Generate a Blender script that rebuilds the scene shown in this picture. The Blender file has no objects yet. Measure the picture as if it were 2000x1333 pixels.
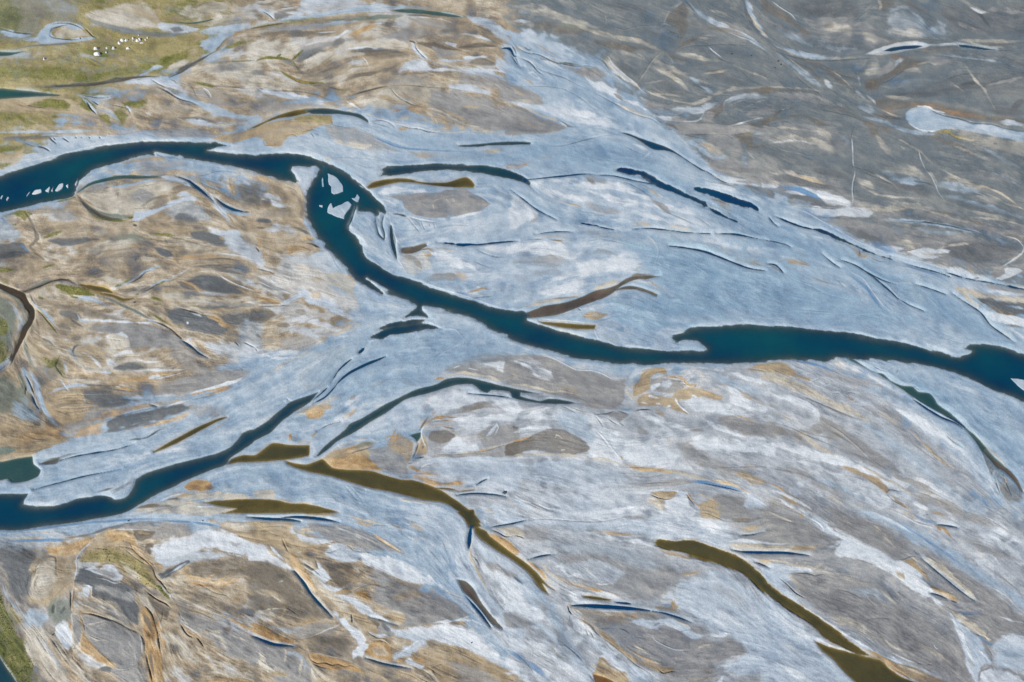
import bpy, math, random
import numpy as np

# ---------------------------------------------------------------- camera, sky, sun, exposure
S = bpy.context.scene
COL = S.collection
PI = math.pi
TILT = math.radians(30.0)         # camera tipped 30 degrees up from straight down
CAM_H = 346.0                     # metres above the river plain
FPX = 1333.3                      # focal length in pixels of the 2000 px wide photograph
cam_d = bpy.data.cameras.new('camera'); cam = bpy.data.objects.new('camera', cam_d); COL.objects.link(cam)
cam.location = (0, 0, CAM_H); cam.rotation_euler = (TILT, 0, 0)
cam_d.sensor_width = 36; cam_d.lens = 24.0; cam_d.clip_end = 20000; cam_d.clip_start = 1
S.camera = cam

SUN_EL = math.radians(38)
SUN_AZ = math.radians(225)        # compass bearing of the sun; the light comes from the lower left of the picture
w = bpy.data.worlds.new('World'); S.world = w; w.use_nodes = True
nt = w.node_tree; bg = nt.nodes['Background']
sky = nt.nodes.new('ShaderNodeTexSky'); sky.sky_type = 'NISHITA'; sky.sun_disc = False
sky.sun_elevation = SUN_EL; sky.sun_rotation = SUN_AZ; sky.altitude = 1500
nt.links.new(sky.outputs[0], bg.inputs[0]); bg.inputs[1].default_value = 0.08
sd = bpy.data.lights.new('sun', 'SUN'); sd.energy = 4.35; sd.angle = math.radians(0.5); sd.color = (1, .96, .90)
so = bpy.data.objects.new('sun', sd); COL.objects.link(so)
so.rotation_euler = (PI/2 - SUN_EL, 0, -SUN_AZ + PI)
S.view_settings.view_transform = 'Standard'; S.view_settings.look = 'None'
S.view_settings.exposure = -0.06; S.view_settings.gamma = 1

def to_ground(px, py, z=0.0):
    """point of the plain z = const under a place of the photograph (2000 x 1333)"""
    dx = (px - 1000.0) / FPX; dy = -(py - 666.5) / FPX
    wy = dy * math.cos(TILT) + math.sin(TILT); wz = dy * math.sin(TILT) - math.cos(TILT)
    t = (CAM_H - z) / -wz
    return dx * t, wy * t

# ---------------------------------------------------------------- survey of the plain
SURVEY = []
SURVEY.append("""
@0 0 1
zy 40 1: -300 -300 640 -300 500 20 440 80 380 130 300 165 200 195 120 250 60 300 -300 360
zp 30 1: 480 -300 1010 -300 1030 20 1040 60 1000 110 1010 200 1080 250 1010 262 870 250 760 215 640 205 540 225 470 265 380 285 250 265 180 262 130 235 230 190 350 150 430 100
zu 70 1: 1020 -300 2300 -300 2300 620 1990 560 1850 530 1700 480 1550 390 1440 350 1330 290 1270 240 1200 170 1120 130 1050 90 1000 60
zp 30 1: -300 420 0 415 110 395 190 350 330 335 460 360 560 350 600 390 610 450 630 500 650 560 700 600 680 640 560 680 480 690 400 760 200 810 120 880 0 930 -300 960
zp 30 1: -300 1070 60 1050 220 1035 400 1030 560 1030 640 1050 700 1070 800 1120 880 1170 920 1240 980 1300 1060 1340 1080 1600 -300 1600
zq 40 1: 830 760 900 720 1000 700 1200 730 1300 725 1500 700 1660 715 1760 790 1900 900 1960 980 2300 1100 2300 1600 1060 1600 1000 1300 940 1200 900 1100 940 1020 860 960 780 900 820 820
zb 30 .9: 1680 700 1760 700 1900 740 2300 860 2300 1060 2010 990 1960 960 1900 880 1800 800
zg 40 .6: 1560 960 1700 1000 1850 1090 1990 1180 2100 1260 2100 1400 1850 1330 1720 1290 1600 1200 1500 1110 1420 1060 1480 1010
zg 30 .6: -300 1090 100 1090 150 1240 0 1260 -300 1280
zi 30 .6: 1020 340 1200 345 1330 400 1380 440 1280 440 1120 420 1050 390
zi 20 .5: 860 440 1000 410 1180 470 1270 480 1285 540 1150 560 1060 600 960 570 800 520 790 460
""")
SURVEY.append("""
@0 0 4
zu 60 .5: -200 -200 500 -100 620 180 340 190 300 330 0 330 -200 330
ze 60 .5: -200 0 80 40 200 130 120 260 -200 240
ze 50 .65: 560 540 900 560 1250 480 1500 410 1420 520 1150 590 800 630 300 650 -100 640 -100 560 300 520
zy 50 .8: 900 300 1500 300 1550 380 1200 440 900 420
zc 40 .7: 690 120 900 50 1150 40 1240 130 1250 210 1000 240 760 200
st 60 .6: 1000 60 1200 150 1260 220
sc 50 .7: 900 140 1100 170 1220 210
zc 40 .7: 1380 90 1500 40 1800 30 1700 130 1450 160
sn 30 .5: 1480 70 1600 40 1720 40
sn 40 .5: 1560 90 1640 70 1780 60
sc 60 .8: 1500 160 1640 180 1800 140 2000 140
sg 50 .6: 1640 230 1800 190 2000 160
su 40 .8: 680 140 740 180 850 220 1000 250 1200 270 1400 270 1550 240
zi 20 .7: 1240 200 1400 190 1560 230 1540 250 1400 260 1270 255
zd 14 .7: 1320 230 1400 215 1440 245 1360 258
sb 60 .9: 1560 260 1700 250 1850 230 2000 220
zb 25 .8: 1570 330 1720 270 1800 290 1720 370 1620 400 1570 370
sv 16 .6: 0 235 100 262 180 280 260 270
sb 40 .9: 0 250 120 285 240 285
d 8: 0 228 60 245 150 262 240 268 265 270
zb 14 .95: 290 290 370 200 450 190 520 190 600 200 660 240 560 240 520 210 440 225 400 260 430 300 540 310 640 305 700 295 770 300 700 325 560 335 460 345 350 330
zc 14 .7: 420 280 440 240 520 220 580 240 650 245 700 290 560 300 460 300
d 8: 400 195 460 188 540 190 600 205 655 235 670 240
d 9: 395 270 410 230 470 210 540 200
d 9: 390 265 400 290 450 305 560 315 640 315
d 6: 640 315 630 300
d 8: 660 220 700 260 730 290 770 303
sb 40 .8: 100 310 280 310 340 335 500 345
ss 24 .8: 0 425 120 400 220 390
ss 20 .9: 0 405 80 402 200 395
ss 30 .5: 100 430 250 430
zy 30 .6: 0 340 300 350 700 340 860 370 700 420 300 420 0 380
sn 20 .5: 680 340 860 335
sd 12 .7: 90 395 230 370 420 355 560 345 680 335
se 20 .6: 650 460 760 520 830 520
sd 10 .6: 700 460 760 490 820 520
sd 12 .5: 330 490 480 460 580 440
se 40 .7: 600 380 740 420 900 440
se 30 .7: 760 600 900 560 1060 540 1260 500 1420 430 1500 390
se 30 .9: 1250 480 1350 455 1450 440
sd 30 .6: 200 690 420 680 640 660 800 650 1000 615 1100 590 1180 575
sk 22 .7: 330 690 520 670 720 665 850 640 1000 610 1120 608 1220 600 1300 600
st 10 .7: 60 690 200 670 400 660
zy 30 .8: -100 620 400 630 600 640 300 665 60 690 -100 680
sb 26 .9: 1050 600 1130 580 1200 545 1280 530
sk 14 .6: 1040 610 1120 575 1180 560
sb 30 .8: 1560 470 1480 520 1400 570 1310 610
sa 34 .55: 2000 230 1880 260 1790 300 1720 380 1640 450 1550 490
sk 34 .65: 1560 485 1480 520 1390 570 1310 605
sn 14 .7: 1800 290 1740 340 1700 390 1620 450
sc 40 .7: 1300 560 1420 500 1480 480
se 40 .9: 1720 410 1800 370 1900 340 2000 330
se 14 .7: 1620 490 1800 485 2000 480
zc 30 .8: 1560 540 1800 500 2000 500 2000 600 1850 620 1650 600
sg 60 .8: 1650 560 1780 530 1950 520
sd 40 .5: 1700 540 1850 530
zg 40 .5: 1850 620 2000 560 2000 660 1850 660
d 6 .3: 1540 600 1560 570 1620 560
zd 30 .3: 600 700 1100 700 1300 650 1350 720 1100 800 800 770
zt 40 .6: 600 690 900 680 1000 650 1150 640 1050 700 900 720 700 720
si 60 .8: 1120 620 1250 625 1350 660 1420 720 1550 800
si 50 .8: 980 650 1100 635 1250 640
zb 30 .8: 1290 700 1420 720 1600 800 1900 900 2000 920 2000 990 1700 900 1450 800
d 12: 1225 680 1300 715 1400 775 1500 805 1560 830
d 6: 1180 625 1240 660 1300 690
sg 60 .6: 1400 700 1560 740 1700 800 2000 840
sd 50 .4: 1650 700 1800 760 2000 820
d 6 .4: 1320 620 1370 640 1390 665
d 6 .4: 1400 640 1450 665 1500 680 1540 760 1570 770
d 5 .4: 1590 700 1620 740 1650 780
l 6: 1580 690 1630 720 1660 775
se 20 .9: 1480 640 1560 660 1700 690
sd 10 .5: 1560 670 1700 680 1850 690 2000 690
zi 20 .4: 1850 700 2000 690 2000 780 1900 740
d 5 .3: 1720 660 1850 690 1960 695
ss 34 .8: 600 750 800 770 900 760
d 5: 640 745 780 770 880 760 900 755
zt 30 .7: -200 790 300 780 620 800 720 860 650 900 200 880 -200 900
ze 26 .8: 220 830 300 810 420 790 540 830 520 860 350 850
ze 26 .8: 400 800 480 800 540 830 480 850
ze 40 .5: -200 900 100 880 200 920 -100 1000
sk 14 .7: 200 830 300 845 340 850
ze 16 .8: 390 905 440 905 480 920 430 935
ze 30 .8: 620 820 700 790 760 860 700 870
ze 26 .85: 750 900 830 900 870 950 900 1000 820 960
ze 40 .8: 880 900 920 850 990 860 1000 940 960 1000 900 960
ze 14 .6: 130 910 180 920 230 960 330 980 320 990 200 970
ze 14 .6: 30 930 80 920 120 950 60 960
ze 40 .8: 980 820 1040 770 1150 780 1140 820 1040 830
zt 30 .6: 1130 770 1180 740 1260 780 1230 800
sb 20 .8: 640 770 680 800 740 870 770 910
sb 30 .7: 800 860 880 900 940 960
d 8: 680 790 710 850 760 900
d 5: 720 790 780 830
d 6: 860 820 950 840 1000 850 1020 890 1040 900
si 14 .9: 990 830 1010 860 1030 880
d 5 .3: 1080 840 1150 900 1200 910
si 16 .9: 1140 880 1190 910
zp 30 .6: 1020 900 1400 850 1500 900 1300 960 1050 980
zt 30 .6: 1040 940 1150 930 1200 960 1100 980
sd 30 .6: 1350 920 1500 940 1650 960 1800 970
sd 24 .7: 1240 950 1320 970 1400 980
sd 26 .6: 1400 1000 1550 1020 1680 1025
si 40 .7: 1450 940 1600 980 1800 1000
si 30 .7: 1700 960 1850 970 1990 940
zd 30 .5: 1830 930 1990 930 1960 960 1850 990
zt 30 .5: 300 980 900 1010 980 1040 500 1060 200 1040
sr 10 .6: 860 1060 960 1055 1100 1030 1200 1000 1330 990
sb 16 .7: -50 1045 200 1040 500 1035 800 1030
sn 30 .6: 0 1100 150 1090 350 1075 500 1070
sd 20 .5: 0 1085 200 1080 400 1070
zv 20 .5: 130 1100 250 1110 420 1190 300 1160 200 1140
zb 20 .9: 420 1090 700 1080 1000 1060 1150 1020 1600 1040 1750 1100 1500 1115 1250 1110 950 1135 700 1170 400 1250 120 1335 -100 1380 0 1330 200 1230 350 1190
zg 20 .7: 1120 1020 1400 1000 1650 1030 1700 1090 1500 1080 1250 1080
d 8: 390 1075 410 1100 450 1130
d 6: 490 1080 520 1100 550 1120
d 5: 420 1080 440 1100
d 4: 590 1075 610 1090
d 4: 640 1075 650 1085
d 4: 700 1075 710 1088
d 4: 780 1075 790 1090
d 8: 300 1150 350 1160 400 1190
d 5 .3: 180 1110 240 1140 290 1150
zt 20 .6: -200 1260 -50 1180 60 1220 200 1170 160 1260 60 1310 -100 1340
ze 24 .6: -200 1180 0 1150 200 1140 150 1180 0 1210 -200 1260
ze 24 .6: -100 1330 0 1290 80 1290 20 1320
l 5: 0 1333 200 1278 400 1228 700 1155 950 1122 1250 1100 1500 1100 1700 1108
zt 16 .9: 1660 1090 1750 1060 1850 1020 2000 990 2000 1060 1900 1110 1830 1130 1750 1115
se 20 .7: 1880 1050 1950 1020 2010 990
sc 10 .9: 1750 1070 1880 1030 2000 985
zi 16 .8: 1620 1172 1740 1155 1830 1130 2000 1085 2030 1210 1870 1205 1740 1190
zt 20 .8: 940 1280 1000 1255 1100 1240 1180 1230 1280 1245 1300 1265 1100 1275 1000 1295
zi 16 .5: 1210 1195 1300 1205 1340 1220 1230 1218
zg 20 .5: 900 1300 1200 1270 1400 1260 1500 1300 1200 1340
@500 0 4
sc 40 .8: 0 30 100 20 200 30 280 10
sn 30 .7: 0 30 100 40 180 15
sn 24 .7: 0 0 80 10
st 30 .7: 20 60 130 60
sd 14 .8: 170 70 250 60 350 60
sw 10 .8: 180 80 300 60 360 60
sw 14 .8: 380 15 500 12 640 15
sn 40 .6: 170 100 280 95 400 80 480 75
sw 16 .6: 230 105 330 105
si 24 .9: 0 85 60 90 110 120 150 150
d 8: 50 90 100 120 150 165
d 6 .4: 0 120 60 135
zd 20 .6: 150 120 250 130 200 160 150 150
zi 26 .6: 400 0 700 -20 900 40 1000 60 700 80 450 110 300 130
sb 40 .9: -40 215 200 175 400 145 600 110 800 85 1000 70 1200 62 1400 75
sx 30 .8: -60 228 100 205 250 180 400 160 520 150
sy 26 .9: 200 190 400 165 520 160 700 155 900 150
sx 34 .9: 400 175 700 155 900 145 1050 140 1150 130
sx 44 1: 1100 85 1200 82 1330 95 1450 108 1570 125 1650 140
ss 22 .9: 1380 95 1460 105 1560 120 1620 135
sn 16 .7: 1180 125 1300 128 1400 140
sw 10 .7: 1250 140 1400 150 1500 170 1600 210
d 4 .2: 440 155 600 115 780 90 950 75 1150 62 1350 70
sb 30 .9: 100 240 300 225 600 190 800 170
sg 40 .7: 0 270 200 230 400 220 600 200 700 190
zw 20 .5: 1630 130 1800 140 1900 180 1800 180
zc 40 .7: 750 220 850 190 1100 185 1200 220 1180 260 1000 300 850 270
sw 12 .8: 900 200 1000 185 1100 190 1160 210
so 30 .8: 720 290 800 260 860 230 950 200
sw 14 .8: 610 310 650 290 700 255 730 245
sw 8 .8: 630 310 690 270
sc 12 .8: 650 305 720 275
zg 30 .7: 1000 290 1200 210 1400 240 1450 270 1250 310 1050 305
sn 20 .6: 1250 310 1400 270 1500 255
sc 20 .7: 1160 160 1280 180 1400 205 1500 215
zg 30 .6: 1200 150 1500 180 1600 240 1400 240 1250 190
sw 24 .9: 1560 280 1640 270 1740 290 1820 320 1870 345
sc 14 .6: 1780 380 1880 385
zg 26 .7: 1500 230 1660 240 1700 270 1560 270
zi 26 .8: 1640 120 1800 140 1900 190 1980 280 2000 400 1900 310 1800 230 1700 180
sk 12 .6: 1700 200 1800 240 1880 290
d 4 .2: 1800 150 1900 190 1990 260
zc 30 .7: -100 200 0 330 200 330 350 380 250 440 180 450 100 450 0 470
sn 30 .6: 0 290 150 265 300 255
sn 44 .7: 200 290 350 275 500 265 640 255
sd 34 .5: 250 265 380 260
l 4: 480 262 640 252
sg 30 .7: 320 400 500 370 640 330
zg 30 .6: 560 340 680 320 1160 310 1180 330 700 330 600 380
zc 24 .7: 620 390 700 340 800 330 1100 330 1180 360 1160 390 960 390 750 390
sw 16 1: 720 392 800 385 900 388 1010 390
sd 26 .8: 740 405 860 400 1000 400 1120 415 1200 440
sn 50 .6: 780 420 900 420 1100 430 1200 450
sd 50 .5: 600 380 650 340 700 330
sn 30 .6: 850 440 1000 460 1150 440
zd 30 .6: 320 480 360 420 480 400 540 400 440 450
zd 24 .6: 330 500 350 450 460 420 420 470
zc 24 .9: 350 540 380 490 500 430 600 420 560 480 440 540 350 570
zc 24 .8: 560 470 620 430 720 420 840 430 700 470 600 500
sd 40 .6: 380 600 480 590 560 550 660 520 740 490
sn 30 .6: 500 570 600 540 700 510
zi 16 .5: 700 510 760 480 850 480 820 510
sw 8 .7: 830 450 860 480 880 520
so 10 .7: 800 440 850 460 890 500
zt 30 .5: 850 450 1050 460 1020 510 900 520
sd 40 .6: 960 560 1050 540 1130 500
sn 30 .8: 700 630 800 590 900 580 980 560
sc 30 .8: 680 600 760 560 900 530
zc 30 .8: 500 640 620 590 720 590 680 650 560 660
si 50 .8: 1090 580 1150 540 1250 500 1330 490
zw 24 .9: 1180 530 1300 490 1340 500 1400 530 1550 540 1600 560 1400 570 1200 570
si 50 .8: 1550 550 1700 570 1850 600 2000 640
sv 16 .4: 1700 570 1850 600 2000 640
sv 12 .5: 1340 470 1450 520 1600 550
zw 16 .8: 1580 460 1700 440 1780 435 1850 455 1700 470
si 20 .8: 1400 470 1550 480 1700 460
so 14 .6: 1600 440 1680 430
zn 16 .8: 1270 345 1400 330 1440 350 1540 380 1600 400 1500 400 1350 380
zn 16 .9: 1560 380 1640 350 1800 350 1880 370 1750 380 1640 390
zw 10 .7: 1440 330 1520 330 1580 350 1560 380 1500 360
d 5 .3: 1500 350 1550 380 1600 400 1680 430
d 12: 1200 328 1230 330 1248 345
si 26 .9: 1220 340 1240 390 1280 430 1350 475
d 6: 1245 350 1250 380 1290 430 1340 470
st 14 .6: 1270 360 1340 400 1380 440
zg 26 .8: 1380 370 1550 410 1600 430 1500 460 1420 450
zn 24 .7: 1650 500 1760 460 1860 480 1900 510 1800 520
zg 40 .7: 1600 570 1800 600 2000 650 1990 700 1800 680 1600 660
zi 24 .8: 1860 450 1960 500 2000 570 2000 620 1900 560
sw 16 .8: 1800 550 1900 560 2000 590
zt 24 .5: 1250 620 1450 610 1500 630 1350 650
sn 20 .6: 1280 620 1350 600
d 5 .4: 920 660 1000 665 1100 668 1200 670 1350 685 1500 692 1600 710 1750 735 1870 770 1950 800
zi 12 .7: 1470 675 1600 665 1750 690 1850 740 1800 740 1600 710
sd 14 .8: 740 745 800 730 860 720 950 690 1040 670
sk 8 .8: 870 715 950 690 1030 675
sd 50 .5: 960 650 1030 640 1100 600
d 7: 1055 690 1090 740 1150 785 1220 820 1290 835
d 5 .3: 1540 710 1560 740 1590 770
d 4 .3: 1640 725 1680 740 1700 750
d 5 .4: 1870 790 1880 830 1920 870 1980 900
so 16 .7: 1130 720 1200 770 1280 820 1350 840
sc 20 .7: 1100 700 1180 780 1260 830
so 16 .7: 1880 830 1930 870 2000 900
sn 60 .5: 1220 700 1300 710
zg 60 .9: 1350 700 1560 740 1800 780 1900 850 2000 920 2000 1040 1800 1020 1600 970 1400 900 1360 820
st 30 .6: 1320 840 1450 870 1600 930 1700 980
sc 16 .8: 1300 840 1450 880 1560 940 1680 990 1750 1000
sc 20 .8: 1330 870 1380 920 1410 960 1430 1000
d 4 .2: 1370 900 1400 950 1425 990
st 20 .7: 1420 880 1480 940 1500 990
zd 50 .4: 1560 860 1750 870 1900 900 1700 930
st 20 .6: 1600 840 1750 850
zc 30 .8: 820 820 950 760 1020 700 1100 720 1180 790 1130 830 950 850
st 40 .8: 950 760 1060 790 1150 830
so 20 .5: 1000 790 1100 820
sc 20 .9: 850 820 1000 800 1100 830
so 30 .9: 1040 890 1120 865 1200 855 1300 855
zc 24 .7: 1080 940 1150 900 1200 900 1180 940 1100 960
zi 16 .4: 1030 890 1080 860 1300 850 1100 870
sc 50 .8: 0 500 100 490 200 560
zc 50 .6: 0 600 200 620 400 690 350 720 0 690
sd 40 .5: -60 580 50 570 100 590
sd 30 .6: 180 480 260 500 320 530 340 560 420 590
se 18 1: 0 490 50 465 130 460 200 465 280 475
se 14 .9: 160 460 200 430
se 12 .9: 280 480 350 420 370 400
se 10 .9: 290 490 320 530 340 550
d 5 .3: 200 465 240 475 290 480 330 440 365 405
se 22 1: 190 560 250 600 340 640 420 655 520 655 570 680
sa 12 .8: 230 590 330 635 440 655
d 5 .4: 260 610 360 660 450 672 540 675 600 690 690 720 740 740
se 14 .7: 570 680 640 700 720 720
zn 40 .5: 460 690 560 680 680 720 700 740 560 740
zi 26 .8: 20 700 100 705 250 720 350 740 400 790 550 790 500 820 300 790 150 750 30 730
sw 30 .9: 180 720 300 745 400 770 500 790 580 800
d 5 .4: 70 705 200 715 350 722 480 745 540 770 600 790 690 800
d 5 .3: 0 690 40 720 70 730
zg 50 .7: 0 800 200 790 400 830 300 850 100 880 0 900
zd 60 .4: 0 780 150 790 100 830 0 850
st 10 .8: 720 770 780 820 840 870
sw 8 .8: 700 790 760 830 850 880
sc 8 1: 0 985 100 940 250 880 400 855 560 845 700 865 830 890 940 920 1100 970 1200 980 1350 1020 1500 1040 1700 1030 1850 1035 2000 1060
si 50 .9: 900 930 1050 960 1200 980 1400 1020
zb 12 .9: 590 905 650 900 720 905 820 920 880 960 1000 970 1150 1010 1300 1020 1470 1050 1700 1050 1880 1060 2000 1075 2000 1110 1700 1125 1400 1180 1180 1160 1000 1110 880 1050 800 1005 700 995 610 980
d 4 .3: 590 905 605 980 700 1000 790 1000
d 5 .4: 790 1000 860 1035 940 1080 1000 1110 1100 1150 1180 1165 1250 1170 1400 1180 1550 1185 1700 1190
sv 20 .6: 850 1030 980 1100 1150 1160 1350 1175 1600 1185
d 7 .5: 880 960 960 945 1030 960 1070 985 1090 1010 1110 1020
d 5 .5: 870 950 970 980 1040 1000 1060 1020
d 6: 1100 985 1150 990 1200 1005 1280 1015 1350 1035 1470 1048
so 24 .7: 1100 1030 1140 1015 1200 1005
zt 16 .9: 80 1140 60 1100 0 1080 -80 1100 -160 1060 0 1010 120 960 250 930 400 900 560 890 590 900 600 970 500 990 440 1030 350 1060 250 1080 200 1130 160 1140
ze 24 .6: 200 940 300 900 420 890
zy 24 .7: 250 930 400 895 580 900 590 960 420 950
so 24 .8: 70 1130 130 1140 200 1140 250 1110
d 4 .4: 60 1100 75 1138 130 1140 170 1130
d 4 .4: 230 1070 290 1055 330 1080
d 5 .4: 470 1045 500 1065
d 4 .4: 360 1040 440 1020 480 1020
si 14 .8: 415 1045 440 1080 470 1090
d 5 .5: 430 1045 460 1080
zb 20 .9: -100 1180 -60 1120 0 1085 50 1090 80 1150 180 1160 250 1110 450 1080 600 1110 900 1140 1180 1180 1250 1260 1100 1270 850 1240 600 1235 550 1250 450 1215 250 1190 120 1180 0 1210
zg 40 .6: 550 1000 750 1010 850 1060 950 1110 1100 1180 900 1160 700 1120 550 1050
zc 16 .9: 600 1095 700 1120 820 1140 900 1145 860 1165 700 1140
zt 30 .6: 1200 1190 1350 1210 1550 1240 1400 1250 1250 1230
zc 10 .9: 1750 1185 1850 1165 1915 1160 1910 1195 1850 1210 1780 1200
zg 60 .4: 1300 1190 1700 1200 1900 1230 1700 1260 1300 1250
zg 16 .7: 1910 1300 2000 1270 2050 1290 2000 1330
d 5 .2: 570 1240 650 1235 850 1245 1000 1265
so 10 .7: 540 1245 570 1260
l 5: 120 1188 250 1193 400 1218 520 1262 600 1292 680 1340
""")
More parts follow.
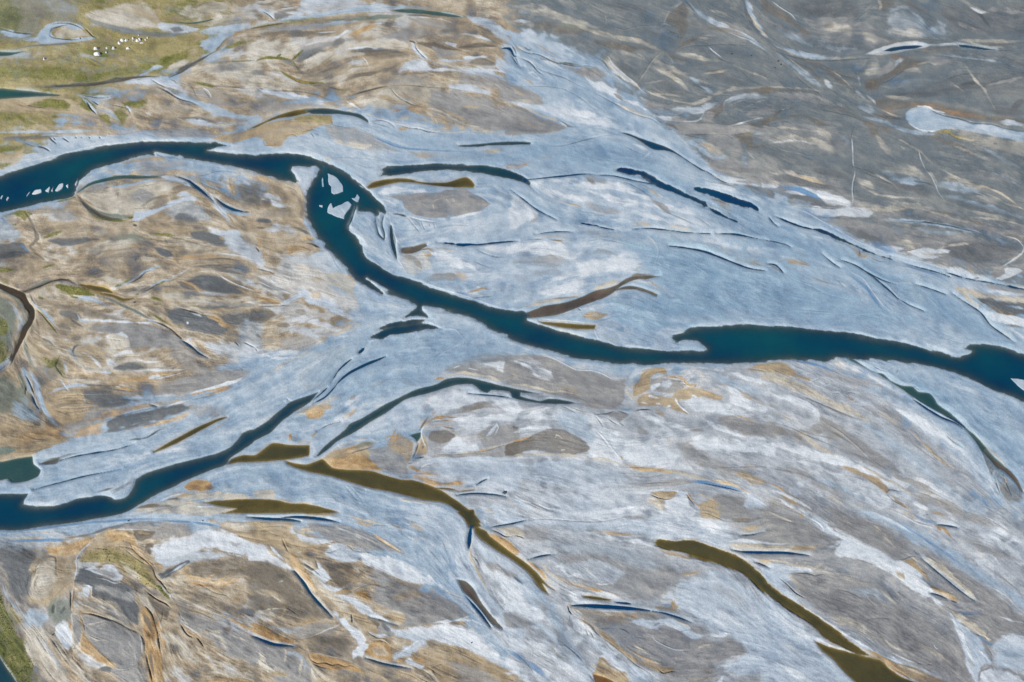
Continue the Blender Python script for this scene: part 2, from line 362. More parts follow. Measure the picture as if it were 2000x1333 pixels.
SURVEY.append("""
@1000 0 4
sc 50 .7: 0 80 150 100 350 130 500 180 700 230
sw 26 .8: 0 170 100 175 160 190 60 200
sc 20 .6: 0 60 200 50 350 110
sd 60 .5: 700 30 900 60 1200 100
zn 26 .8: 60 210 200 160 300 170 400 210 550 215 750 260 740 275 600 270 480 270 330 240 180 235
sn 24 .7: 200 240 330 260 450 255
sx 16 .5: 350 200 480 215 600 230
d 5 .3: 560 0 610 50 680 90 730 115 800 130 900 160 1000 170
l 6 .3: 725 115 735 160 728 210
d 5 .2: 722 120 730 160 722 205
zn 8 .7: 815 235 830 235 825 265 812 262
l 6 .3: 650 220 730 210 800 225 880 240 1000 215 1100 208 1190 210
d 4 .2: 730 204 800 219 880 234 1000 209 1100 202 1190 204
zn 20 .9: 1250 90 1340 10 1360 40 1380 100 1370 150 1380 200 1330 240 1280 230 1200 190 1210 130
zn 16 .8: 1300 240 1370 230 1350 280 1300 350 1270 420 1250 430 1310 350
l 8 .4: 1185 200 1200 150 1240 80
sw 14 .8: 1140 220 1190 190 1240 210
si 14 .7: 1160 240 1220 210
d 5 .3: 1190 215 1240 250 1300 275 1295 330
si 16 .5: 1240 60 1290 50 1340 10
sn 30 .6: 1380 170 1440 190 1480 210
d 6 .4: 1350 0 1400 60 1450 110 1500 140
sg 50 .5: 1500 150 1650 200 1800 240 2000 330
sn 14 .7: 1550 150 1650 190 1750 240
sb 30 .6: 1380 20 1460 110 1560 170 1700 220
sc 30 .8: 1540 90 1640 110 1720 150
sw 10 .5: 1560 110 1700 150
sb 40 .8: 1820 -20 1850 100 1900 200 1990 300
sc 26 .8: 1840 100 1890 190 1950 260 2010 310
sd 24 .8: 1810 0 1830 100 1870 190 1940 260
sb 26 .7: 1600 210 1750 270 1850 310 1950 380 2000 410
d 6 .4: 1700 260 1850 310 1950 370 2000 400
sn 20 .8: 1410 240 1550 230 1700 250 1800 290 1880 320
sn 24 .8: 1270 400 1350 350 1430 310 1560 295
sc 20 .7: 1450 300 1540 310
sn 20 .7: 1300 350 1400 330 1450 310
sg 20 .6: 1480 280 1600 290
d 6 .3: 1250 430 1300 400 1400 365 1500 360 1650 355 1900 360
d 5 .4: 1510 365 1560 410 1620 460 1680 490 1720 500 1720 540
l 4: 1530 368 1580 415 1640 460
sn 10 .8: 1680 490 1740 500
zn 20 .95: 640 310 700 320 860 345 1000 370 1100 385 1180 410 1100 400 980 390 930 425 860 390 760 380 660 340
sn 16 .8: 960 340 1060 355
sc 40 .9: 720 290 900 310 1050 350 1150 400
sc 30 .7: 500 200 600 240 800 290 900 300
sc 20 .5: 780 400 1000 450 1080 510
zn 26 .95: 1180 400 1240 430 1330 460 1450 490 1560 505 1520 520 1400 500 1290 470 1200 430
sc 30 .8: 1280 420 1450 460 1650 490
zi 24 .4: 1240 460 1280 510 1250 500
sc 10 .7: 1180 420 1240 460 1260 510
l 8 .4: 1180 405 1100 480 1050 560 1000 630 970 670
d 5 .3: 1172 400 1092 475 1042 555 992 625 962 665
sn 30 .9: 1150 510 1220 560 1280 580 1360 610
sn 40 .8: 1240 610 1300 640
sc 40 .7: 1100 480 1250 550 1380 600
sc 30 .8: 1090 515 1200 570 1300 640 1380 720
sc 22 .7: 1400 620 1550 670 1700 710
sb 30 .6: 1380 600 1500 690 1580 740
d 5 .3: 1380 640 1480 690 1560 745
sg 40 .5: 760 430 900 560 1000 640
sd 60 .6: 800 490 950 560 1050 560
sd 60 .5: 1120 620 1250 700 1380 740
sd 50 .5: 1500 560 1700 640 1850 670
sn 24 .8: 1510 565 1600 560 1690 545
sc 14 .6: 1490 580 1600 570 1700 550
sc 16 .7: 1700 500 1850 570 1950 600 2000 640
sn 16 .8: 1900 580 2000 605
d 5 .2: 1720 540 1800 570 1880 640 2000 685
sc 26 .8: 1180 890 1320 840 1480 800 1620 730 1800 695 2000 690
zn 24 .9: 1750 750 1830 720 1920 700 2010 690 2010 750 1900 745 1800 745 1750 765
si 40 .8: 1650 820 1750 770 1900 760 2000 770
sw 10 .7: 1650 860 1660 800 1720 770
sw 8 .6: 1780 870 1900 810 2000 780
sw 6 .6: 1700 830 1800 790 1900 770
zg 30 .6: 1800 920 1900 830 2000 810 2000 900
si 50 .9: 1120 920 1300 880 1450 870 1550 830 1650 790
zw 10 .95: 1130 910 1250 920 1330 910 1300 930 1400 950 1480 920 1500 880 1480 940 1420 965 1300 955 1180 945
zg 14 .8: 1250 930 1330 915 1380 935 1330 955 1250 950
zg 20 .9: 1500 900 1600 830 1650 800 1650 860 1600 900 1560 960 1480 950
zn 12 .9: 1560 950 1580 890 1530 870 1600 840 1650 800 1650 870 1600 920
so 14 .7: 1555 885 1570 890
sn 20 .8: 1680 980 1800 950
sw 10 .9: 1660 995 1750 980 1850 950 1990 920
zn 14 .9: 1840 970 1940 940 2010 920 2010 990 1900 1000 1850 990
zg 24 .9: 1200 950 1300 970 1500 960 1700 990 1850 1000 2000 1000 1850 1040 1650 1050 1400 1050 1280 1040 1200 1000
d 5 .3: 1280 960 1450 965 1600 970 1700 980
d 5 .3: 1700 1060 1850 1040 2000 990
zn 20 .95: 1190 960 1260 970 1300 1020 1250 1030 1200 1000
sk 12 .7: 1100 920 1160 960 1200 1010 1280 1025
d 5 .4: 1300 1050 1500 1055 1650 1055 1700 1070 1740 1100 1800 1120 1810 1160
zn 18 .95: 1740 1060 1850 1050 1890 1100 1880 1140 2000 1130 1960 1160 1850 1180 1810 1150
zc 14 .5: 1840 1030 2000 1010 2000 1050 1880 1050
si 20 .8: 1880 1060 2000 1040
zg 30 .7: 1520 1060 1700 1060 1800 1150 1820 1260 1700 1200 1500 1100
si 12 .6: 1820 1180 1890 1250 1900 1290
sc 50 .8: 1420 1080 1500 1130 1600 1200 1700 1260
so 12 .7: 1440 1100 1520 1150 1580 1200
d 5 .3: 1340 1050 1450 1080 1540 1090 1540 1070
sw 20 .8: 1270 1050 1330 1100 1380 1150
sw 26 .7: 1340 1140 1450 1230 1500 1260 1600 1310
sw 10 .7: 1520 1300 1640 1320
sd 60 .7: 1380 1130 1500 1230 1600 1290 1750 1330
sg 60 .6: 1500 1200 1700 1290
so 10 .6: 880 600 940 640 1000 680
sc 30 .9: 700 420 780 500 850 580 950 660 1000 700
sc 16 .9: 700 460 800 560 900 640
d 5 .4: 640 440 720 490 760 550 850 620 930 680
l 5: 745 430 780 500 840 560 950 650 1020 720 1080 750
sb 20 .7: 650 450 740 540 830 620 900 680
sc 14 .8: 960 670 1100 740 1300 800 1450 820
so 8 .5: 1000 680 1200 760 1350 790
sc 10 .6: 1000 660 1100 650 1200 630
sc 12 .6: 1080 740 1250 750 1330 770
zg 30 .8: 1000 770 1150 830 1200 870 1130 900 1050 840
d 4 .2: 960 740 1050 790 1150 820
zb 90 .9: 0 250 100 270 250 290 400 360 520 420 640 460 740 550 800 620 900 690 980 780 1040 860 1100 920 1200 990 1280 1040 1350 1130 1450 1220 1500 1270 1550 1330 1050 1330 0 1330 0 1200 0 1060 100 1080 300 1060 440 1010 520 970 400 930 250 900 100 830 0 770 0 660 80 680 0 600
zi 26 .9: 60 270 150 265 260 310 380 350 450 390 400 400 480 450 380 430 280 390 150 330
si 24 .8: 460 400 560 460 660 510 740 560
so 14 .5: 180 340 300 420 380 470
st 14 .5: 440 500 540 510
sd 12 .7: 90 370 130 400 160 390
d 6: 0 320 40 370 80 400 130 420 200 430 260 455 330 490 400 505 480 520 600 520 680 540
sk 16 .5: 360 490 430 505 540 510
zd 40 .6: 160 410 260 470 400 520 500 540 640 530 700 560 740 610 600 600 400 540 250 500
zg 26 .9: 520 540 620 530 700 560 740 600 640 610 560 600 500 570
zp 14 .5: 0 360 60 370 80 400 20 400
d 8: 0 360 20 390 40 440
d 9: 0 380 30 460 60 520 80 530
d 7: 60 460 120 480 160 510 200 560 255 595
si 20 .8: 100 520 160 600 250 640 150 650
sw 14 .7: 110 590 160 570 240 640
so 16 .7: 90 620 130 640 160 670
zc 14 .6: 30 360 80 370 90 400 50 390
si 30 .7: 180 470 330 520 450 590 600 660
zg 30 .6: 450 540 560 560 700 620 800 680 900 760 800 720 600 640 500 600
zw 24 .9: 570 610 640 650 700 640 760 680 820 700 800 740 880 780 960 790 1040 860 960 830 860 800 760 760 660 720 600 670
zd 24 .5: 780 620 880 680 950 720 960 770 880 740 800 690
zn 10 .5: 800 740 850 760 880 800 810 770
sg 10 .8: 790 740 860 790 920 810
d 6 .4: 80 470 200 540 300 580 400 610 480 650 560 690 620 715
d 8 .5: 620 710 700 760 760 790 850 840 920 880 1000 910 1080 930 1130 960 1190 1000
so 8 .4: 630 715 650 725
zc 14 .5: 820 810 950 860 1080 920 1000 910 880 860
sb 50 .8: 260 520 400 580 600 700
d 4 .3: 0 655 100 680 250 680 350 690 450 720 560 790 640 860 720 920
zi 40 .8: 100 820 250 830 420 800 560 860 700 920 850 1000 1000 1060 900 1040 750 1000 600 980 500 960 350 900
sw 40 .7: 330 870 500 890 600 900 700 930
sv 16 .4: 720 780 850 860 950 920
si 40 .6: 780 900 900 970 1050 1040
zi 30 .5: 600 1000 800 1000 900 1010 700 1010
zn 30 .5: 1100 1090 1110 1100 1100 1110
zg 30 .9: -100 640 0 665 80 680 180 740 240 810 160 820 60 800 -100 780
so 14 .5: 0 690 60 730 120 760
sc 24 .8: 0 790 80 800 180 810
sw 24 .7: 0 800 100 830 200 850
zi 20 .8: 80 830 200 840 300 870 420 910 480 960 400 940 250 880 120 860
zg 20 .9: -60 840 0 830 140 880 260 930 350 960 430 1005 340 1040 200 1060 80 1065 0 1060 -60 1050
sn 20 .6: 0 830 80 860 160 890
sc 16 .9: 100 850 250 910 360 950 430 1000
st 16 .7: 0 900 60 940 160 990 260 1010
zd 30 .5: 0 980 150 1010 300 1030 100 1050
sd 16 .6: 340 920 440 990 500 1000
l 5: 430 1005 420 985 360 950
sc 10 .8: 0 1065 100 1070 250 1055 400 1020
sv 16 .4: 700 1020 850 1070 1000 1130 1060 1170
d 6 .6: 275 1140 350 1145 430 1135 540 1105 640 1080 740 1060 860 1055
si 30 .8: 620 1080 760 1070 880 1090 980 1120
sw 22 .7: 940 1130 1020 1160 1080 1190
st 18 .6: 960 1090 1020 1120 1090 1170
d 5 .3: 870 1140 950 1180 1050 1220
sw 20 .6: 700 1170 850 1230 980 1240
si 30 .8: 680 1140 850 1190 1000 1220
l 4: 1000 1250 1050 1225 1085 1180
d 5 .3: 700 1250 850 1270 980 1265
sc 20 .7: 0 1070 -10 1070
st 26 .7: 220 1240 280 1235 340 1240
so 12 .8: 0 1260 60 1265 120 1280 170 1270
zo 8 .8: 0 1290 60 1290 100 1285 130 1290 60 1320 0 1325
d 4 .3: 0 1330 70 1315 130 1290
d 4 .2: 0 1255 40 1240
si 24 .7: 120 1170 180 1180 250 1190
zb 30 .6: 1080 1190 1250 1190 1400 1290 1450 1330 1080 1330
@1500 0 4
zd 60 .55: 150 30 500 0 700 60 700 150 500 150 300 150
sd 50 .7: 350 90 430 100 500 80
sd 40 .5: 200 60 400 120 640 150
zd 60 .5: 1300 60 1450 60 1700 60 2000 50 2000 300 1750 290 1550 260 1400 180
sd 50 .6: 1350 100 1500 190 1700 250
sk 20 .4: 1600 70 1680 150 1740 240
d 5 .3: 640 200 690 160 740 120 800 70 860 30
l 4 .3: 650 195 700 160 750 120 800 80
sn 26 .9: 1000 0 1100 40 1180 80 1250 120 1330 170
zn 30 .8: 860 0 1000 0 980 40 900 100 860 60
sc 20 .7: 850 0 880 50 870 90
si 30 .7: 940 100 1060 60 1150 120 1250 200 1360 280
zi 60 .6: 950 100 1180 100 1250 200 1330 200 1400 260 1380 310 1150 310 950 260
sc 60 .8: 930 230 1060 250 1200 280
sw 24 .5: 960 230 1060 250 1130 270
sb 30 .6: 1180 160 1260 230 1340 290
d 4 .2: 1180 150 1240 220 1330 280 1400 310
zi 30 .6: 1320 160 1390 200 1380 260 1330 220
sc 30 .6: 1500 0 1620 80 1720 110
sw 20 .6: 1570 60 1650 100 1700 105
sg 40 .6: 1700 80 1850 90 2000 110
sg 40 .5: 1480 180 1700 280
zn 20 .9: 0 0 60 60 160 120 250 200 330 270 260 260 180 200 80 150 0 90
l 4: 20 10 100 70 180 120 230 180
zn 20 .7: 250 250 300 260 330 280 290 280
zg 30 .7: 0 130 100 200 250 270 350 330 500 390 400 380 200 300 60 220
zg 40 .5: 250 150 450 150 700 170 900 270 960 330 850 360 600 370 400 300
sc 60 .7: 350 200 600 240 850 310 950 340
sn 30 .6: 420 210 520 200
si 40 .6: 340 300 500 380 700 390
sb 40 .5: 60 220 200 300 350 370
sd 30 .5: 800 240 900 290 1000 330
sc 30 .9: 0 280 60 360 180 420 350 450 560 460 680 455
sw 14 .9: 0 300 60 370 250 430 450 460 640 455
sb 30 .8: 100 380 300 440 500 470
d 6 .5: 0 360 60 400 160 440 300 470 480 480 600 470 760 460 900 460
sn 30 .6: 560 440 700 430 900 410
sn 16 .7: 780 400 900 370 1050 330 1200 315 1400 325
zw 10 .95: 750 430 850 390 950 360 1060 335 1180 335 1280 355 1240 375 1130 385 1050 410 900 435
so 8 .4: 870 400 960 355 1100 340 1200 350
sw 20 .8: 1260 360 1400 350 1480 345 1600 370
sn 14 .7: 1400 310 1500 330 1600 350 1700 360 1850 350 2000 345
sc 24 .8: 1480 320 1650 325 1850 330 2000 325
d 6 .5: 1250 375 1450 370 1600 385 1750 400 1900 395 2000 375
sn 40 .6: 780 440 1000 430 1200 410 1400 390 1600 410
sc 14 .7: 1580 340 1700 370 1850 380
sg 40 .6: 1600 440 1800 480 2000 540
sn 30 .6: 1850 470 2000 520
sb 14 .6: 1300 430 1550 460 1800 490 2000 550
sc 20 .5: 1450 440 1600 430 1750 480
d 6 .3: 60 400 150 460 240 530 320 590
sn 30 .9: 120 440 230 500 330 550 400 620 450 650
sn 40 .9: 240 470 380 520 500 590 600 660 680 720
sn 30 .8: 360 480 500 560 600 610 740 640
sc 16 .7: 160 460 280 560 360 620
sc 14 .9: 380 510 500 560 600 640 660 700
d 5 .3: 400 500 560 590 640 610 740 640
sw 30 .8: 440 630 480 680 500 700
sw 30 .8: 680 710 720 740 760 780
sb 40 .5: 60 420 200 520 300 600 420 700
zc 40 .8: 660 490 850 500 900 550 800 590 680 560
sw 20 .7: 670 550 780 550 870 540
zn 30 .95: 960 430 1080 450 1180 470 1240 490 1160 520 1080 560 980 620 900 680 840 710 760 710 750 650 840 620 920 560 1000 500
zn 24 .8: 700 600 780 620 860 620 840 700 760 690
sg 60 .9: 850 600 920 540 1000 480
si 26 .8: 990 530 1010 490 1060 470
d 6 .3: 870 670 950 630 1020 580 1090 540
sc 14 .8: 1160 510 1260 490 1300 510 1360 470
sc 30 .8: 1060 560 1140 560 1200 575
sc 50 .7: 980 600 1060 620 1100 640
sc 30 .8: 870 680 1000 690 1100 690
sg 50 .6: 1200 450 1350 480 1500 470
zd 40 .45: 1150 680 1350 620 1500 590 1700 580 2000 560 2000 720 1700 740 1400 760 1150 740
d 5 .3: 1350 640 1500 590 1680 575
sk 40 .4: 1480 690 1580 660 1640 690
sd 30 .6: 1300 720 1500 690 1700 670 2000 600
sg 20 .6: 1700 680 1850 640 2000 610
sd 50 .6: 900 730 1100 750 1350 750
sd 50 .6: 1700 860 1850 880 2000 890
sd 40 .7: 1890 880 1950 820 2000 790
sc 12 .35: 1510 460 1560 550 1620 640 1680 700 1730 790 1780 880
sc 16 .5: 1590 600 1620 640 1650 670
sg 6 .5: 1200 520 1350 600 1480 690 1560 750
sc 26 .9: 890 750 1000 770 1120 780
si 30 .7: 700 600 720 680
zn 24 .95: 810 800 900 770 1000 790 1200 800 1400 840 1560 870 1700 920 1850 930 2000 940 2000 970 1850 960 1650 940 1500 920 1350 880 1200 850 1050 850 900 870 840 840
sr 24 .6: 1100 810 1300 850 1500 900 1700 930
sr 24 .5: 850 870 1000 890 1050 880
zi 26 .8: 700 800 820 850 850 880 780 890 700 840
sw 16 .8: 760 740 820 790 840 830
sc 16 .9: 850 850 940 900 1060 920
d 6 .3: 840 860 900 900 1000 930 1070 940
sd 20 .7: 850 850 950 920 1060 930
zb 14 1: 1070 890 1120 860 1210 845 1300 880 1400 920 1600 960 1750 990 1900 1030 2100 1060 2100 1130 1900 1100 1700 1060 1500 1020 1380 1010 1300 1035 1220 1030 1120 990 1080 940
d 9 .6: 1080 880 1140 855 1200 835 1260 855 1320 890 1400 915 1500 935 1600 965 1750 980 1850 1010 2000 1030
sw 14 .8: 1160 835 1220 845 1300 870 1380 890
si 30 .9: 1400 950 1600 990 1800 1040 2000 1080
si 30 .9: 1800 960 2000 980
sw 8 1: 1080 940 1110 980 1180 1020 1260 1035 1320 1020
d 8: 1240 1035 1290 1040
sn 16 .9: 800 890 900 920 1000 960 1080 1000 1160 1020
sy 24 .9: 1300 1040 1400 1040 1480 1080 1610 1105
d 4 .4: 1420 1060 1480 1090 1600 1110
zc 50 .7: 1450 1010 1700 1060 1900 1100 2100 1130 2100 1280 1900 1220 1700 1170 1500 1090
sn 12 .8: 1750 1130 1790 1132
zn 24 .85: 700 920 800 960 860 1000 860 1060 920 1100 860 1080 800 1060 780 1000
sn 30 .8: 860 980 900 1010 970 1060
sn 34 .8: 1180 1060 1300 1080 1400 1120 1520 1170 1620 1230 1750 1270
sn 20 .6: 1560 1150 1700 1210 1800 1240
sb 30 .6: 740 920 900 960 1100 1030 1300 1060
sc 26 .8: 1450 1150 1600 1210 1750 1270
sb 30 .5: 1650 1150 1850 1260 2000 1330
zn 16 .7: 0 690 150 700 300 710 420 730 330 735 200 725 0 735
sc 14 .9: 0 685 150 690 300 700 430 725
d 5 .3: 160 490 200 570 260 640 340 700 400 740 440 790 520 830 650 860
d 5 .3: 320 840 500 880 640 910 740 950
sg 80 .6: 0 760 200 760 400 800 600 860
zn 14 .9: 0 950 40 920 60 890 100 850 200 840 190 860 120 870 60 930 200 900 320 920 420 960 490 990 380 980 300 930 180 920 80 940 0 980
sn 20 .7: 0 930 100 860
si 16 .8: 100 860 160 850
sn 16 .9: 340 940 380 980 480 990
sn 14 .8: 300 810 450 830 600 860 700 910
sn 40 .5: 400 850 550 870 700 920
d 4 .3: 0 980 100 960 210 955
zg 60 .5: 0 990 300 980 600 1040 640 1180 300 1180 0 1080
sc 50 .7: 380 1010 450 1060 540 1120
sc 40 .7: 840 1060 900 1150 980 1240
sc 50 .8: 0 1110 200 1090 400 1130 550 1200 620 1270
sw 12 .6: 0 1130 200 1105 380 1135
sc 16 .7: 0 1000 200 1010 400 1040
sc 10 .7: 0 1150 200 1200 400 1240
sd 50 .5: 0 1200 200 1250 500 1310
d 4 .3: 620 1280 720 1320 800 1333
sn 10 .8: 0 1150 100 1200
d 4 .4: 700 930 680 980 655 1040 650 1120 660 1200 655 1280 680 1330
l 6: 650 1070 656 1140 660 1220 665 1290 680 1330
sc 8 .7: 620 1060 700 1080
si 40 .5: 560 1060 640 1130
sc 12 .7: 700 1150 780 1190 850 1190
d 3 .2: 1170 1180 1180 1240 1220 1320
l 4: 1175 1175 1190 1250 1230 1333
sc 20 .8: 960 1060 1100 1140 1200 1200 1250 1260 1380 1333
sn 8 .8: 1050 1120 1070 1130
sc 40 .6: 1250 1180 1400 1220 1600 1290 1700 1340
sc 14 .6: 1030 1150 1070 1180
sn 6 .8: 1250 1195 1330 1215
""")
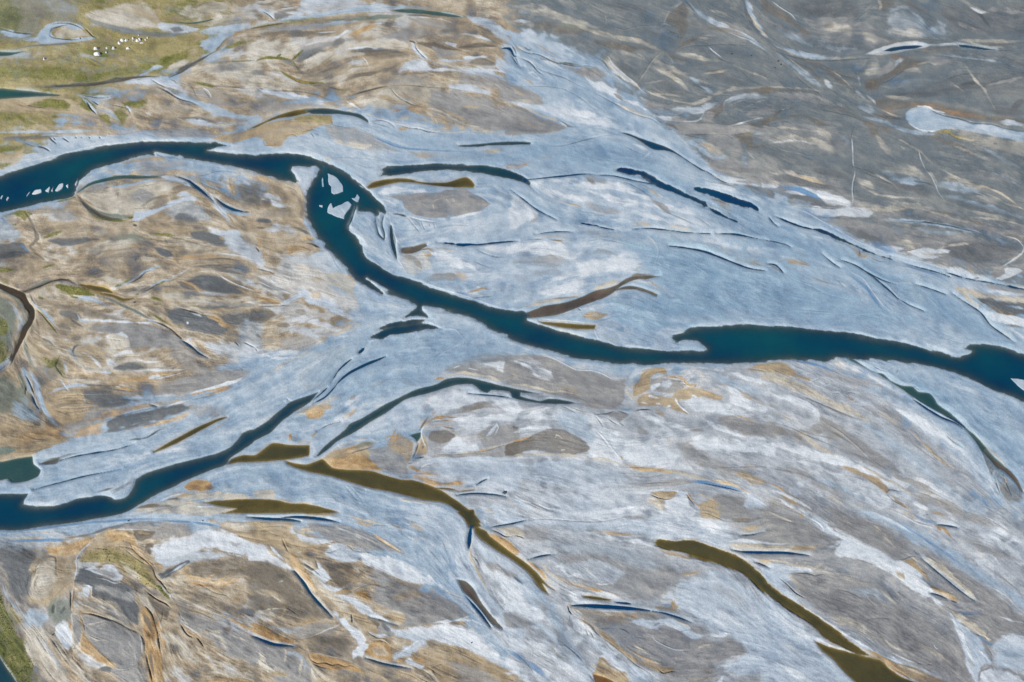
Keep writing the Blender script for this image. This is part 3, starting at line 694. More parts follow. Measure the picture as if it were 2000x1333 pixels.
SURVEY.append("""
@0 333 4
sb 26 .9: -100 355 0 340 200 290 400 235 500 210
se 16 1: 420 255 500 240 590 215
se 14 .7: 560 205 600 220
ze 20 .7: 20 370 80 330 180 320 240 350 200 390 120 350 60 360
se 14 .6: 80 430 140 430
zb 40 .6: -100 340 40 360 120 460 180 520 120 560 0 560 -100 560
sv 16 .5: 0 360 40 400 20 430
zd 26 .8: -60 600 60 580 180 580 260 660 160 680 60 700 -60 720
sv 14 .6: 160 570 200 620 260 660
d 6 .5: 20 690 100 640 200 640
zb 30 .5: -50 720 60 720 100 740 -50 760
sn 24 .6: 0 670 60 650 140 630
ze 26 .8: -60 770 60 760 160 755 120 790 0 800
se 20 .7: 340 540 400 510 500 480
se 20 .7: 330 770 400 750 430 755
zd 20 .75: 390 560 460 540 600 540 700 530 780 545 650 575 540 595 440 580
zg 40 .6: 380 300 560 320 620 380 500 400
sc 30 .8: 240 380 280 460 320 530
sn 20 .6: 200 320 260 420 300 540 240 600 300 660 380 720
d 4 .3: 200 320 240 390 300 520
d 5 .3: 250 630 320 680 380 720
sc 40 .5: 330 580 380 700 480 650
sx 60 .6: 800 560 1000 530 1200 560
sn 24 .5: 600 480 700 460
sn 30 .4: 560 800 700 720 850 580 1000 560
sn 40 .5: 820 690 950 670 1080 650
sc 60 .6: 650 600 800 600 1100 560
sn 16 .4: 640 720 800 640 1000 620 1160 570
zc 30 .7: 640 180 760 150 900 130 1100 100 1300 90 1400 110 1260 180 1200 290 1050 330 900 360 760 310 700 260
zg 26 .8: 1020 190 1100 160 1210 200 1150 250 1080 250 1020 230
d 5 .3: 1070 215 1110 240
d 3 .2: 1070 145 1120 155
sc 14 .7: 970 270 1050 280 1080 300 1160 300
sn 8 .5: 900 200 930 180 925 220
sn 20 .5: 1100 300 1200 230 1350 200
sn 50 .5: 1350 160 1500 130 1560 180
d 4 .3: 1310 190 1400 170 1450 150
si 30 .8: 1380 200 1450 190 1500 200
sg 60 .5: 640 170 800 110 960 70
sx 30 .8: 700 110 900 60 1100 55 1280 60
sk 20 .7: 880 45 1050 60 1200 50 1300 40
sb 22 .9: 860 130 1000 120 1150 90 1250 80
sb 20 .8: 1250 75 1400 90 1500 130
zi 14 .8: 1250 50 1350 50 1450 80 1540 140 1400 90 1300 80
sk 26 .8: 1380 45 1480 90 1560 150 1640 210 1690 260
sk 30 .8: 1690 220 1760 280 1860 320 1950 330
d 12: 1450 70 1520 120 1580 170 1650 220 1680 260
d 12: 1690 225 1740 270 1800 290 1880 320 1960 330
d 5 .4: 1690 260 1740 330 1800 370 1840 430
d 5 .3: 1560 90 1640 130 1720 170 1780 220
sb 26 .8: 1700 260 1740 300 1850 340 1980 350
d 4 .3: 1470 50 1600 40 1700 10 1850 15
sb 20 .6: 1540 60 1620 120 1740 160
sg 30 .7: 1600 60 1700 130 1760 200
st 30 .7: 1500 50 1600 90 1680 140
se 20 .5: 1560 60 1640 90
sc 26 .9: 1780 70 1790 140 1820 220
so 14 .6: 1790 60 1800 120 1830 230
sc 40 .5: 1820 20 1900 20 2000 60
zd 40 .6: 1850 120 2000 100 2000 280 1900 280 1840 200
sn 40 .5: 1750 40 1700 100
si 24 .5: 1900 90 1960 120
sk 12 .8: 600 190 640 240 680 290 760 350 850 390 950 390
sx 34 .85: 640 230 700 290 780 340 880 370 1000 370 1040 360
zn 10 .7: 620 210 660 240 740 310 860 350 900 365 760 330 680 280
se 16 .9: 690 320 760 370 850 390 940 400 1000 400
se 16 .9: 1000 380 1060 370
sd 8 .7: 600 195 680 300 740 350 820 390 900 400
d 8 .5: 1010 410 1060 400 1100 380
zi 16 .9: 1040 390 1060 340 1150 330 1250 290 1350 250 1420 240 1350 280 1250 320 1150 370 1080 400
d 6 .5: 1200 320 1280 280 1360 265 1420 260
si 30 .7: 1350 250 1450 230 1560 230
zb 40 .5: 1280 330 1450 260 1600 280 1640 400 1500 400 1350 380
zo 30 .4: 1550 260 1640 260 1640 290 1560 290
si 30 .7: 1640 180 1680 260 1740 340 1820 440
zd 40 .7: 1360 360 1500 360 1560 420 1480 430 1400 400
sn 24 .5: 1200 440 1350 420 1480 430
st 60 .6: 1080 450 1200 440 1400 470 1560 490
d 6 .4: 1040 430 1060 470 1120 500 1200 510 1300 520 1420 540 1560 580 1700 610 1800 620
se 16 .9: 1160 495 1300 510 1380 520
sc 14 .9: 1350 520 1450 530 1600 570 1740 590 1780 590
sk 10 .5: 1040 430 1080 440
zd 30 .8: 1480 480 1560 480 1660 500 1780 560 1820 600 1700 600 1600 570 1500 530
zd 30 .8: 1490 430 1600 440 1620 470 1520 470
si 26 .9: 1640 490 1760 500 1850 510 1920 570
zw 20 .8: 1640 460 1700 470 1720 490 1660 480
zi 40 .7: 1750 500 1840 480 1900 540 2000 640 2000 760 1920 700 1820 640 1780 580
sd 14 .6: 1180 540 1300 560 1450 560
sd 10 .6: 1290 540 1320 580
sc 60 .8: 1350 560 1500 590 1700 620
zd 26 .9: 1180 600 1250 610 1340 640 1360 670 1300 690 1260 670 1230 640
zd 20 .7: 980 690 1050 660 1120 650 1090 700 1050 740 1040 700
sk 8 .7: 970 690 1050 660 1160 660 1250 680
zc 20 .8: 1100 670 1180 670 1250 690 1180 720 1100 700
st 24 .9: 1000 590 1180 600 1230 650
zc 24 .6: 1250 700 1400 680 1550 650 1750 640 1900 680 1960 690 1700 700 1400 720
so 40 .6: 1300 720 1450 690 1600 680 1800 690
l 6: 1700 650 1850 670 1980 690
zd 30 .5: 1560 700 1700 700 1800 720 1700 730
sn 24 .5: 1600 700 1800 700 1960 720
sd 30 .6: 1500 760 1700 750 1900 770
sb 20 .9: 880 930 960 900 1050 850 1150 790 1270 750
d 9: 1000 890 1080 850 1140 800 1200 780
se 16 .7: 900 920 1000 870 1050 840
sb 14 .9: 1090 980 1130 970 1200 900 1280 870 1380 850
d 6: 1130 960 1200 910 1260 880
d 4 .3: 1280 870 1360 860 1430 820 1460 790
si 14 .8: 1300 860 1420 810 1480 770
se 14 .9: 1180 930 1250 890 1300 870
se 14 .9: 1060 970 1090 970
d 3 .3: 700 820 800 800 860 820
d 3 .3: 680 830 760 790 900 800
sk 10 .4: 600 860 700 780 830 740
st 70 .5: 900 780 1060 780
se 26 .5: 0 840 60 880 0 870
sk 20 .85: 200 940 300 900 380 870 460 855 540 860 590 900
sn 34 .9: -60 880 60 930 140 960 220 940 340 900
sx 20 .7: 230 930 320 890 420 860
d 6 .4: 430 855 480 850 540 855 590 880
sb 14 .6: 480 870 540 880 600 910
ze 20 1: 430 900 480 890 560 910 620 920 700 960 740 980 640 980 560 970 480 940
ze 20 .9: 520 930 600 940 680 980 600 985
se 18 .8: 620 870 640 910
sa 36 .9: 620 900 720 910 820 930 880 950
sa 34 .8: 700 950 820 960 900 970 960 1010 1040 1000
sn 20 .7: 860 960 1000 1000 1080 990
sc 30 .7: 780 840 950 880 1000 900
sc 30 .7: 930 960 1050 960 1150 900 1250 870
se 14 .8: 540 970 600 1000 700 1000
sc 14 .9: 560 980 640 995 760 1020 860 1050 920 1080
sb 30 .6: 580 1020 700 1010 820 1050 900 1090
sx 20 .7: 760 980 900 1030 1050 1100 1150 1150 1200 1180
sd 10 .5: 760 970 860 1010 960 1060 1080 1110 1180 1170
zd 14 .5: 1040 1030 1060 1030 1060 1042
se 20 .9: 1180 1000 1230 1010 1280 1030
se 16 .8: 1200 1050 1240 1050
se 14 .9: 1160 1100 1200 1130 1280 1180 1350 1220 1390 1250
sc 20 .8: 1240 1100 1300 1150 1360 1200 1420 1260 1550 1333
st 60 .6: 1270 1090 1330 1180 1450 1260
d 12: 1180 1175 1260 1200 1330 1240 1390 1290 1450 1340
sb 10 .8: 1150 1165 1230 1200 1300 1240
d 5 .5: 1290 1085 1330 1090
d 8: 1400 1080 1450 1090 1520 1110 1580 1130
sk 12 .7: 1560 1130 1600 1140 1640 1150
zd 40 .9: 1290 1100 1400 1080 1500 1110 1600 1150 1680 1170 1800 1260 1700 1290 1550 1260 1440 1220 1340 1170
si 16 .8: 1500 1120 1540 1130 1580 1150
sw 14 .9: 1460 1200 1480 1200
so 40 .85: 1620 1140 1700 1160 1750 1200 1820 1230
sc 30 .8: 1380 1070 1500 1080 1620 1120 1700 1150
st 30 .8: 1500 1060 1620 1080 1750 1100 1950 1090
se 10 .5: 1440 1070 1530 1070 1600 1090
so 14 .7: 1650 1100 1800 1110 2000 1090
zd 30 .7: 1720 1140 1800 1110 1950 1100 2000 1100 2000 1180 1900 1210 1830 1220 1760 1190
sn 24 .6: 1750 1090 1900 1060 2000 1060
zb 50 .5: 1900 1170 2000 1140 2000 1333 1850 1333 1850 1230
sg 30 .6: 1400 1000 1600 1030 1800 1050 2000 1060
zd 30 .8: 1560 1070 1800 1060 1700 1090 1580 1090
si 30 .7: 1520 960 1650 970 1800 980
zd 30 .9: 1420 900 1500 840 1580 820 1700 830 1780 870 1860 920 1930 970 1840 980 1700 960 1560 930 1460 930
so 30 .6: 1400 880 1500 900 1580 950
sn 26 .7: 1380 870 1450 900 1560 960
sd 20 .6: 1200 920 1350 910 1460 920
sc 14 .9: 1500 810 1600 795 1700 810 1780 860 1870 900 2000 950
l 5: 1700 810 1760 850 1840 890 1920 920 2000 950
d 3 .3: 1840 880 1900 900 1960 930
sd 30 .7: 1650 770 1800 790 1950 830
zc 30 .8: 1240 950 1400 950 1550 970 1700 1000 1600 1030 1400 1020 1280 990
sc 40 .7: 1700 1000 1850 1000 2000 1010
si 40 .6: 1800 820 1950 890 2000 900
d 4 .3: 1500 760 1650 745 1800 740 1900 770
d 4 .3: 1680 770 1800 760 1950 790
d 4 .4: 1640 700 1750 690 1900 715
sk 10 .7: 1750 1130 1760 1140
sx 40 .6: -60 960 60 960 120 1000 180 1080 200 1200 160 1333
zx 40 .7: -100 1000 60 1000 110 1060 130 1200 100 1333 -100 1333
sb 30 .5: 60 1010 130 1100 180 1200 100 1300
ze 30 .7: 0 1150 60 1170 80 1280 30 1300 -60 1300
sn 44 .95: 120 980 180 1000 210 1060 240 1110 220 1170
sa 24 .8: 150 1000 200 1040 250 1100
sn 36 .95: 240 1120 240 1180 200 1240 160 1333
sk 12 .6: 110 1000 170 1070 230 1140
so 10 .5: 240 1160 210 1240
sb 10 .9: 220 970 280 1060 340 1100 400 1180 470 1250
se 12 1: 280 1090 330 1130 370 1180 420 1240 465 1300
d 5 .4: 290 1080 360 1160 420 1230 470 1300
sk 12 .6: 240 970 260 1020 290 1060
se 14 .8: 300 1000 350 1010
d 4 .3: 260 1060 320 1080 370 1070 410 1070
sb 26 .6: 330 1090 380 1140 430 1200
zn 30 .6: 420 1050 600 1060 800 1120 1000 1180 1150 1190 1000 1180 800 1160 600 1100 440 1080
zd 26 .7: 470 1110 560 1100 620 1120 640 1160 600 1180 540 1160
sd 20 .8: 540 1150 600 1200 660 1230
sd 30 .6: 440 1210 540 1240 560 1280
zc 40 .6: 640 1180 760 1180 900 1180 800 1210 700 1220
zg 30 .9: 700 1240 800 1210 950 1200 1150 1210 1280 1240 1380 1300 1440 1333 1000 1333 900 1290 780 1270
sw 14 .8: 620 1170 800 1180 1000 1190 1200 1200
zw 16 .8: 820 1300 900 1290 960 1270 1000 1310 900 1320
sw 14 .7: 760 1270 820 1275
sd 12 .6: 640 1300 720 1280 760 1290
sb 10 .7: 600 1110 640 1180 700 1200
sn 30 .6: 250 1180 260 1300
sn 20 .6: 290 1150 320 1333
@500 333 4
si 60 .6: 0 160 100 220 240 290
sw 40 .8: 40 220 130 250 220 290
so 60 .5: 0 60 60 90 100 130
sn 30 .5: 100 120 200 160 240 240
sn 30 .5: 330 210 370 300 350 380
sd 60 .4: 40 360 180 330 300 350
sd 30 .7: 0 400 80 400 130 420
sn 20 .8: 0 450 90 455
sd 20 .7: 100 430 190 450
sd 20 .8: 300 450 380 480 430 510
so 20 .6: 360 525 450 560
sn 16 .5: 400 540 480 580
si 60 .6: 60 470 250 460 330 500
zb 24 .9: 380 380 420 420 500 510 580 630 700 770 860 920 1000 990 1100 1000 1240 1060 1180 1110 900 1300 600 1350 640 1300 700 1270 840 1160 850 1130 800 1040 780 950 780 860 740 810 640 780 580 620 500 560 420 480 380 420
d 4 .3: 560 600 620 720 660 780
sk 14 .8: 390 575 440 580 500 610
zo 14 .6: 200 600 300 590 380 605 430 630 380 640 330 640 300 660 240 670 260 630
sn 8 .7: 230 600 340 600 430 630
sc 24 .8: 240 670 320 650 420 640
d 3 .3: 430 635 520 632 580 630
so 14 .6: 90 760 160 710 230 690
zi 30 .5: 240 680 560 640 660 790 560 830 400 750
zc 24 .6: 540 830 640 800 740 830 780 890 760 940 790 1030 700 960 600 900
so 20 .5: 700 830 740 840 770 880
sc 40 .5: 300 730 420 780 560 840
so 14 .6: 0 530 30 560 20 640
d 7: 0 600 30 640
so 10 .6: 20 600 50 610
d 8 .6: 0 770 50 780 110 795 155 820
si 14 .8: 0 755 60 775 150 790
si 14 .7: 0 730 50 760
sd 30 .5: 0 830 60 880 160 930
zw 10 .5: 120 870 220 930 160 910
l 5: 20 870 120 920 200 940 300 980
sd 14 .5: 0 870 100 920 240 950
so 50 .9: 0 980 100 1010 200 1040
sc 30 .9: 0 960 80 990 160 1000 220 1040
sn 16 .5: 0 1040 100 1040 200 1045
d 5: 0 1060 100 1065 200 1060 280 1050
si 30 .8: 200 1050 300 1000 400 960
d 3 .2: 240 1020 380 960
sc 14 .7: 260 940 320 950
si 60 .9: 320 930 420 1000 560 1060 700 1130 820 1160
zn 40 .9: 0 1110 60 1100 140 1140 100 1170 40 1190 0 1190
zd 30 .7: 0 1120 60 1120 90 1150 0 1170
sn 30 .4: 300 1100 400 1130
sw 50 .6: 250 1180 400 1170 560 1220 700 1270
si 60 .5: 150 1260 300 1250 500 1270 640 1300
sn 30 .5: 160 1210 270 1220
sc 20 .7: 520 1300 640 1280 740 1220 840 1160
sc 16 .8: 700 1270 790 1220 850 1160
d 4 .2: 300 1240 450 1160 560 1150
sd 20 .6: 0 1280 60 1330
so 30 .4: 420 970 520 1000
sv 24 .4: 880 920 980 990 1080 1010
sb 60 .6: 1050 1010 1150 1080 1000 1130 860 1200
l 4: 740 800 800 860 880 920
l 5: 860 850 930 890 1000 930
zi 16 .9: 280 0 440 0 460 80 430 120 410 160 395 200 350 130 310 60
d 5: 420 130 440 90 450 80
l 6: 660 0 760 60 850 130 940 220 1020 310
l 7: 1010 320 1120 350 1250 380 1430 410
l 5: 1040 330 1060 440 1100 560 1100 680 1150 760 1190 830
zb 20 .9: 920 150 1000 140 1100 110 1200 110 1400 130 1500 140 1400 160 1200 180 1100 190 960 200
zw 18 .8: 920 190 1000 150 1100 130 1250 150 1400 160 1500 150 1350 180 1150 180 1000 200
zi 20 .6: 960 210 1060 200 1150 260 1160 300 1050 290 1000 290
sw 24 .8: 980 220 1060 250 1130 290
zg 14 .95: 1000 210 1100 195 1250 185 1400 165 1500 145 1620 150 1720 190 1800 240 1830 270 1780 310 1640 350 1500 370 1380 380 1250 350 1160 300 1140 250 1050 220
sn 30 .4: 1200 240 1350 200 1450 160
sc 10 .8: 1380 250 1460 215 1560 200 1600 210
sc 8 .7: 1385 260 1390 330
sc 4 .5: 1480 215 1520 270
sc 4 .5: 1530 210 1560 270
sc 4 .5: 1570 210 1590 250
sw 18 .9: 1380 385 1550 375 1700 345 1800 315
d 4 .3: 1700 190 1780 230 1830 270
d 4 .4: 1130 340 1200 370 1300 400 1440 415
sk 14 .8: 1060 340 1120 350 1180 370
d 5 .4: 1180 370 1230 430 1290 500
d 4 .3: 1210 380 1270 410 1300 470
d 5 .4: 1290 400 1310 450 1330 480
d 3 .3: 1350 420 1370 450
d 3 .3: 1390 420 1400 460
d 4 .3: 1430 480 1470 440 1550 430 1700 440
zi 50 .5: 1400 400 1700 370 2000 330 2000 480 1700 480 1450 450
si 30 .8: 1840 110 1950 180 2000 230
si 40 .8: 1650 190 1800 200 2000 260
zi 30 .5: 900 260 960 230 980 270
d 5 .4: 1500 0 1500 5
sn 16 .9: 1140 605 1250 600 1340 570
sk 14 .9: 1060 430 1075 500 1085 600 1100 680
d 6: 1060 440 1070 540 1090 660 1105 690
so 20 .7: 1280 620 1350 620 1380 640 1340 680 1300 640
d 8 .6: 1110 650 1140 630 1180 640 1250 630 1350 615 1400 610
sn 26 .9: 1135 640 1220 640 1290 620
sc 14 .7: 1340 610 1450 620 1560 630
zc 40 .4: 1120 660 1280 640 1380 700 1300 800 1200 820
sn 40 .4: 1140 680 1240 700 1300 780
sn 30 .5: 1280 550 1340 550
sb 30 .9: 1130 540 1300 550 1400 530
zw 26 .8: 1360 640 1450 640 1560 690 1620 740 1580 780 1500 730 1400 690
sw 24 .7: 1560 690 1650 740 1750 800
zw 30 .7: 1740 600 1900 590 2000 600 2000 660 1880 650
sn 50 .4: 1300 860 1500 840 1640 870
so 30 .35: 1560 800 1650 860
si 50 .7: 1500 900 1650 950 1780 1000
so 16 .7: 1650 960 1730 940 1780 920
so 18 .7: 1740 930 1780 925 1820 940
sw 16 .8: 1720 910 1760 920
sc 10 .9: 1660 985 1760 980 1850 970
d 3 .3: 1680 1000 1780 990 1870 980
d 6 .5: 1600 590 1700 590 1850 580 2000 560
d 6 .5: 1700 710 1770 740 1830 760
sb 24 .8: 1550 620 1650 660 1750 730 1830 770
sb 50 .6: 1600 600 1800 660 2000 780
d 4 .4: 1700 610 1800 660 1880 680 1950 680
l 5: 1190 830 1350 895 1500 945 1700 1005 1850 1060 2000 1095
sv 16 .6: 1650 1140 1800 1220 1950 1290
si 24 .6: 1400 1170 1440 1160
l 4: 1130 1185 1250 1175 1330 1180 1400 1210 1470 1240 1560 1250 1600 1290 1640 1333
si 50 .5: 1100 1280 1300 1260 1500 1260
""")
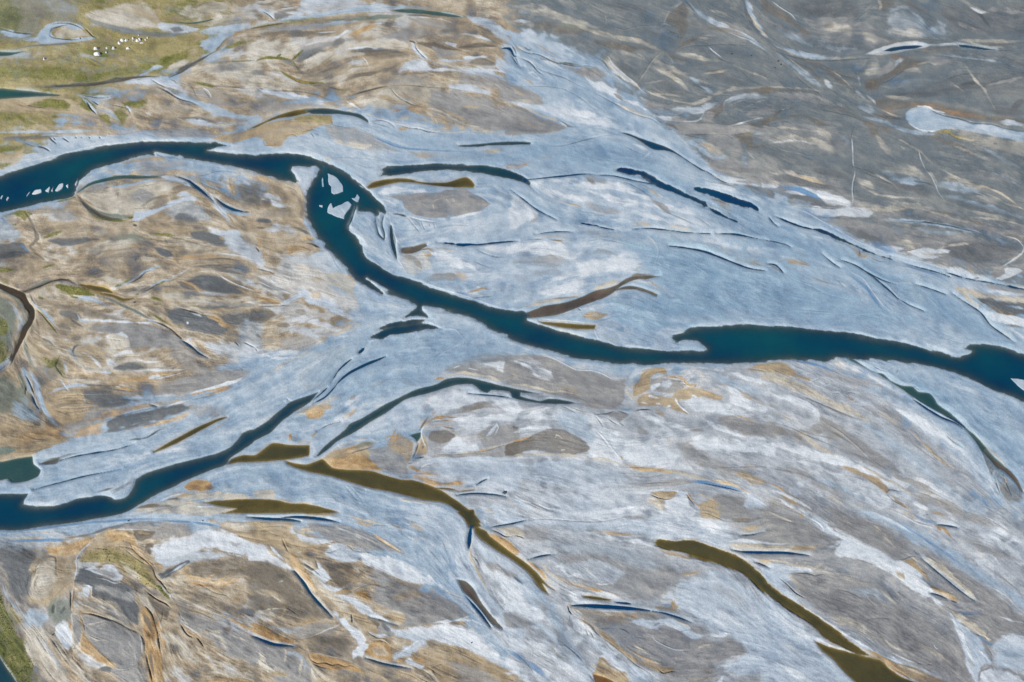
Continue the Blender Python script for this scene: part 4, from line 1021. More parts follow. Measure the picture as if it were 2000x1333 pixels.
SURVEY.append("""
@0 666 4
ze 50 .6: -200 -40 40 -20 80 60 80 140 0 220 -200 220
sb 20 .7: -60 260 0 210 60 160 80 100
sn 36 .9: 100 -20 130 40 110 120 80 180
sk 12 .8: 60 0 100 60 80 160
sx 30 .6: 200 -20 220 120 280 240
sc 20 .6: 200 80 230 200 270 300
sc 14 .7: 300 -20 360 60 440 110
zt 40 .5: 220 0 330 -10 440 120 460 180 400 220 300 180 240 100
se 40 .5: 320 130 400 200 460 160
zc 50 .6: 340 0 460 20 480 100 440 80
sd 12 .7: 440 60 400 20 320 -20
zd 40 .5: 280 220 400 200 480 240 440 300 370 360 330 400 300 330
ze 30 .5: 380 200 470 120 500 200 520 300
sk 12 .7: 470 130 440 200 480 260 510 300
sb 10 .9: 490 130 510 190 530 260
d 4 .3: 130 230 170 330 210 420
sk 20 .6: 130 190 180 310 220 400
zb 16 .8: 170 200 200 200 220 260 250 340 250 400 220 390 210 320 180 260
sb 40 .95: 230 240 290 330 310 430 340 530 420 640 490 700
si 12 .8: 240 260 300 360 320 470 350 560 430 640
sn 16 .8: 250 420 280 500 330 560
d 7: 200 260 240 340 270 420 270 480 300 540
d 4: 210 350 205 430
zx 80 .6: -200 300 60 260 180 300 220 440 300 560 340 640 200 640 100 560 -200 560
zb 70 .5: 100 480 240 500 320 600 260 640 120 580
st 60 .5: 40 260 120 300 160 380
zt 40 .9: -200 640 100 640 300 650 420 660 490 720 500 780 440 820 300 880 120 920 -200 960
zo 40 .5: 100 760 200 700 400 660 490 720 480 780 360 760 200 840
so 14 .6: 340 560 400 640 490 700
sn 16 .6: 180 740 260 760 330 780 400 770
d 3 .3: 200 740 280 770 400 770
d 3 .3: 380 730 430 750
d 3 .3: 220 790 300 800
zx 26 .8: -200 900 0 850 80 830 120 860 60 900 -200 940
sn 10 .7: 180 880 300 860 440 820
zc 40 .7: 500 60 700 20 880 60 1000 120 1100 160 1400 200 1450 230 1200 260 900 240 700 240 560 160
zo 50 .35: 560 200 700 240 900 280 1200 300 1100 330 800 300 600 300
sd 18 .95: 630 35 590 50 570 90 600 140
sb 20 .8: 540 60 570 110 620 170
sc 20 .9: 520 80 580 140 650 200 680 260
zt 40 .7: 600 60 700 30 800 80 860 150 800 210 680 190 620 130
sw 24 .8: 640 90 720 130 780 190 800 220
sc 20 .9: 560 150 700 230 850 240 1000 240
si 16 .8: 780 240 880 260
zi 20 .7: 1460 10 1500 -20
zc 20 .9: 860 0 1000 -10 1020 40 940 60 880 40
sw 40 .7: 830 150 900 190 920 210
sw 20 .7: 900 120 1000 90 1060 110
sw 14 .6: 1060 150 1150 170 1250 170
zd 30 .8: 900 220 940 190 1060 180 1150 210 1080 230 1000 240
sd 40 .5: 900 150 1000 130
sw 16 .8: 1060 240 1200 230 1400 230 1480 220
so 30 .8: 900 320 1050 310 1160 300 1240 330
so 20 .6: 1150 270 1300 260 1450 250
sw 24 .9: 1165 300 1200 290 1260 280
sw 8 .9: 1190 315 1300 285 1400 260 1480 235
d 4 .4: 1260 285 1350 265 1440 245
d 4 .3: 1080 325 1180 325 1250 335
sc 50 .6: 540 310 700 330 850 340
zg 50 .6: 1300 20 1430 40 1550 130 1700 260 1600 300 1500 260 1400 200
zg 60 .8: 1300 330 1500 260 1650 220 1850 200 1950 240 1900 300 1700 380 1500 400 1300 420 1100 430 950 420 900 390 1100 380 1250 360
sd 30 .4: 1650 140 1760 180 1900 210
zi 70 .6: 1640 40 1800 20 2000 60 2000 180 1850 160 1700 120
sd 20 .6: 1530 50 1600 100 1650 130
so 14 .8: 1560 60 1600 90 1640 130
d 6: 1830 0 1870 40
d 5: 1900 10 1960 40 2000 60
d 4 .4: 1870 210 1900 225 1900 245
sd 12 .6: 520 340 700 350 860 360 920 385 1050 395
d 5 .4: 750 365 850 370 920 385 1000 395 1080 395
so 16 .9: 910 365 980 380 1060 395
sw 6 .9: 900 355 950 370
si 26 .7: 380 420 440 390 500 370 600 350 700 360
si 20 .8: 480 310 510 360 540 400
d 4 .4: 490 330 520 380 545 400
zd 50 .85: 660 400 760 370 900 400 1100 440 1300 460 1100 500 900 530 760 520 680 480
si 20 .7: 660 460 675 490
zt 26 .9: 380 500 440 420 540 400 640 400 660 470 670 560 620 620 540 660 440 620 380 560
d 3 .3: 430 470 520 450 600 440
d 3 .3: 400 520 480 560 560 580
sn 20 .4: 400 530 500 500 640 480
zg 40 .7: 500 660 640 640 700 560 900 540 800 620 660 700 520 740
so 50 .55: 680 640 800 600 1000 530 1200 500 1300 480
zo 24 .6: 560 740 640 700 700 680 780 660 800 700 760 740 620 760
st 50 .6: 1000 540 1200 490 1400 470
so 24 .9: 1400 450 1500 430 1600 400 1700 380 1820 360
so 18 .9: 1560 440 1650 420 1780 380 1850 350
sw 20 .9: 1480 420 1600 390 1750 350 1850 320 1900 290
si 30 .8: 1000 450 1150 440 1400 430
sw 10 .8: 1320 510 1400 490 1500 460 1580 450
d 5 .5: 820 620 900 600 1000 570 1120 540 1250 520 1330 510
d 4 .4: 1450 470 1560 450 1650 430 1700 420
zd 30 .8: 860 640 950 590 1100 560 1250 540 1400 520 1480 530 1400 560 1200 620 1000 670 860 700
so 20 .6: 950 720 1100 680 1300 640 1450 580 1500 550
so 10 .7: 1200 720 1320 680 1420 620 1490 560
sd 24 .6: 820 720 950 700 1100 660 1250 640
zb 30 .7: 760 780 1000 720 1250 700 1400 640 1500 600 1500 700 1300 780 1100 800 800 860 600 880
sk 12 .6: 1000 780 1150 760 1250 700 1280 690
d 4 .3: 1150 760 1230 710 1280 690
zg 30 .5: 1500 520 1700 520 1780 540 1760 600 1650 620 1550 600
zb 30 .9: 260 910 500 800 760 750 1000 800 1100 800 1300 720 1500 650 1700 580 1800 560 1900 500 2000 420 2100 340 2200 260 2200 600 2000 690 1800 800 1500 920 1300 990 1100 1040 1000 1120 900 1210 700 1220 500 1280 300 1300 170 1280 240 1200 -100 1200 -100 1130 120 1110 320 1060 260 980
sd 30 .8: 320 960 420 950 480 930
sk 14 .6: 330 940 450 920 560 890 660 870
sv 16 .4: 500 1100 700 1050 1000 990 1300 920
sv 10 .4: 720 940 900 880 1100 880
zi 50 .4: 500 960 800 900 1000 930 800 1000 500 1060
si 20 .5: 1000 900 1200 880 1400 860 1650 780
si 16 .6: 1650 680 1800 620 1890 560
si 10 .8: 1780 600 1830 610 1860 580
sc 8 .9: 1800 620 1850 600 1865 580
si 10 .8: 1800 500 1810 560
st 14 .7: 1600 730 1700 680 1760 650
sn 14 .6: 880 1200 980 1140 1050 1100
sk 14 .5: 880 1180 960 1140 1040 1090
sk 16 .6: 700 1200 820 1170 900 1150
zb 40 .9: 1100 1270 1300 1150 1500 1050 1760 980 1900 950 2100 940 2100 1140 1900 1120 1700 1100 1600 1080 1450 1100 1350 1180 1200 1240
si 30 .5: 1600 1060 1800 1010 2000 980
zo 14 .95: 1440 1150 1480 1110 1560 1090 1640 1110 1700 1150 1660 1170 1550 1180 1470 1180
sr 10 .7: 1480 1130 1580 1150 1690 1160
sc 8 1: 1450 1120 1520 1090 1590 1085 1650 1110
zc 20 .8: 1450 1190 1600 1180 1800 1190 2000 1220 2000 1250 1800 1240 1600 1240 1400 1230
st 40 .7: 1280 1230 1400 1200 1500 1210
sn 30 .6: 1300 1250 1420 1240
sw 20 .8: 1240 1260 1330 1220 1450 1190
zc 20 .7: 1100 1290 1250 1260 1500 1250 1700 1300 2000 1300 2000 1330 1300 1333 1000 1333
sn 24 .8: 1060 1310 1200 1290 1400 1300
sw 10 .8: 1500 1290 1600 1300 1700 1290
@500 666 4
zg 40 .6: 200 -20 400 -20 480 40 400 100 300 100 200 60
sw 40 .5: 0 120 200 100 380 100
sw 20 .7: 0 60 150 140 350 130
d 4 .4: 0 60 60 40 160 35
d 4 .5: 0 60 15 90
sc 14 .7: 0 330 150 230 320 130 450 50 560 -20
sd 20 .4: 0 100 100 90
sb 40 .6: 300 400 500 200 700 0
si 30 .6: 50 420 250 300 450 180 650 60
sv 20 .4: 150 520 350 430 500 350 620 200
si 10 .9: 230 440 260 460 300 475 360 450
si 10 .8: 210 460 240 490
d 5 .5: 240 450 262 480
sc 10 .7: 380 500 440 480
zb 40 .7: 1000 20 1400 0 1700 20 2000 60 2000 120 1700 110 1400 220 1200 330 1000 400 800 480 700 400 800 250
si 30 .5: 800 440 1000 300 1200 200
sv 12 .4: 700 300 760 270 860 250
d 4 .2: 1390 210 1400 140 1450 90 1550 50 1640 15
l 4: 1400 150 1470 90 1640 10
si 20 .7: 860 240 900 230 910 270
sc 24 .5: 250 600 400 560 550 480 700 420
sn 30 .4: 200 560 400 540 480 500
zo 24 .85: 390 590 430 560 480 530 530 550 510 600 460 615 400 610
st 30 .6: 480 530 560 520 600 510
sw 30 .8: 640 560 740 480 850 410
so 20 .7: 730 470 780 430
so 30 .8: 680 610 720 580 780 540
zw 26 .5: 620 620 700 520 820 440 860 420 760 540 700 610
st 20 .4: 880 380 1000 320 1050 290
sd 20 .3: 340 600 500 620
si 20 .8: 320 740 420 700 500 680 650 640 800 620
d 4 .3: 500 700 570 650 660 625 740 625
si 20 .5: 340 610 450 640 560 660
so 10 .9: 265 800 262 740 270 735 285 790
so 10 .6: 320 805 380 790 440 800
si 12 .7: 80 790 180 780 240 740
st 12 .8: 440 770 450 740 490 710
si 26 .8: 440 810 460 870 430 900 480 900
si 30 .9: 240 925 350 910 400 905 500 920 560 900
d 4 .5: 250 930 330 915 400 905
d 4 .4: 380 890 410 910
si 20 .9: 480 920 560 880 620 840 700 800 800 780 880 770 960 790 1000 780
sc 8 1: 450 950 560 890 640 840 760 790 870 770 900 785 960 775 970 800
sd 14 .4: 900 760 980 770
zt 20 .95: 560 900 640 850 720 830 860 790 940 790 960 810 900 830 820 850 900 860 900 920 940 960 1000 1020 900 1020 700 1010 600 1000 520 960 500 930
zo 16 .8: 560 940 620 920 700 900 760 880 860 900 930 960 1000 1010 900 1010 760 1000 620 1000
sx 30 .7: 760 840 860 810 940 795
sr 12 .7: 640 900 720 850 800 830
d 8 .6: 720 890 800 860 880 840 940 810
sr 6 .6: 600 980 700 940 760 900
sr 6 .6: 700 1000 780 950 800 920
sr 6 .6: 850 1000 830 960 820 930
zg 20 .8: 880 860 1000 820 1100 860 1160 900 1170 960 1190 1010 1200 1050 1140 1060 1040 1030 960 980 900 930
zt 20 .8: 1010 820 1060 740 1120 730 1180 750 1230 790 1230 850 1220 930 1180 960 1150 920 1100 870
so 14 .9: 1010 800 1060 760 1090 700 1095 670
so 16 .9: 1060 820 1100 760 1110 720
sr 10 .6: 1040 830 1100 780 1120 750
zg 30 .5: 1150 780 1200 840 1200 920
st 20 .8: 1000 770 1060 740
zt 16 .9: 1290 790 1300 720 1330 780 1345 850 1330 900 1240 920 1250 860
so 14 .9: 1240 900 1260 830 1280 790
sn 16 .7: 1300 850 1310 820
d 7: 1235 920 1280 915 1320 905
d 5 .5: 1190 960 1230 955
l 8: 1340 850 1310 790 1290 730 1300 690 1330 660
sc 14 .7: 1300 640 1350 600 1400 540 1450 500
sn 16 .9: 1350 590 1300 670 1280 700 1240 730
so 14 .9: 1300 680 1340 640 1400 610 1480 620 1560 640
so 14 .8: 1350 640 1420 600 1500 600 1580 600
so 12 .8: 1350 660 1450 660 1550 680
so 10 .8: 1360 600 1400 560 1450 510
d 5 .5: 1350 640 1450 625 1540 630
d 5 .5: 1460 670 1540 685 1560 690
d 4 .4: 1500 600 1580 600
so 12 .7: 1280 540 1320 490 1350 460
zi 40 .7: 900 580 1050 500 1200 440 1300 430 1330 480 1290 580 1250 680 1150 740 1090 700 1060 640 960 700 800 760 760 740
si 12 .6: 1100 700 1150 600 1200 500
si 10 .6: 1200 700 1200 600 1240 520
si 10 .6: 1090 650 1120 560
zw 30 .8: 1340 480 1450 400 1700 400 2000 450 2000 560 1900 500 1800 470 1650 510 1500 560 1400 560
sn 40 .6: 1540 560 1680 520 1780 500 1860 520
zw 30 .7: 1540 620 1700 600 1900 580 2000 560 2000 650 1850 640 1800 700 1700 700 1600 680
sd 12 .3: 1450 590 1650 560 1850 600
zn 20 .7: 1360 700 1460 690 1560 730 1540 780 1430 800 1360 780 1340 740
sc 20 .8: 1320 690 1420 670 1500 690 1600 760
zg 30 .5: 1340 780 1460 820 1500 850 1400 880 1350 850
zw 20 .95: 1450 860 1500 810 1560 760 1600 780 1650 820 1740 820 1750 860 1600 880 1500 890
zg 24 .8: 1740 740 1800 680 1860 660 2000 670 2000 780 1850 830 1780 830 1760 800
si 26 .9: 1800 750 1850 700 1890 650
l 6: 1800 750 1850 690 1885 650 1895 680 1860 750
zc 16 .8: 1380 890 1550 880 1700 870 1850 830 2000 780 2000 800 1850 850 1700 890
d 5 .4: 1410 890 1550 892 1680 880
d 6 .5: 1700 870 1800 860 1900 830 2000 800
so 10 .7: 1740 860 1820 855
zg 30 .7: 1350 900 1700 890 1850 850 2000 810 2000 910 1800 920 1500 930
sw 20 .7: 1400 930 1700 925 2000 920
si 40 .7: 1280 960 1500 940 1700 960
sd 16 .3: 1350 960 1600 950
so 30 .8: 1190 990 1240 1000 1290 1030
so 16 .8: 1220 1060 1300 1040 1420 1050
so 10 .6: 1240 1040 1290 990 1320 970
sw 8 .9: 1280 1000 1330 970 1380 960
so 10 .9: 1080 1080 1140 1090 1200 1080 1240 1060
zo 16 .8: 1200 1060 1300 1060 1400 1100 1500 1110 1600 1100 1600 1120 1500 1130 1380 1130 1280 1100
so 14 .7: 1540 1110 1600 1110
so 12 .6: 1700 1130 1750 1140 1800 1130
so 8 .5: 1570 1150 1600 1120 1680 1090
sv 16 .5: 1600 1160 1700 1130 1800 1080
zi 40 .7: 1500 940 1800 920 2000 930 2000 1180 1900 1180 1600 1080 1450 1040 1350 990
sb 40 .6: 1450 1000 1700 1020 1950 1060
zw 14 .8: 1500 1200 1560 1240 1700 1333 1640 1333 1560 1270 1480 1210
zb 40 .9: 0 950 220 935 350 1010 600 1090 800 1150 1000 1200 1250 1250 1450 1270 1560 1333 0 1333 0 1230
si 20 .8: 450 1040 600 1090 760 1130 950 1190
sw 30 .7: 1000 1200 1200 1250 1400 1280
sc 20 .6: 1100 1240 1300 1260 1400 1290
d 3 .2: 700 1110 780 1190 860 1290
d 3 .2: 680 1120 740 1190 820 1280
zc 20 .8: -20 1180 100 1160 150 1190 140 1230 200 1250 100 1235 -20 1230
sc 10 .9: 120 1160 155 1190 150 1230 250 1260 400 1270 520 1310
sw 12 .7: 540 1300 560 1270
sg 30 .7: 160 1240 300 1260
zt 24 .8: 380 1290 520 1310 640 1333 400 1333
zg 30 .8: 1480 230 1600 170 1750 100 2000 120 2000 330 1800 300 1600 260
so 24 .4: 1620 240 1700 260
sc 20 .7: 1480 280 1600 250 1750 270 1900 310 2000 340
so 16 .9: 1400 310 1440 295 1480 300
zw 30 .7: 1800 190 1900 160 2000 190 2000 280 1900 230
l 6: 1650 215 1740 235
sw 8 .7: 1540 220 1600 195
zi 30 .8: 1560 360 1700 350 1750 390 1830 410 2000 400 2000 430 1800 420 1650 400
d 5 .4: 1490 290 1540 300
@1000 666 4
si 24 .7: 0 20 200 110 500 170 800 220
zg 20 .95: 0 130 100 120 220 115 300 140 400 200 500 230 620 240 720 270 800 310 880 310 880 400 880 480 820 540 700 550 560 520 400 460 250 420 130 390 0 350
zq 30 .6: 0 160 150 150 300 250 330 310 200 300 100 220
sw 30 .7: 20 160 150 220 200 290
sw 20 .6: 180 200 300 260 330 310
st 20 .5: 0 260 40 270
sc 16 .9: 0 340 100 350 300 400 400 400 540 430
st 24 .5: 370 380 450 380 540 430
l 4: 180 115 290 130 360 160 420 190 500 230 640 240 720 270 800 310 870 315
sc 26 .9: 880 380 910 420 950 450 970 500
sd 3 .4: 878 310 876 350
si 40 .7: 900 340 940 280 1000 230 1100 190 1180 190
zt 10 1: 945 440 950 360 990 290 1040 240 1120 215 1180 215 1210 240 1200 270 1140 260 1080 290 1075 340 1080 380 1040 400 990 430
sc 8 .9: 940 430 945 350 985 280 1040 235 1110 205
sn 5 .8: 960 400 970 340 1010 280 1060 240
so 8 .9: 1080 290 1070 330 1078 370
so 14 .8: 1150 240 1200 250 1205 290
d 4 .3: 1120 250 1200 240
d 5 .4: 1200 290 1260 285 1340 310 1360 340 1430 360
d 4 .3: 1240 310 1330 320
so 16 .9: 1200 290 1300 290 1350 310
so 12 .8: 1330 280 1350 330 1400 360 1440 350
d 6 .5: 1290 315 1340 320
d 6 .5: 1330 340 1360 350
zg 16 .8: 1080 300 1200 300 1300 320 1330 370 1280 400 1200 410 1100 390
zw 14 .9: 1080 370 1100 340 1150 335 1160 350 1120 380 1090 400
si 40 .6: 1160 350 1250 330
zt 14 .9: 980 450 1050 420 1150 430 1200 450 1250 450 1290 400 1380 380 1420 380 1500 400 1640 440 1640 470 1500 460 1400 440 1370 470 1300 450 1320 530 1380 580 1300 560 1200 520 1120 520 980 520
so 10 .7: 1420 380 1500 400 1580 430 1640 450
so 20 .4: 1300 400 1400 400
zt 20 .6: 1080 500 1180 540 1200 600 1140 600
sw 20 .95: 1060 430 1100 440 1150 450
sw 16 .9: 1120 490 1160 500
sw 14 .9: 1210 520 1240 510
sw 12 .9: 1000 480 1060 500
sw 14 .9: 1270 450 1290 490 1340 540 1380 580
l 5: 1270 450 1300 500 1350 550 1385 580
d 4 .4: 1330 545 1380 580
sw 12 .9: 1400 430 1450 450
si 14 .9: 1220 240 1270 200
d 4 .3: 1290 270 1340 240
si 14 .9: 1280 290 1330 240 1380 220
si 12 .9: 1330 300 1370 270 1390 250
si 12 .9: 1360 320 1400 290 1430 270
si 10 .9: 1380 340 1420 320
d 4 .3: 1350 290 1390 260
d 4 .3: 1390 320 1400 290
sd 3 .4: 1420 370 1440 350
d 6: 640 573 740 570 810 545
d 5 .6: 820 542 880 565 920 575
zg 14 .8: 700 580 820 550 920 580 890 610 840 640 800 610
zb 14 .6: 820 540 880 510 950 540 960 560 920 575
d 6: 950 550 1000 540 1090 538
si 12 .9: 850 640 900 600 940 570
d 5 .5: 650 590 690 640 715 680
d 5 .5: 740 600 790 640 840 665
d 4 .4: 370 500 450 540 520 580
d 4 .4: 420 500 520 545 600 560
sb 40 .6: 300 520 450 570 560 620 640 700
d 4 .4: 840 640 880 670
d 4 .3: 740 680 770 690
zg 20 .7: 980 660 1060 700 1080 740 1040 750 980 720
st 14 .6: 640 500 700 510
sg 30 .6: 840 780 960 800
so 10 .5: 730 690 740 720
zw 40 .9: 560 690 720 690 900 760 1080 810 1200 850 1300 900 1250 960 1050 970 900 960 700 930 600 900 600 830
sw 50 .6: 0 600 100 590 300 600 460 640
sw 30 .8: 20 720 120 690 240 680 320 690
zb 40 .6: 340 580 560 620 660 760 600 820 500 760 400 700
zn 16 .75: 0 820 80 780 170 740 230 710 320 690 400 700 480 740 560 780 620 840 580 870 440 890 300 880 200 860 120 870 60 900 0 900
zg 16 .4: 170 740 320 690 480 740 600 840 440 890 200 860
sc 8 .9: 330 770 350 740 400 770
sc 8 .9: 380 860 420 850
sc 10 .7: 200 860 210 840
st 10 .6: 540 870 600 840
d 6 .5: -40 810 0 800 80 775 170 745
so 16 .8: 0 780 60 780 140 750
sn 20 .7: 0 670 50 690
sw 30 .9: 80 880 150 870 240 890
sc 30 .7: 0 900 200 890 400 900 560 920
sc 16 .7: 540 930 700 930 850 970
so 14 .6: 840 910 870 930
l 6: 640 680 720 760 790 850 860 940
d 3 .3: 640 700 700 760 760 840
zg 60 .7: 1300 820 1450 840 1550 920 1700 980 1900 990 1900 1080 1700 1070 1500 980 1350 900
sd 30 .4: 1340 840 1450 880 1550 950
zw 40 .9: 1400 760 1550 760 1750 790 2000 830 2000 900 1800 880 1600 870 1450 840
zw 30 .8: 1360 480 1500 450 1700 500 1900 560 2000 600 2000 560 1850 480 1700 440 1700 560 1450 560
sw 60 .7: 1500 540 1700 560 1900 580
sw 50 .8: 1500 620 1650 680 1850 740
sw 60 .7: 1000 560 1150 650 1300 760
sw 40 .7: 1100 560 1250 660 1400 700
sn 30 .6: 1380 700 1500 700
zg 30 .9: 1580 620 1620 590 1750 600 1900 640 2000 650 2000 760 1850 730 1700 690 1600 650
st 16 .6: 1730 580 1850 620 1930 640
sw 40 .8: 1600 350 1800 420 2000 510
sg 40 .6: 1700 330 1850 430 2000 520
sb 50 .7: 1500 240 1700 330 1900 400 2000 440
sw 30 .8: 1700 250 1850 300 2000 340
zt 24 .7: 1800 240 1900 200 2000 190 2000 260 1900 250
so 20 .5: 1880 200 2000 190
st 20 .4: 1600 340 1700 360
st 24 .4: 1780 420 1900 470
zi 40 .6: 0 950 400 930 700 960 900 1020 900 1100 700 1150 400 1160 100 1100 0 1050
sw 16 .6: 0 920 200 910
st 30 .8: 860 960 950 990 1050 1010 1180 1020 1300 1040
so 16 .7: 900 990 1000 1010 1150 1020 1280 1030
sc 20 .9: 1180 1010 1300 1030 1400 1060 1550 1090
so 20 1: 1560 1095 1650 1105 1720 1130 1780 1160 1810 1185
sc 8 1: 1400 1060 1560 1090 1680 1100 1760 1140 1815 1175 1900 1230 1996 1300
sv 26 .8: 1360 1100 1500 1110 1600 1135 1700 1155 1800 1180
d 6: 1480 1110 1580 1130 1700 1155 1800 1185
sw 10 .9: 1820 1190 1900 1240 2000 1300
sg 40 .6: 900 1120 1100 1120 1300 1110 1450 1100
d 3 .3: 980 1120 1150 1110 1300 1105
zi 50 .5: 200 1200 500 1160 900 1180 1000 1250 900 1333 300 1333
sd 40 .25: 50 1000 300 1060 500 1120
sw 20 .8: 860 1180 1000 1190 1100 1180 1200 1170 1330 1185 1450 1185
zt 12 .95: 1080 1190 1160 1180 1260 1180 1280 1190 1250 1230 1200 1235 1130 1215
d 6: 1080 1200 1130 1225 1200 1240 1250 1230 1280 1205
so 12 .8: 1250 1190 1290 1190
so 10 .9: 1370 1190 1390 1230 1430 1270 1460 1300
d 5: 1360 1195 1385 1235 1430 1290
st 30 .8: 1100 1240 1200 1280
sc 40 .8: 1060 1230 1150 1290 1200 1333
zw 20 .95: 1200 1260 1330 1210 1370 1240 1400 1290 1450 1320 1400 1333 1220 1333
si 16 .7: 1280 1200 1360 1200
zg 30 .9: 1560 1250 1600 1210 1700 1210 1850 1250 2000 1333 1600 1333
zt 30 .8: 1460 1280 1560 1240 1620 1290 1600 1333 1480 1333
sc 16 .8: 1440 1190 1500 1210 1580 1250
zi 30 .7: 1860 1220 1950 1270 2000 1333 1900 1333 1800 1280
sd 20 .6: 280 1290 380 1310
l 5: 0 1190 80 1250 180 1270
l 5: 190 1265 260 1305 350 1320
sb 30 .6: 0 1200 60 1270 160 1320
d 4 .2: 1480 1000 1700 990 2000 985
zt 20 .7: 1750 1050 1800 1010 1850 1040 1950 1080 2000 1110 1950 1130 1850 1110
sw 12 .9: 1760 1080 1830 1120
zw 40 .5: 1100 900 1300 960 1400 1000 1200 1000 1000 960
@1500 666 4
zt 20 .9: 0 190 100 170 180 220 250 270 330 295 320 320 200 290 60 250 0 240
so 12 .5: 120 200 200 240 300 290
zc 30 .9: 0 250 100 270 300 350 450 440 600 510 740 590 800 640 700 620 560 550 400 470 200 390 0 300
sn 14 .6: 100 370 300 450 480 530 620 590 760 640
d 3 .3: 250 430 400 490 540 550 700 610
si 12 .8: 150 180 220 220 300 240
si 14 .8: 230 260 300 260 380 250
si 12 .9: 330 320 400 300 450 290
d 3 .3: 330 330 420 290
si 16 .9: 400 380 440 350 480 340 500 370
d 3 .3: 400 380 450 340 490 335
si 12 .9: 480 420 540 400 600 380
d 4 .4: 480 410 560 410
si 10 .9: 560 440 590 420 640 400
d 5 .5: 600 430 630 405 690 415
so 12 .9: 620 430 640 460 680 470
si 10 .8: 660 480 700 440
si 14 .9: 660 500 740 490 800 490
si 10 .9: 700 515 760 500 820 520
sr 8 .6: 730 515 780 520
zg 40 .5: 360 200 560 260 800 330 1000 400 1180 500 1000 480 800 400 560 320 400 260
sb 60 .6: 700 360 900 420 1080 500
sv 24 .7: 130 145 250 160 400 200 550 260
sw 40 .6: 500 150 700 220 900 330 1050 420
sc 50 .3: 500 180 600 200
si 14 1: 640 133 760 150 850 190 950 200 1000 215
si 8 1: 850 200 860 240 920 260
sc 8 .8: 1000 330 1080 340 1140 350
si 12 1: 820 200 900 240 980 290 1050 330 1120 355
si 10 1: 1130 350 1180 390 1250 400 1290 440
si 12 .9: 1100 330 1140 270 1150 290
si 12 .9: 1000 280 1030 210
d 4 .3: 930 240 980 210
d 4 .3: 1000 260 1020 220
d 4 .3: 1100 330 1140 300
d 5: 820 200 880 230 930 245
d 5: 1100 360 1140 360 1200 400
d 4 .4: 1150 380 1220 380
l 5: 1300 460 1360 520 1440 580 1540 640 1620 730 1700 820 1780 910 1860 990 1990 1110
d 4 .3: 1300 430 1340 430
so 14 .9: 1620 740 1700 830 1780 900 1850 970
so 8 .8: 1740 850 1850 970 1900 1020
zn 20 .9: 1600 760 1650 800 1700 900 1760 970 1850 1010 1760 1010 1740 1060 1700 990 1650 880
zn 34 .55: 1760 1010 1850 1000 1900 1010 1960 1080 1990 1150 1980 1250 1920 1260 1860 1240 1800 1170 1770 1090
sn 10 .9: 1780 1080 1820 1020 1870 1010
sk 8 .9: 1850 1000 1830 1050 1860 1130 1900 1220
sk 6 .9: 1900 1060 1950 1100 1960 1200
sn 10 .9: 1790 1090 1830 1130 1870 1190
sn 8 .9: 1930 1060 1980 1140
so 10 .8: 1810 1050 1850 1080 1850 1130
sk 8 .9: 1700 870 1780 950 1860 1000
d 5 .4: 1880 1140 1940 1110 1990 1130
sb 10 .9: 1750 1040 1780 1100 1800 1170 1830 1240
sk 6 .6: 1760 1050 1780 1130 1810 1210
st 12 .8: 1760 1150 1790 1210
l 5: 1640 830 1680 930 1720 1030 1740 1100 1770 1180
sw 12 .9: 1720 1080 1760 1190 1800 1240
sw 8 .9: 1580 740 1640 830 1700 960
d 8 .5: 1000 -5 1000 -4
sv 20 .9: 1140 465 1250 540 1350 600 1450 650 1530 700
zi 50 .7: 900 400 1100 460 1250 560 1400 640 1560 740 1640 850 1700 1000 1760 1180 1650 1150 1500 950 1300 800 1100 620
sw 60 .8: 1000 540 1150 620 1300 700 1450 800 1600 900
sw 30 .8: 1000 540 1100 590
sd 8 .6: 1380 740 1450 800 1520 840
sg 50 .7: 820 500 1000 590 1100 680
sg 50 .5: 900 560 1100 760 1200 860
sc 20 .9: 760 520 900 590 1000 650 1060 690
sc 16 .9: 1080 690 1140 720 1200 800 1300 900 1400 980
d 4 .3: 1080 700 1170 780 1260 860
st 20 .6: 1120 720 1250 840 1400 980 1530 1040
sc 30 .6: 1300 1040 1400 1110 1550 1260
zb 60 .5: 600 560 900 700 1200 920 1500 1180 1700 1260 1700 1333 1500 1333 1200 1050 900 820
zb 40 .8: 1500 600 1700 700 1800 820 1900 900 2000 980 2200 1100 2200 600 1900 460 1600 300 1300 200 1100 160 1000 200 1100 260 1300 380 1400 500
si 30 .6: 1300 300 1600 400 1800 480 2000 540
sv 14 .6: 1250 230 1400 260 1600 350
si 40 .5: 1500 520 1700 600 1900 700
sw 30 .4: 1700 560 1900 620 2000 660
sw 20 .8: 1940 1010 2000 980 2100 1000
sw 20 .9: 1990 1160 2060 1250
sg 60 .8: 0 680 150 720 350 740
sn 40 .4: 0 660 200 760 380 840
sc 30 .8: 0 570 120 590 180 640
so 8 .4: 80 570 160 620
sw 50 .8: 0 420 150 450 300 500 380 560 400 620
sn 16 .4: 0 500 100 540
sc 30 .7: 180 700 280 740 400 840 550 900
l 4: 385 530 400 590 430 640 500 680 600 750 700 840 800 930 900 1000 1000 1050
l 3: 450 660 560 720 660 800 760 890
zg 24 .8: 400 600 500 640 600 700 800 830 1000 980 1100 1080 900 1000 700 860 600 780 460 700
sg 60 .8: 300 700 450 700 560 790
sn 16 .5: 480 700 640 800
d 4 .3: 0 630 150 670 300 740 450 800 600 860
sg 60 .8: 450 780 650 870 850 970 1000 1060
sg 40 .7: 900 1000 1100 1100 1300 1200
sd 20 .5: 600 860 800 940 950 1030
sw 60 .9: 0 810 200 840 400 910 600 960 740 1020 900 1100
sw 40 .6: 0 900 300 960 500 1040 700 1140
sc 14 .95: 700 970 800 1020 900 1080 1000 1120 1080 1180 1200 1240
zt 14 .9: 560 980 650 1000 760 1040 860 1080 920 1130 960 1160 920 1190 850 1140 740 1070 620 1010
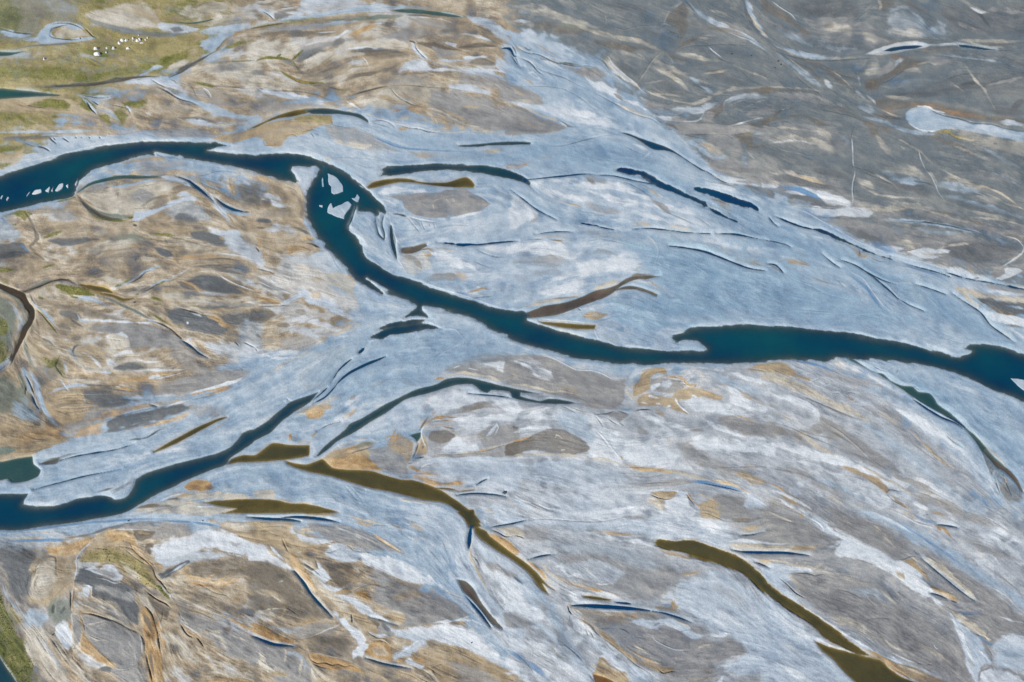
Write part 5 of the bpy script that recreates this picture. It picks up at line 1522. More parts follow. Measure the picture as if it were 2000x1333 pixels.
so 8 .7: 880 1150 930 1190 950 1160
d 5: 920 1190 950 1165 1020 1175
d 4 .5: 920 1195 980 1250 1050 1290
st 20 .7: 960 1200 1050 1290 1140 1320
sn 16 .6: 980 1240 1080 1310
si 30 .7: 950 1180 1050 1200 1150 1260
sw 30 .8: 1120 1260 1250 1320
sg 60 .8: 1100 1200 1300 1270 1500 1333
sg 50 .7: 0 990 200 1020 400 1110 600 1240
sb 50 .6: 300 1060 600 1160 800 1280
sd 14 .4: 0 1000 150 1020 300 1060 500 1160
so 14 .8: 0 1110 100 1160 200 1220 300 1290
zt 16 .9: 80 1200 160 1210 220 1240 240 1290 180 1280 120 1240
sw 24 .95: 20 1170 120 1200 260 1270 340 1320
sw 14 .9: 80 1230 160 1290 220 1310
zt 14 .8: 240 1310 300 1320 280 1333 240 1333
sg 60 .8: 0 1280 100 1320
sc 20 .5: 400 1180 600 1290
sw 20 .7: 640 1180 800 1240 900 1333
si 30 .7: 1000 880 1200 1000 1400 1150 1550 1250
sw 20 .7: 1100 1050 1250 1120 1400 1220
""")
SURVEY.append("""
@0 1000 4
zb 26 .9: -200 140 100 148 400 110 700 60 950 15 1200 20 1500 30 1800 60 2000 80 2000 110 1700 100 1500 110 1200 80 1000 90 800 160 500 190 200 190 -200 240
sv 16 .7: 0 165 200 145 500 110 800 80 1100 60 1400 60
sv 14 .8: 1200 70 1500 85 1700 115 1850 170
si 20 .7: 900 30 1000 15 1150 30
sc 8 .9: 20 210 150 175 300 165 450 175 560 180
sv 20 .8: -60 240 200 230 400 225 560 220
sd 20 .7: 500 210 700 180 820 140 1000 100 1200 85 1400 110 1500 120
zg 50 .7: 960 120 1200 90 1500 120 1530 170 1400 210 1250 200 1100 140
zd 70 .8: -100 240 200 250 320 290 330 360 260 420 250 540 230 640 120 700 60 560 20 400 -100 380
zb 50 .4: 0 240 400 240 340 300 150 300
zb 24 .7: 190 800 240 750 300 780 380 820 340 900 260 950 210 900
sb 16 .95: 0 480 20 560 60 660 120 740 190 820
sc 10 .7: 20 600 60 700 130 780 185 830
ze 60 .7: -200 500 0 560 40 700 120 800 180 850 150 900 60 920 -60 920 -200 820
zy 50 .8: 60 730 180 830 160 900 100 910
ze 70 .8: -100 900 60 900 200 1000 260 1150 330 1333 130 1333 60 1230 0 1140 -100 1050
sk 30 .4: 80 960 180 1060 250 1180
zc 60 .85: 180 920 300 900 420 960 500 1080 580 1180 640 1260 700 1333 340 1333 260 1150 200 1010
si 30 .4: 300 960 380 1060 450 1180 500 1280
zo 40 .5: 380 940 440 1060 560 1200 700 1333 600 1333 480 1180 400 1060
so 30 .8: 500 840 560 900 580 980
zw 16 .95: 430 940 470 880 510 850 540 870 540 910 580 960 570 1050 540 1100 500 1060 460 1000
zo 20 .85: 320 260 400 280 500 260 600 235 740 195 740 230 640 310 600 350 400 340
zt 40 .8: 330 340 600 330 600 400 600 500 580 560 500 640 430 700 300 720 240 700 260 560 250 430
zc 40 .7: 290 400 360 350 440 350 450 480 440 560 400 640 300 690 250 640 270 520
d 4 .4: 310 360 380 345 440 360 445 480 460 510
d 3 .3: 320 390 290 440 280 520
sx 40 .4: 520 440 560 430
d 3 .3: 500 430 570 440
d 3 .3: 520 460 570 460
zt 30 .85: 640 320 760 210 840 150 900 140 1020 180 1050 240 1100 330 1170 380 1200 440 1230 520 1250 590 1120 560 1080 590 960 450 900 400 700 400 620 390
zy 50 .8: 620 340 720 300 880 290 1000 330 1100 400 1180 480 1230 580 1130 580 1100 560 980 480 900 400 640 400
zc 30 .7: 940 380 1040 460 1110 560 1100 600 1070 590 1020 520
so 26 .9: 840 150 950 165 1040 180 1060 230
zo 20 .9: 840 150 1000 160 1060 240 1100 300 1160 350 1120 340 1040 270 1000 230 900 240 840 200
l 7: 840 150 950 140 1060 140 1150 145 1210 155
zn 20 .9: 1050 150 1150 150 1210 160 1190 190 1130 220 1080 210
so 20 .5: 1080 160 1180 175
zn 16 .8: 1150 250 1200 250 1210 300 1180 330 1150 300
d 6: 1020 235 1040 290 1100 350 1160 400 1200 450 1220 510 1260 550 1300 600 1330 660
d 4 .4: 940 260 1000 310 1060 360 1120 400 1200 440
so 14 .8: 1030 250 1060 310 1130 370 1190 420 1220 490
sc 8 .9: 1050 240 1080 300 1140 360 1200 400 1240 470 1300 530
d 4 .4: 720 250 660 290 620 340 600 400
l 6: 740 220 680 270 630 320 600 380 605 450 590 520 575 590
d 4 .3: 400 700 460 640 520 580 580 540
l 8 .8: 575 590 575 680 570 740 575 790
so 10 .9: 590 560 580 640 572 720 580 780 620 810
d 6: 560 620 560 700 560 770
d 4 .3: 700 280 800 290 860 295
d 3 .3: 640 420 700 440
zd 26 .9: 610 470 660 440 700 440 780 480 860 520 980 560 1050 600 1060 680 1090 760 1080 880 1000 860 960 800 900 720 800 680 720 660 720 600 700 580 640 560 600 540
zg 30 .7: 760 600 880 580 960 620 1060 620 1060 700 960 700 820 640
zw 14 .8: 670 450 740 430 780 450 820 410 900 420 940 470 970 500 960 540 900 540 820 500 760 490 700 460
zg 16 .7: 700 450 800 450 900 480 940 520 860 520 780 480
sw 10 .7: 740 520 830 530 900 560 960 550
sw 8 .8: 650 570 720 590 720 640
zw 10 .9: 650 600 700 580 710 640 690 680 660 650
l 5: 640 570 710 580 720 620 720 660 760 690
sc 16 .9: 720 660 800 700 880 740 950 800
sw 24 .7: 700 690 800 740 900 780 960 830
sc 30 .9: 660 730 740 760 820 800 960 860 1040 900 1090 940
sn 12 .7: 720 690 820 740 900 790
zx 40 .5: 440 700 560 700 560 840 460 860 400 800
sk 16 .4: 430 720 420 800
sk 16 .4: 520 740 480 800
d 12: 640 790 720 800 820 830 900 860 1000 910 1090 945
d 5 .5: 630 800 660 880 680 950
st 20 .7: 580 790 640 800 700 790 780 810
zg 24 .9: 650 810 800 830 900 870 1080 950 1110 1020 1120 1120 1080 1180 1000 1230 940 1220 840 1140 740 1040 680 970 660 880
sc 10 .8: 670 885 760 870 830 850 840 830
sc 14 .6: 760 900 830 870 850 880
sc 8 .8: 700 970 760 1000 850 1005
d 3 .3: 700 960 760 990 840 1010
l 4: 1090 950 1115 1020 1115 1120
d 4 .4: 1090 950 1130 1010 1135 1080 1140 1140
l 6 .9: 700 1020 780 1100 860 1170 940 1230 1030 1220 1100 1180 1140 1150
d 4 .5: 880 1250 940 1240 1010 1230 1080 1190 1140 1150
zc 14 .8: 570 800 620 800 640 900 660 1000 640 1060 600 1100 570 1120
zg 14 .8: 580 810 620 810 640 900 640 1000 590 1050
zo 14 .95: 650 960 700 1010 760 1080 840 1150 930 1220 900 1220 820 1180 760 1170 700 1130 650 1080 640 1030
st 14 .9: 620 820 650 900 680 980 720 1030
d 5 .6: 580 1070 600 1060
d 4 .4: 570 1120 580 1160
zw 20 .6: 600 1110 700 1120 760 1170 820 1200 780 1230 660 1190
zc 40 .5: 580 1140 700 1200 760 1260 700 1300
zo 12 .95: 1110 740 1160 760 1220 850 1240 940 1250 1030 1260 1100 1280 1200 1270 1270 1300 1340 1180 1340 1160 1200 1140 1050 1120 900
sn 30 .7: 1130 780 1170 880 1200 1000
sn 20 .6: 1180 1080 1190 1180 1210 1280
zc 12 .9: 1070 590 1130 600 1150 660 1200 720 1230 780 1200 800 1150 750 1100 700 1080 640
sc 10 .9: 1215 960 1230 1040 1220 1080
so 24 .95: 1200 770 1240 860 1270 940 1285 1040 1280 1110
sc 10 .9: 1200 750 1250 860 1280 950
so 20 .9: 1210 780 1260 800 1320 830
d 7: 1125 600 1180 650 1240 690 1300 720 1350 760
zn 20 .85: 1150 640 1240 700 1350 760 1330 800 1310 840 1230 790 1170 700
d 7: 1110 720 1150 750 1190 800 1215 880 1235 950 1250 1040 1270 1130
d 8: 1145 1100 1160 1190 1180 1260 1200 1333
d 5 .5: 1280 760 1260 880
d 5 .4: 1260 830 1310 840 1320 820
ze 16 .8: 1240 580 1290 590 1330 640 1330 690 1280 650 1250 620
sc 12 .9: 1240 550 1300 620 1360 700 1400 760
l 6 .9: 1335 680 1340 650 1370 640 1380 660
so 8 .9: 1350 700 1400 760 1380 780
si 14 .9: 1350 660 1400 700 1480 730 1600 770
sc 14 .9: 1260 530 1330 590 1400 660 1500 710 1600 760 1700 800
st 14 .8: 1330 560 1380 570
sk 12 .5: 1460 740 1560 750
so 14 .95: 1700 815 1800 830 1900 860 2000 900
so 26 .95: 1780 830 1880 880 2000 930
sc 12 .9: 1690 800 1800 820 1900 840 2000 870
sk 10 .6: 1650 840 1780 870 1900 930 2000 990
zw 40 .95: 1210 290 1300 240 1500 180 1550 130 1700 150 1850 180 2000 210 2080 240 2080 370 1900 350 1750 310 1600 300 1450 330 1350 370 1230 370 1210 330
sn 20 .5: 1790 230 1850 260 1900 240
sb 30 .7: 1500 150 1650 130
sd 16 .8: 1860 180 1950 220 2040 250
zt 26 .9: 1640 60 1720 90 1850 90 2000 80 2100 90 2100 260 2000 250 1900 200 1780 140
zc 20 .7: 1760 100 1900 100 2000 100 2000 150 1850 150
zi 30 .7: 1220 370 1350 370 1450 340 1600 310 1800 330 1700 370 1500 400 1300 440
zn 40 .6: 1500 400 1600 380 1800 370 2100 360 2100 500 1900 490 1700 500 1500 500
zd 12 .9: 1240 490 1300 460 1400 410 1480 380 1490 390 1420 440 1330 500 1270 520
si 14 .9: 1290 500 1380 450 1460 400
so 14 .9: 1430 460 1470 430 1490 440
so 16 .8: 1210 410 1280 430
so 20 .9: 1390 490 1450 480 1500 510 1600 530 1680 550
so 20 .9: 1450 520 1520 560 1600 570 1680 600 1740 640
sr 10 .7: 1500 560 1600 580 1660 590
d 4 .4: 1430 530 1500 590 1560 570 1620 600 1700 640 1760 650 1820 690 1860 700
so 16 .8: 1660 580 1720 540 1780 500
so 16 .8: 1680 600 1760 560 1840 510
so 12 .7: 1700 610 1800 560 1900 500
so 10 .7: 1620 540 1660 500 1700 480
sc 10 .7: 1340 520 1370 570
so 16 .8: 1840 690 1880 690
zd 90 .3: 1400 600 1600 620 1750 680 1850 780 1700 760 1500 700
zg 60 .8: 1350 760 1600 800 1700 850 1900 950 2100 1010 2100 1180 1900 1150 1700 1050 1600 950 1440 900
d 5 .5: 1400 780 1420 830 1460 870
sc 12 .9: 1400 790 1430 850 1480 880
so 14 .9: 1420 880 1460 920 1500 960 1540 970 1580 1010 1600 1050
sc 8 .9: 1430 870 1500 920 1560 960 1600 1040
d 6: 1410 870 1450 940 1490 975 1530 980
d 6: 1540 980 1570 1020 1600 1060
sd 20 .4: 1480 1000 1560 1100
zc 26 .8: 1300 960 1400 960 1460 1020 1500 1100 1540 1200 1440 1140 1360 1060
st 14 .6: 1500 1180 1560 1240
sc 30 .8: 1560 910 1640 940 1760 930 1800 960
sc 30 .7: 1680 960 1740 1010 1800 1080
sc 14 .8: 1780 950 1850 980 1950 1010
sc 30 .7: 1250 940 1320 1000 1320 1080
sd 40 .4: 1900 1060 2000 1100
sc 40 .7: 1600 1290 1700 1250 1800 1280 1950 1300
sc 20 .7: 1770 1240 1790 1300
so 26 .8: 1600 1333 1750 1310 1900 1320 2000 1333
sc 40 .6: 1950 760 2000 820
sd 30 .7: 760 1240 850 1230 900 1250
sc 6 .7: 880 1250 940 1290 1000 1333
zg 40 .7: 900 1240 1140 1200 1160 1333 950 1333
@500 1000 4
sv 16 .7: 300 40 500 50 700 80 850 110
zi 20 .6: 350 70 550 60 700 90 650 110 450 90
zb 30 .8: 560 40 700 60 900 90 1100 110 1250 200 1400 330 1500 480 1590 560 1640 700 1500 600 1300 420 1150 300 950 180 870 130 700 110
si 60 .6: 900 110 1200 130 1400 250 1500 400
zi 50 .8: 1000 -30 1400 0 1600 60 1660 140 1665 280 1670 350 1740 500 1900 700 2080 900 2080 1100 1960 940 1900 860 1780 720 1620 540 1560 480 1480 300 1300 120 1100 50
sd 6 .4: 1380 130 1450 220 1500 350 1520 470
st 30 .6: 1000 60 1150 60 1250 90
sc 20 .7: 700 30 800 60 900 80 1000 100
st 30 .7: 780 70 880 110 920 90
so 16 .6: 1060 110 1150 130 1220 100
st 40 .5: 1200 100 1280 150 1350 230
d 3 .3: 880 130 940 105 1050 110
d 4 .3: 850 140 920 180 1000 240
zg 30 .8: 400 90 600 90 800 130 930 190 1100 290 1150 330 1000 310 880 310 750 260 640 240 500 190
so 12 .95: 920 180 980 220 1060 270 1130 310
sc 8 1: 930 175 1000 225 1080 275 1150 320
d 5 .4: 910 185 960 220 1040 270 1120 315
sw 16 .4: 600 110 750 170 900 230
zw 16 .95: 210 150 280 120 300 160 400 200 520 210 600 230 520 250 420 260 350 230 320 180 260 170
zt 40 .9: -20 90 200 90 280 100 260 150 350 240 460 260 540 300 440 350 470 450 560 580 640 620 700 640 760 760 820 800 860 800 940 940 880 940 820 890 760 830 640 760 560 700 480 600 400 480 300 440 200 300 0 240
zc 26 .6: 340 360 440 420 500 540 600 620 680 680 740 780 660 760 560 660 460 560 400 450
zo 10 1: 270 330 310 350 350 400 380 450 440 540 480 620 450 600 390 540 330 470 290 420
so 10 1: 200 190 230 240 260 300
d 5 .6: 205 200 225 260 260 320
zw 16 .9: 0 260 60 280 110 340 200 380 290 460 240 450 150 420 60 390 0 380
sw 16 .9: 110 260 160 320 220 380
sw 8 .9: 330 320 360 315
d 3 .3: 200 190 150 180 80 150
sd 14 .6: 360 390 420 440 500 490 540 520
d 4 .4: 370 400 450 450 530 520
d 4 .4: 460 360 480 420 500 450
d 5 .5: 460 355 540 370 600 390 650 400
zw 12 .9: 440 470 480 450 540 450 560 500 600 520 560 540 540 560 640 600 700 590 640 620 560 600 500 540
zc 16 .8: 440 480 500 540 560 580
zw 12 .8: 480 380 540 450 580 520 540 520 490 450
zn 20 .85: 500 380 600 400 640 400 740 390 760 440 780 500 740 560 660 590 600 540 560 460
sn 40 .6: 600 480 680 520
zi 20 .8: 570 280 640 250 700 270 760 300 860 320 950 320 880 350 800 380 750 400 650 390 560 350 540 320
zw 14 .7: 570 270 630 255 650 290 600 310
d 4 .4: 540 320 600 315 650 290
d 4 .4: 640 255 720 265 760 300 820 315 930 318
sc 10 .8: 740 260 770 300 860 310
zw 26 1: 780 320 900 330 1050 360 1200 410 1300 480 1400 550 1500 620 1560 650 1450 610 1300 570 1150 540 1000 480 880 430 830 390
zt 26 .6: 620 430 760 440 840 500 870 550 800 570 740 560
sc 10 .6: 780 450 830 500 870 550
zi 24 .7: 1400 560 1500 600 1620 680 1500 640
sc 14 .7: 1380 580 1500 620 1640 690
d 4 .3: 1460 610 1540 650 1640 685
st 24 .9: 620 650 700 620 800 580
so 14 .9: 640 640 740 590
zg 16 .7: 760 590 840 560 940 560 860 590
d 4 .4: 680 650 760 620 850 580 950 560
zo 20 .9: 760 630 830 610 880 630 900 690 880 710 820 680
zw 14 1: 620 655 700 660 780 680 880 740 920 780 1000 830 1080 870 1120 890 1060 880 960 830 880 820 820 790 740 710
zg 60 .9: 850 420 1000 480 1200 560 1500 640 1640 720 1700 820 1600 850 1400 870 1250 880 1100 900 1170 800 1060 770 920 700 900 640 950 560 880 500
sn 60 .4: 1000 580 1200 570
st 80 .6: 1050 700 1200 640 1340 640
sc 50 .4: 1080 740 1200 720 1350 720
zg 40 .4: 1200 780 1400 740 1500 700
d 3 .2: 940 640 1000 590 1100 580
st 20 .7: 900 700 960 750 1060 760
zt 10 .95: 1080 780 1160 800 1170 830 1140 880 1110 890 1030 860 1040 820
so 14 .9: 1100 885 1130 885
sc 10 .9: 1060 770 1160 800
zt 12 .9: 810 830 860 800 900 830 940 860 950 930 920 945 870 930 830 890
sn 16 .8: 900 850 960 880 950 920
zg 12 .9: 960 900 1020 870 1060 920 1100 960 1040 990 980 960 950 950
st 10 .9: 680 870 780 840
d 7: 750 800 752 840 755 870
zb 14 .8: 680 850 740 840 720 870 640 880
sc 14 .8: 750 820 800 900 860 960
d 5 .5: 870 930 900 960 970 990 1040 980
si 14 .8: 880 940 960 970 1050 960
si 16 .8: 1020 880 1060 920 1120 940
sd 20 .5: 980 870 1060 940
zw 30 1: 1130 930 1300 910 1500 890 1600 900 1700 940 1800 1020 1900 1120 2000 1200 2080 1260 1900 1210 1760 1130 1600 1060 1400 1020 1200 1000 1080 960
zi 40 .8: 1060 960 1250 960 1400 1000 1300 1060 1200 1120 1120 1150 1080 1170 1060 1120 1180 1050 1230 1010
sw 10 .9: 1110 1120 1180 1070 1280 1000
sw 20 .8: 1380 870 1550 850 1700 850 1800 900
sw 16 .8: 1500 860 1600 840 1680 810
zt 20 .6: 1520 880 1640 870 1600 850
zi 60 .6: 1640 740 1800 900 1900 1000 2080 1150 1800 1000
sw 8 .7: 1500 880 1700 940
st 60 .7: 1380 1060 1600 1100 1750 1200 1900 1280
zt 50 .8: 1200 1180 1400 1060 1600 1080 1800 1160 2050 1280 2050 1400 1300 1400 1400 1290 1280 1210
zg 60 .6: 1500 1180 1700 1200 1900 1333 1600 1333
st 14 .8: 1320 1100 1360 1060
d 4 .5: 1370 1220 1420 1200 1470 1185
d 3 .4: 1290 1110 1340 1105
so 24 .9: 1220 1130 1270 1160 1320 1150
so 12 .9: 1280 1180 1330 1180
so 14 .9: 1350 1230 1380 1250 1390 1280
zw 16 .8: 1140 1170 1200 1140 1260 1180 1320 1200 1300 1230 1230 1210 1180 1190
d 5 .4: 1270 1230 1330 1250 1380 1300 1410 1333
sc 20 .9: 1300 1230 1380 1270 1430 1333
st 14 .8: 1420 1260 1480 1290
zo 10 .95: 930 1010 990 1000 1050 1040 1060 1080 1070 1160 1060 1170 1000 1160 920 1140 860 1110 850 1080 900 1030
zc 14 .5: 900 1060 1000 1060 1050 1120 950 1130
so 20 .9: 1080 1165 1130 1160 1180 1180
d 4 .4: 930 1010 1000 1010 1050 1060
sn 6 .9: 960 1000 1000 1020
sc 6 .9: 900 1000 990 1000 1050 1040
zw 12 1: 640 830 700 830 720 870 780 910 840 960 860 1010 840 1030 880 1040 860 1080 840 1130 900 1160 850 1150 800 1130 760 1150 750 1110 760 1080 820 1050 780 1000 720 930 680 890
zg 30 .5: 1060 1050 1080 1130 1110 1150
si 20 .9: 600 770 640 820 640 860
sc 10 .9: 520 930 600 900 690 870
l 6: 400 980 500 950 560 920 660 890
d 3 .3: 340 1000 440 980 540 940
st 40 .7: 240 880 400 850 540 840
so 12 .7: 320 890 430 860 530 840
zg 40 .7: 300 930 460 880 600 880 500 940 400 980 320 1000
zb 24 .5: 100 880 250 910 380 890 300 950 160 930
zn 70 .7: -40 420 100 400 240 460 340 600 440 700 560 810 600 830 400 840 300 860 100 800 -40 820
zn 50 .5: 120 460 240 480 280 560 160 540
sn 50 .4: 150 520 220 500
sk 30 .4: 150 510 240 500
sc 10 .6: 180 550 220 540
st 40 .5: 0 620 160 650 240 720
sc 8 .7: 120 650 200 700
so 16 .9: 200 745 260 750 290 780
sc 10 .9: 130 760 200 755 280 780
sc 30 .8: 0 780 100 790 160 820
sc 14 .8: 40 780 120 760
d 3 .4: 230 740 290 780 340 810
sn 20 .6: 250 720 340 700 420 740
zo 10 1: -20 870 60 890 120 930 200 970 280 1000 315 1020 290 1035 200 1020 100 1000 20 960 -20 940
sc 10 1: 0 870 80 895 160 940 250 985 310 1005
sr 12 .8: 0 940 80 980 160 1010
st 14 .8: 200 830 240 740
zo 10 .95: 420 1100 480 1110 560 1130 640 1150 720 1170 780 1200 830 1230 820 1260 720 1240 600 1240 500 1210 440 1180 425 1140
sr 10 .8: 460 1180 560 1210 700 1240
d 5 .7: 415 1100 430 1150 480 1185 540 1180 600 1200 640 1190 700 1210 750 1200 800 1230
d 4 .5: 440 1180 500 1210 600 1230
sc 14 1: 420 1095 520 1115 640 1140 720 1165 820 1210 900 1250 1000 1290 1060 1333
st 30 .7: 820 1200 950 1260 1060 1333
zg 60 .8: 0 1060 160 1050 320 1080 420 1200 440 1333 240 1333 100 1240 0 1200
sb 40 .5: 200 1120 340 1120 400 1240
sc 16 .8: 210 1040 240 1100 230 1180
sc 20 .8: 370 1140 350 1240 345 1300
sc 40 .8: 40 1100 60 1160 30 1200
sc 50 .7: 0 1180 80 1220 180 1240
st 30 .8: 80 1280 200 1260 260 1290
sc 14 .8: 440 1220 460 1300 490 1333
sn 60 .4: 600 1290 800 1300
sc 6 .8: 210 900 270 850
sn 100 .5: 400 980 600 1000 700 1080
zn 60 .5: 560 980 700 960 760 1080 660 1120 480 1080 400 1010
zi 60 .8: 1700 -20 1900 0 2080 40 2080 100 1850 80 1760 40
zi 60 .8: 1700 200 1800 240 2000 380 2100 500 2200 640 2200 900 2100 800 1960 600 1840 500 1740 340 1700 290
zw 30 .8: 1730 320 1850 450 1980 520 2080 650 2100 760 1960 620 1840 530 1760 420
zg 40 .7: 1750 340 1850 420 2000 480 2000 530 1850 460
l 5: 1710 170 1690 240 1670 290 1680 350 1700 400
sc 20 .9: 1710 180 1680 280 1680 360 1720 440 1760 520 1820 640
d 5 .4: 1680 330 1710 360 1740 400 1750 450
sk 8 .6: 1710 370 1745 385
sw 14 .8: 1600 530 1660 560 1740 680 1850 830 1950 930
sw 10 .7: 1820 560 1900 700 2000 820
sn 20 .3: 1800 620 1900 720 1980 850
sc 16 1: 1790 -10 1850 -5
so 10 .6: 1800 20 1870 20
zo 12 1: 1790 180 1850 175 1940 210 2010 260 2010 320 1940 290 1860 230
sc 8 1: 1720 60 1760 100 1780 130 1820 150
sc 8 1: 1830 140 1860 170 1940 200 2010 260
d 6: 1840 140 1900 165 1950 195 2010 190
sc 20 .9: 1860 130 1950 130 2020 120
so 10 .9: 1840 150 1900 185 1940 200
sw 30 .8: 1760 60 1800 100 1840 110
@1000 1000 4
zi 60 .7: 0 60 200 60 400 70 600 80 900 40 1200 30 1400 60 1700 160 1750 240 1600 280 1450 220 1300 220 1100 220 900 160 600 160 400 120 200 120 0 110
sw 50 .7: 400 0 700 20 900 0 1100 -20
sg 30 .7: 850 40 1000 50 1100 70
d 4 .4: 0 95 100 70 260 60 500 75 680 78 800 60 950 30
d 3 .3: 620 60 700 70
zc 16 .9: 0 120 50 130 90 160 100 190 60 190 0 180
d 5: 0 185 60 195 100 210
zo 10 .9: -20 260 30 280 70 320 30 335 -20 330
sc 8 1: 0 255 40 280 75 320
d 4 .4: 0 330 60 335
zg 40 .6: 100 110 240 130 330 180 250 220 120 200
sc 30 .6: 560 150 800 170 1000 190
so 24 .5: 730 170 850 180 950 185
sw 30 .8: 560 160 800 210 1000 230 1200 300 1400 370 1560 400
st 30 .5: 1100 280 1250 320 1400 380
so 20 .3: 1150 310 1300 340 1450 380
zg 60 .7: 340 300 600 280 800 300 1100 360 1300 440 1500 480 1400 560 1250 580 1180 640 1080 720 900 700 880 640 720 620 620 580 500 520 400 420 360 360
zb 60 .4: 300 250 700 260 1000 330 1200 420 1000 440 700 340 400 320
zi 30 .5: 340 420 600 380 800 420 900 480 780 560 600 540
sw 24 .9: 320 430 380 430 400 460 440 500 500 500 540 520
sw 14 .9: 480 480 540 500 560 530
sw 8 .7: 640 560 700 570 780 560
sc 10 .3: 450 400 560 410 640 500
sc 8 .3: 520 370 640 420 700 500
sc 20 .8: 200 400 260 430 280 460 240 470
zo 10 1: 110 385 150 395 200 430 240 470 270 500 260 530 220 480 160 430
sc 8 1: 180 400 230 450 270 510 320 590
so 26 .9: 400 550 500 580 600 600 700 630 800 650 890 665
sc 26 .8: 280 480 400 530 500 570 640 600
sc 30 .8: 420 640 500 650 560 660
st 20 .9: 550 660 640 655 700 680 780 690
sw 20 .7: 380 620 500 640 600 690
sc 6 .8: 890 650 920 665 940 655
zw 24 .7: 420 640 560 620 780 640 860 680 740 700 600 700 480 690
sk 6 .5: 800 700 900 720
st 24 .8: 1320 490 1420 480 1480 460
sc 16 .5: 1380 520 1450 510
zi 60 .7: 1300 520 1450 500 1600 440 1750 500 1900 620 2100 740 2100 1000 1900 1100 1750 1040 1600 980 1500 920 1350 800 1280 700 1300 620
sd 60 .25: 1500 560 1700 650 1900 800
d 3 .2: 1200 580 1250 550
zt 12 .95: 1100 740 1180 730 1230 735 1250 690 1270 700 1280 730 1300 740 1290 790 1230 780 1160 770
so 10 .8: 1150 745 1250 720 1270 760
sr 8 .6: 1100 750 1200 760 1290 770
sc 10 .8: 1130 680 1180 650 1200 620
sc 14 .8: 1150 690 1250 690
si 14 .7: 1160 660 1230 670
zt 26 .85: 480 760 700 770 900 790 1100 790 1200 800 1130 820 1050 840 950 850 900 900 760 900 660 900 580 860 520 810
zg 50 .8: 500 780 700 780 900 820 1100 800 1250 830 1400 880 1500 900 1550 940 1500 970 1560 1000 1700 970 1780 990 1840 1050 1850 1090 1800 1130 1700 1160 1620 1200 1600 1270 1500 1333 1240 1333 1130 1270 960 1190 860 1100 760 1000 660 930 560 860
sc 30 .6: 640 800 850 810
sc 14 .8: 600 850 700 870 800 870
sc 20 .8: 520 800 560 860 620 900
st 14 .9: 430 720 460 750 490 800
d 6: 435 730 450 780 475 805
sc 12 .9: 440 715 480 770 520 810
zi 24 .8: 900 870 960 840 1100 850 1200 830 1260 830 1400 910 1380 930 1500 970 1420 1010 1350 980 1280 920 1180 880 1140 930 1040 900 940 870
l 7 .9: 1250 830 1300 860 1370 890 1400 920
sc 14 1: 1250 835 1320 870 1390 910
sw 24 .8: 1190 860 1260 900 1330 930
d 4 .3: 1300 940 1390 915
sn 24 .5: 1100 890 1160 870
sc 12 .8: 640 910 740 910 830 905 880 920 920 960
sc 20 .9: 840 905 900 900 920 930
d 5 .5: 830 910 880 925 930 965
d 3 .3: 660 910 780 912
sc 16 .9: 780 1000 860 990 920 1010 1000 1070 1060 1110
d 5 .4: 880 1005 940 1050 1010 1080 1080 1110
d 3 .3: 960 980 1060 990
l 4: 1090 960 1110 1000 1160 1030 1250 1070 1300 1080 1390 1080
d 3 .3: 1130 1010 1240 1060 1300 1080
d 3 .3: 1300 1165 1370 1165
d 3 .3: 1440 1110 1500 1095
sc 20 .8: 1450 1070 1500 1040 1550 1040
sc 16 .8: 1290 1080 1280 1150 1270 1210
zt 20 .9: 640 900 800 980 860 1070 960 1140 1100 1190 1250 1210 1300 1230 1240 1260 1150 1250 1000 1190 860 1110 740 1010
sc 14 1: 860 1040 960 1110 1060 1160 1180 1190 1280 1215
so 16 .6: 900 1060 1020 1140 1150 1210
sc 12 .9: 1120 1170 1180 1210 1230 1210 1280 1180
d 6: 1140 1230 1180 1260 1230 1250 1290 1240
d 5 .4: 650 950 760 1020 860 1100 960 1190 1060 1250 1140 1310
st 30 .5: 1480 1250 1600 1240
sc 14 .7: 1560 1280 1600 1250
sn 16 .8: 500 830 560 860 620 900 660 950
zw 14 .8: 460 830 520 840 600 900 640 950 600 960 540 950 480 920
sn 8 .9: 470 840 500 890
sn 8 .9: 500 860 520 910
d 5 .5: 540 900 545 940
d 5 .5: 575 910 600 980
d 5 .5: 610 930 640 990
sc 8 .9: 480 830 510 910
sc 8 .9: 530 870 570 940
sc 8 .9: 560 880 610 960
so 10 .6: 520 850 600 880
d 5 .4: 640 930 700 980
d 3 .3: 460 790 450 840 480 920
si 30 .8: 480 700 700 760 900 770
sw 14 .8: 500 770 560 810
zw 50 .9: -60 680 0 690 100 700 160 760 240 820 290 880 250 880 150 850 60 810 -60 770
zw 60 .8: -100 480 0 530 60 640 100 700 0 690 -100 660
sv 20 .6: 0 500 100 560 200 630 280 660
sk 14 .4: 0 490 80 560 180 610
sb 80 .6: 0 420 150 570 280 720 380 900 480 1080 600 1200
zg 30 .6: -60 790 40 800 140 850 220 880 120 900 0 900
zi 60 .7: 140 860 280 900 400 1020 520 1160 640 1270 600 1333 450 1200 300 1020
sv 26 .5: 360 1000 430 1060 500 1110 560 1180
d 4 .4: 360 1000 440 1060 520 1130 560 1180
sc 40 .6: 300 1060 400 1130 460 1160
sv 40 .6: -40 1080 60 1140 200 1240 300 1333
sk 8 .5: 0 1090 100 1170 200 1300
sw 50 .6: 100 1000 250 1080 400 1200 550 1320
sw 30 .8: 330 1060 420 1140
zw 30 .9: 0 1260 40 1250 160 1310 200 1333 60 1333
zt 30 .8: -60 1280 20 1270 100 1310 160 1333 -60 1333
zt 10 1: 640 1260 660 1220 680 1140 710 1130 760 1190 830 1240 890 1250 900 1290 940 1333 960 1400 860 1400 780 1333 700 1290
sc 20 .8: 680 1150 760 1210 860 1260
zo 14 .9: 630 1260 700 1280 760 1310 800 1360 700 1360 640 1300
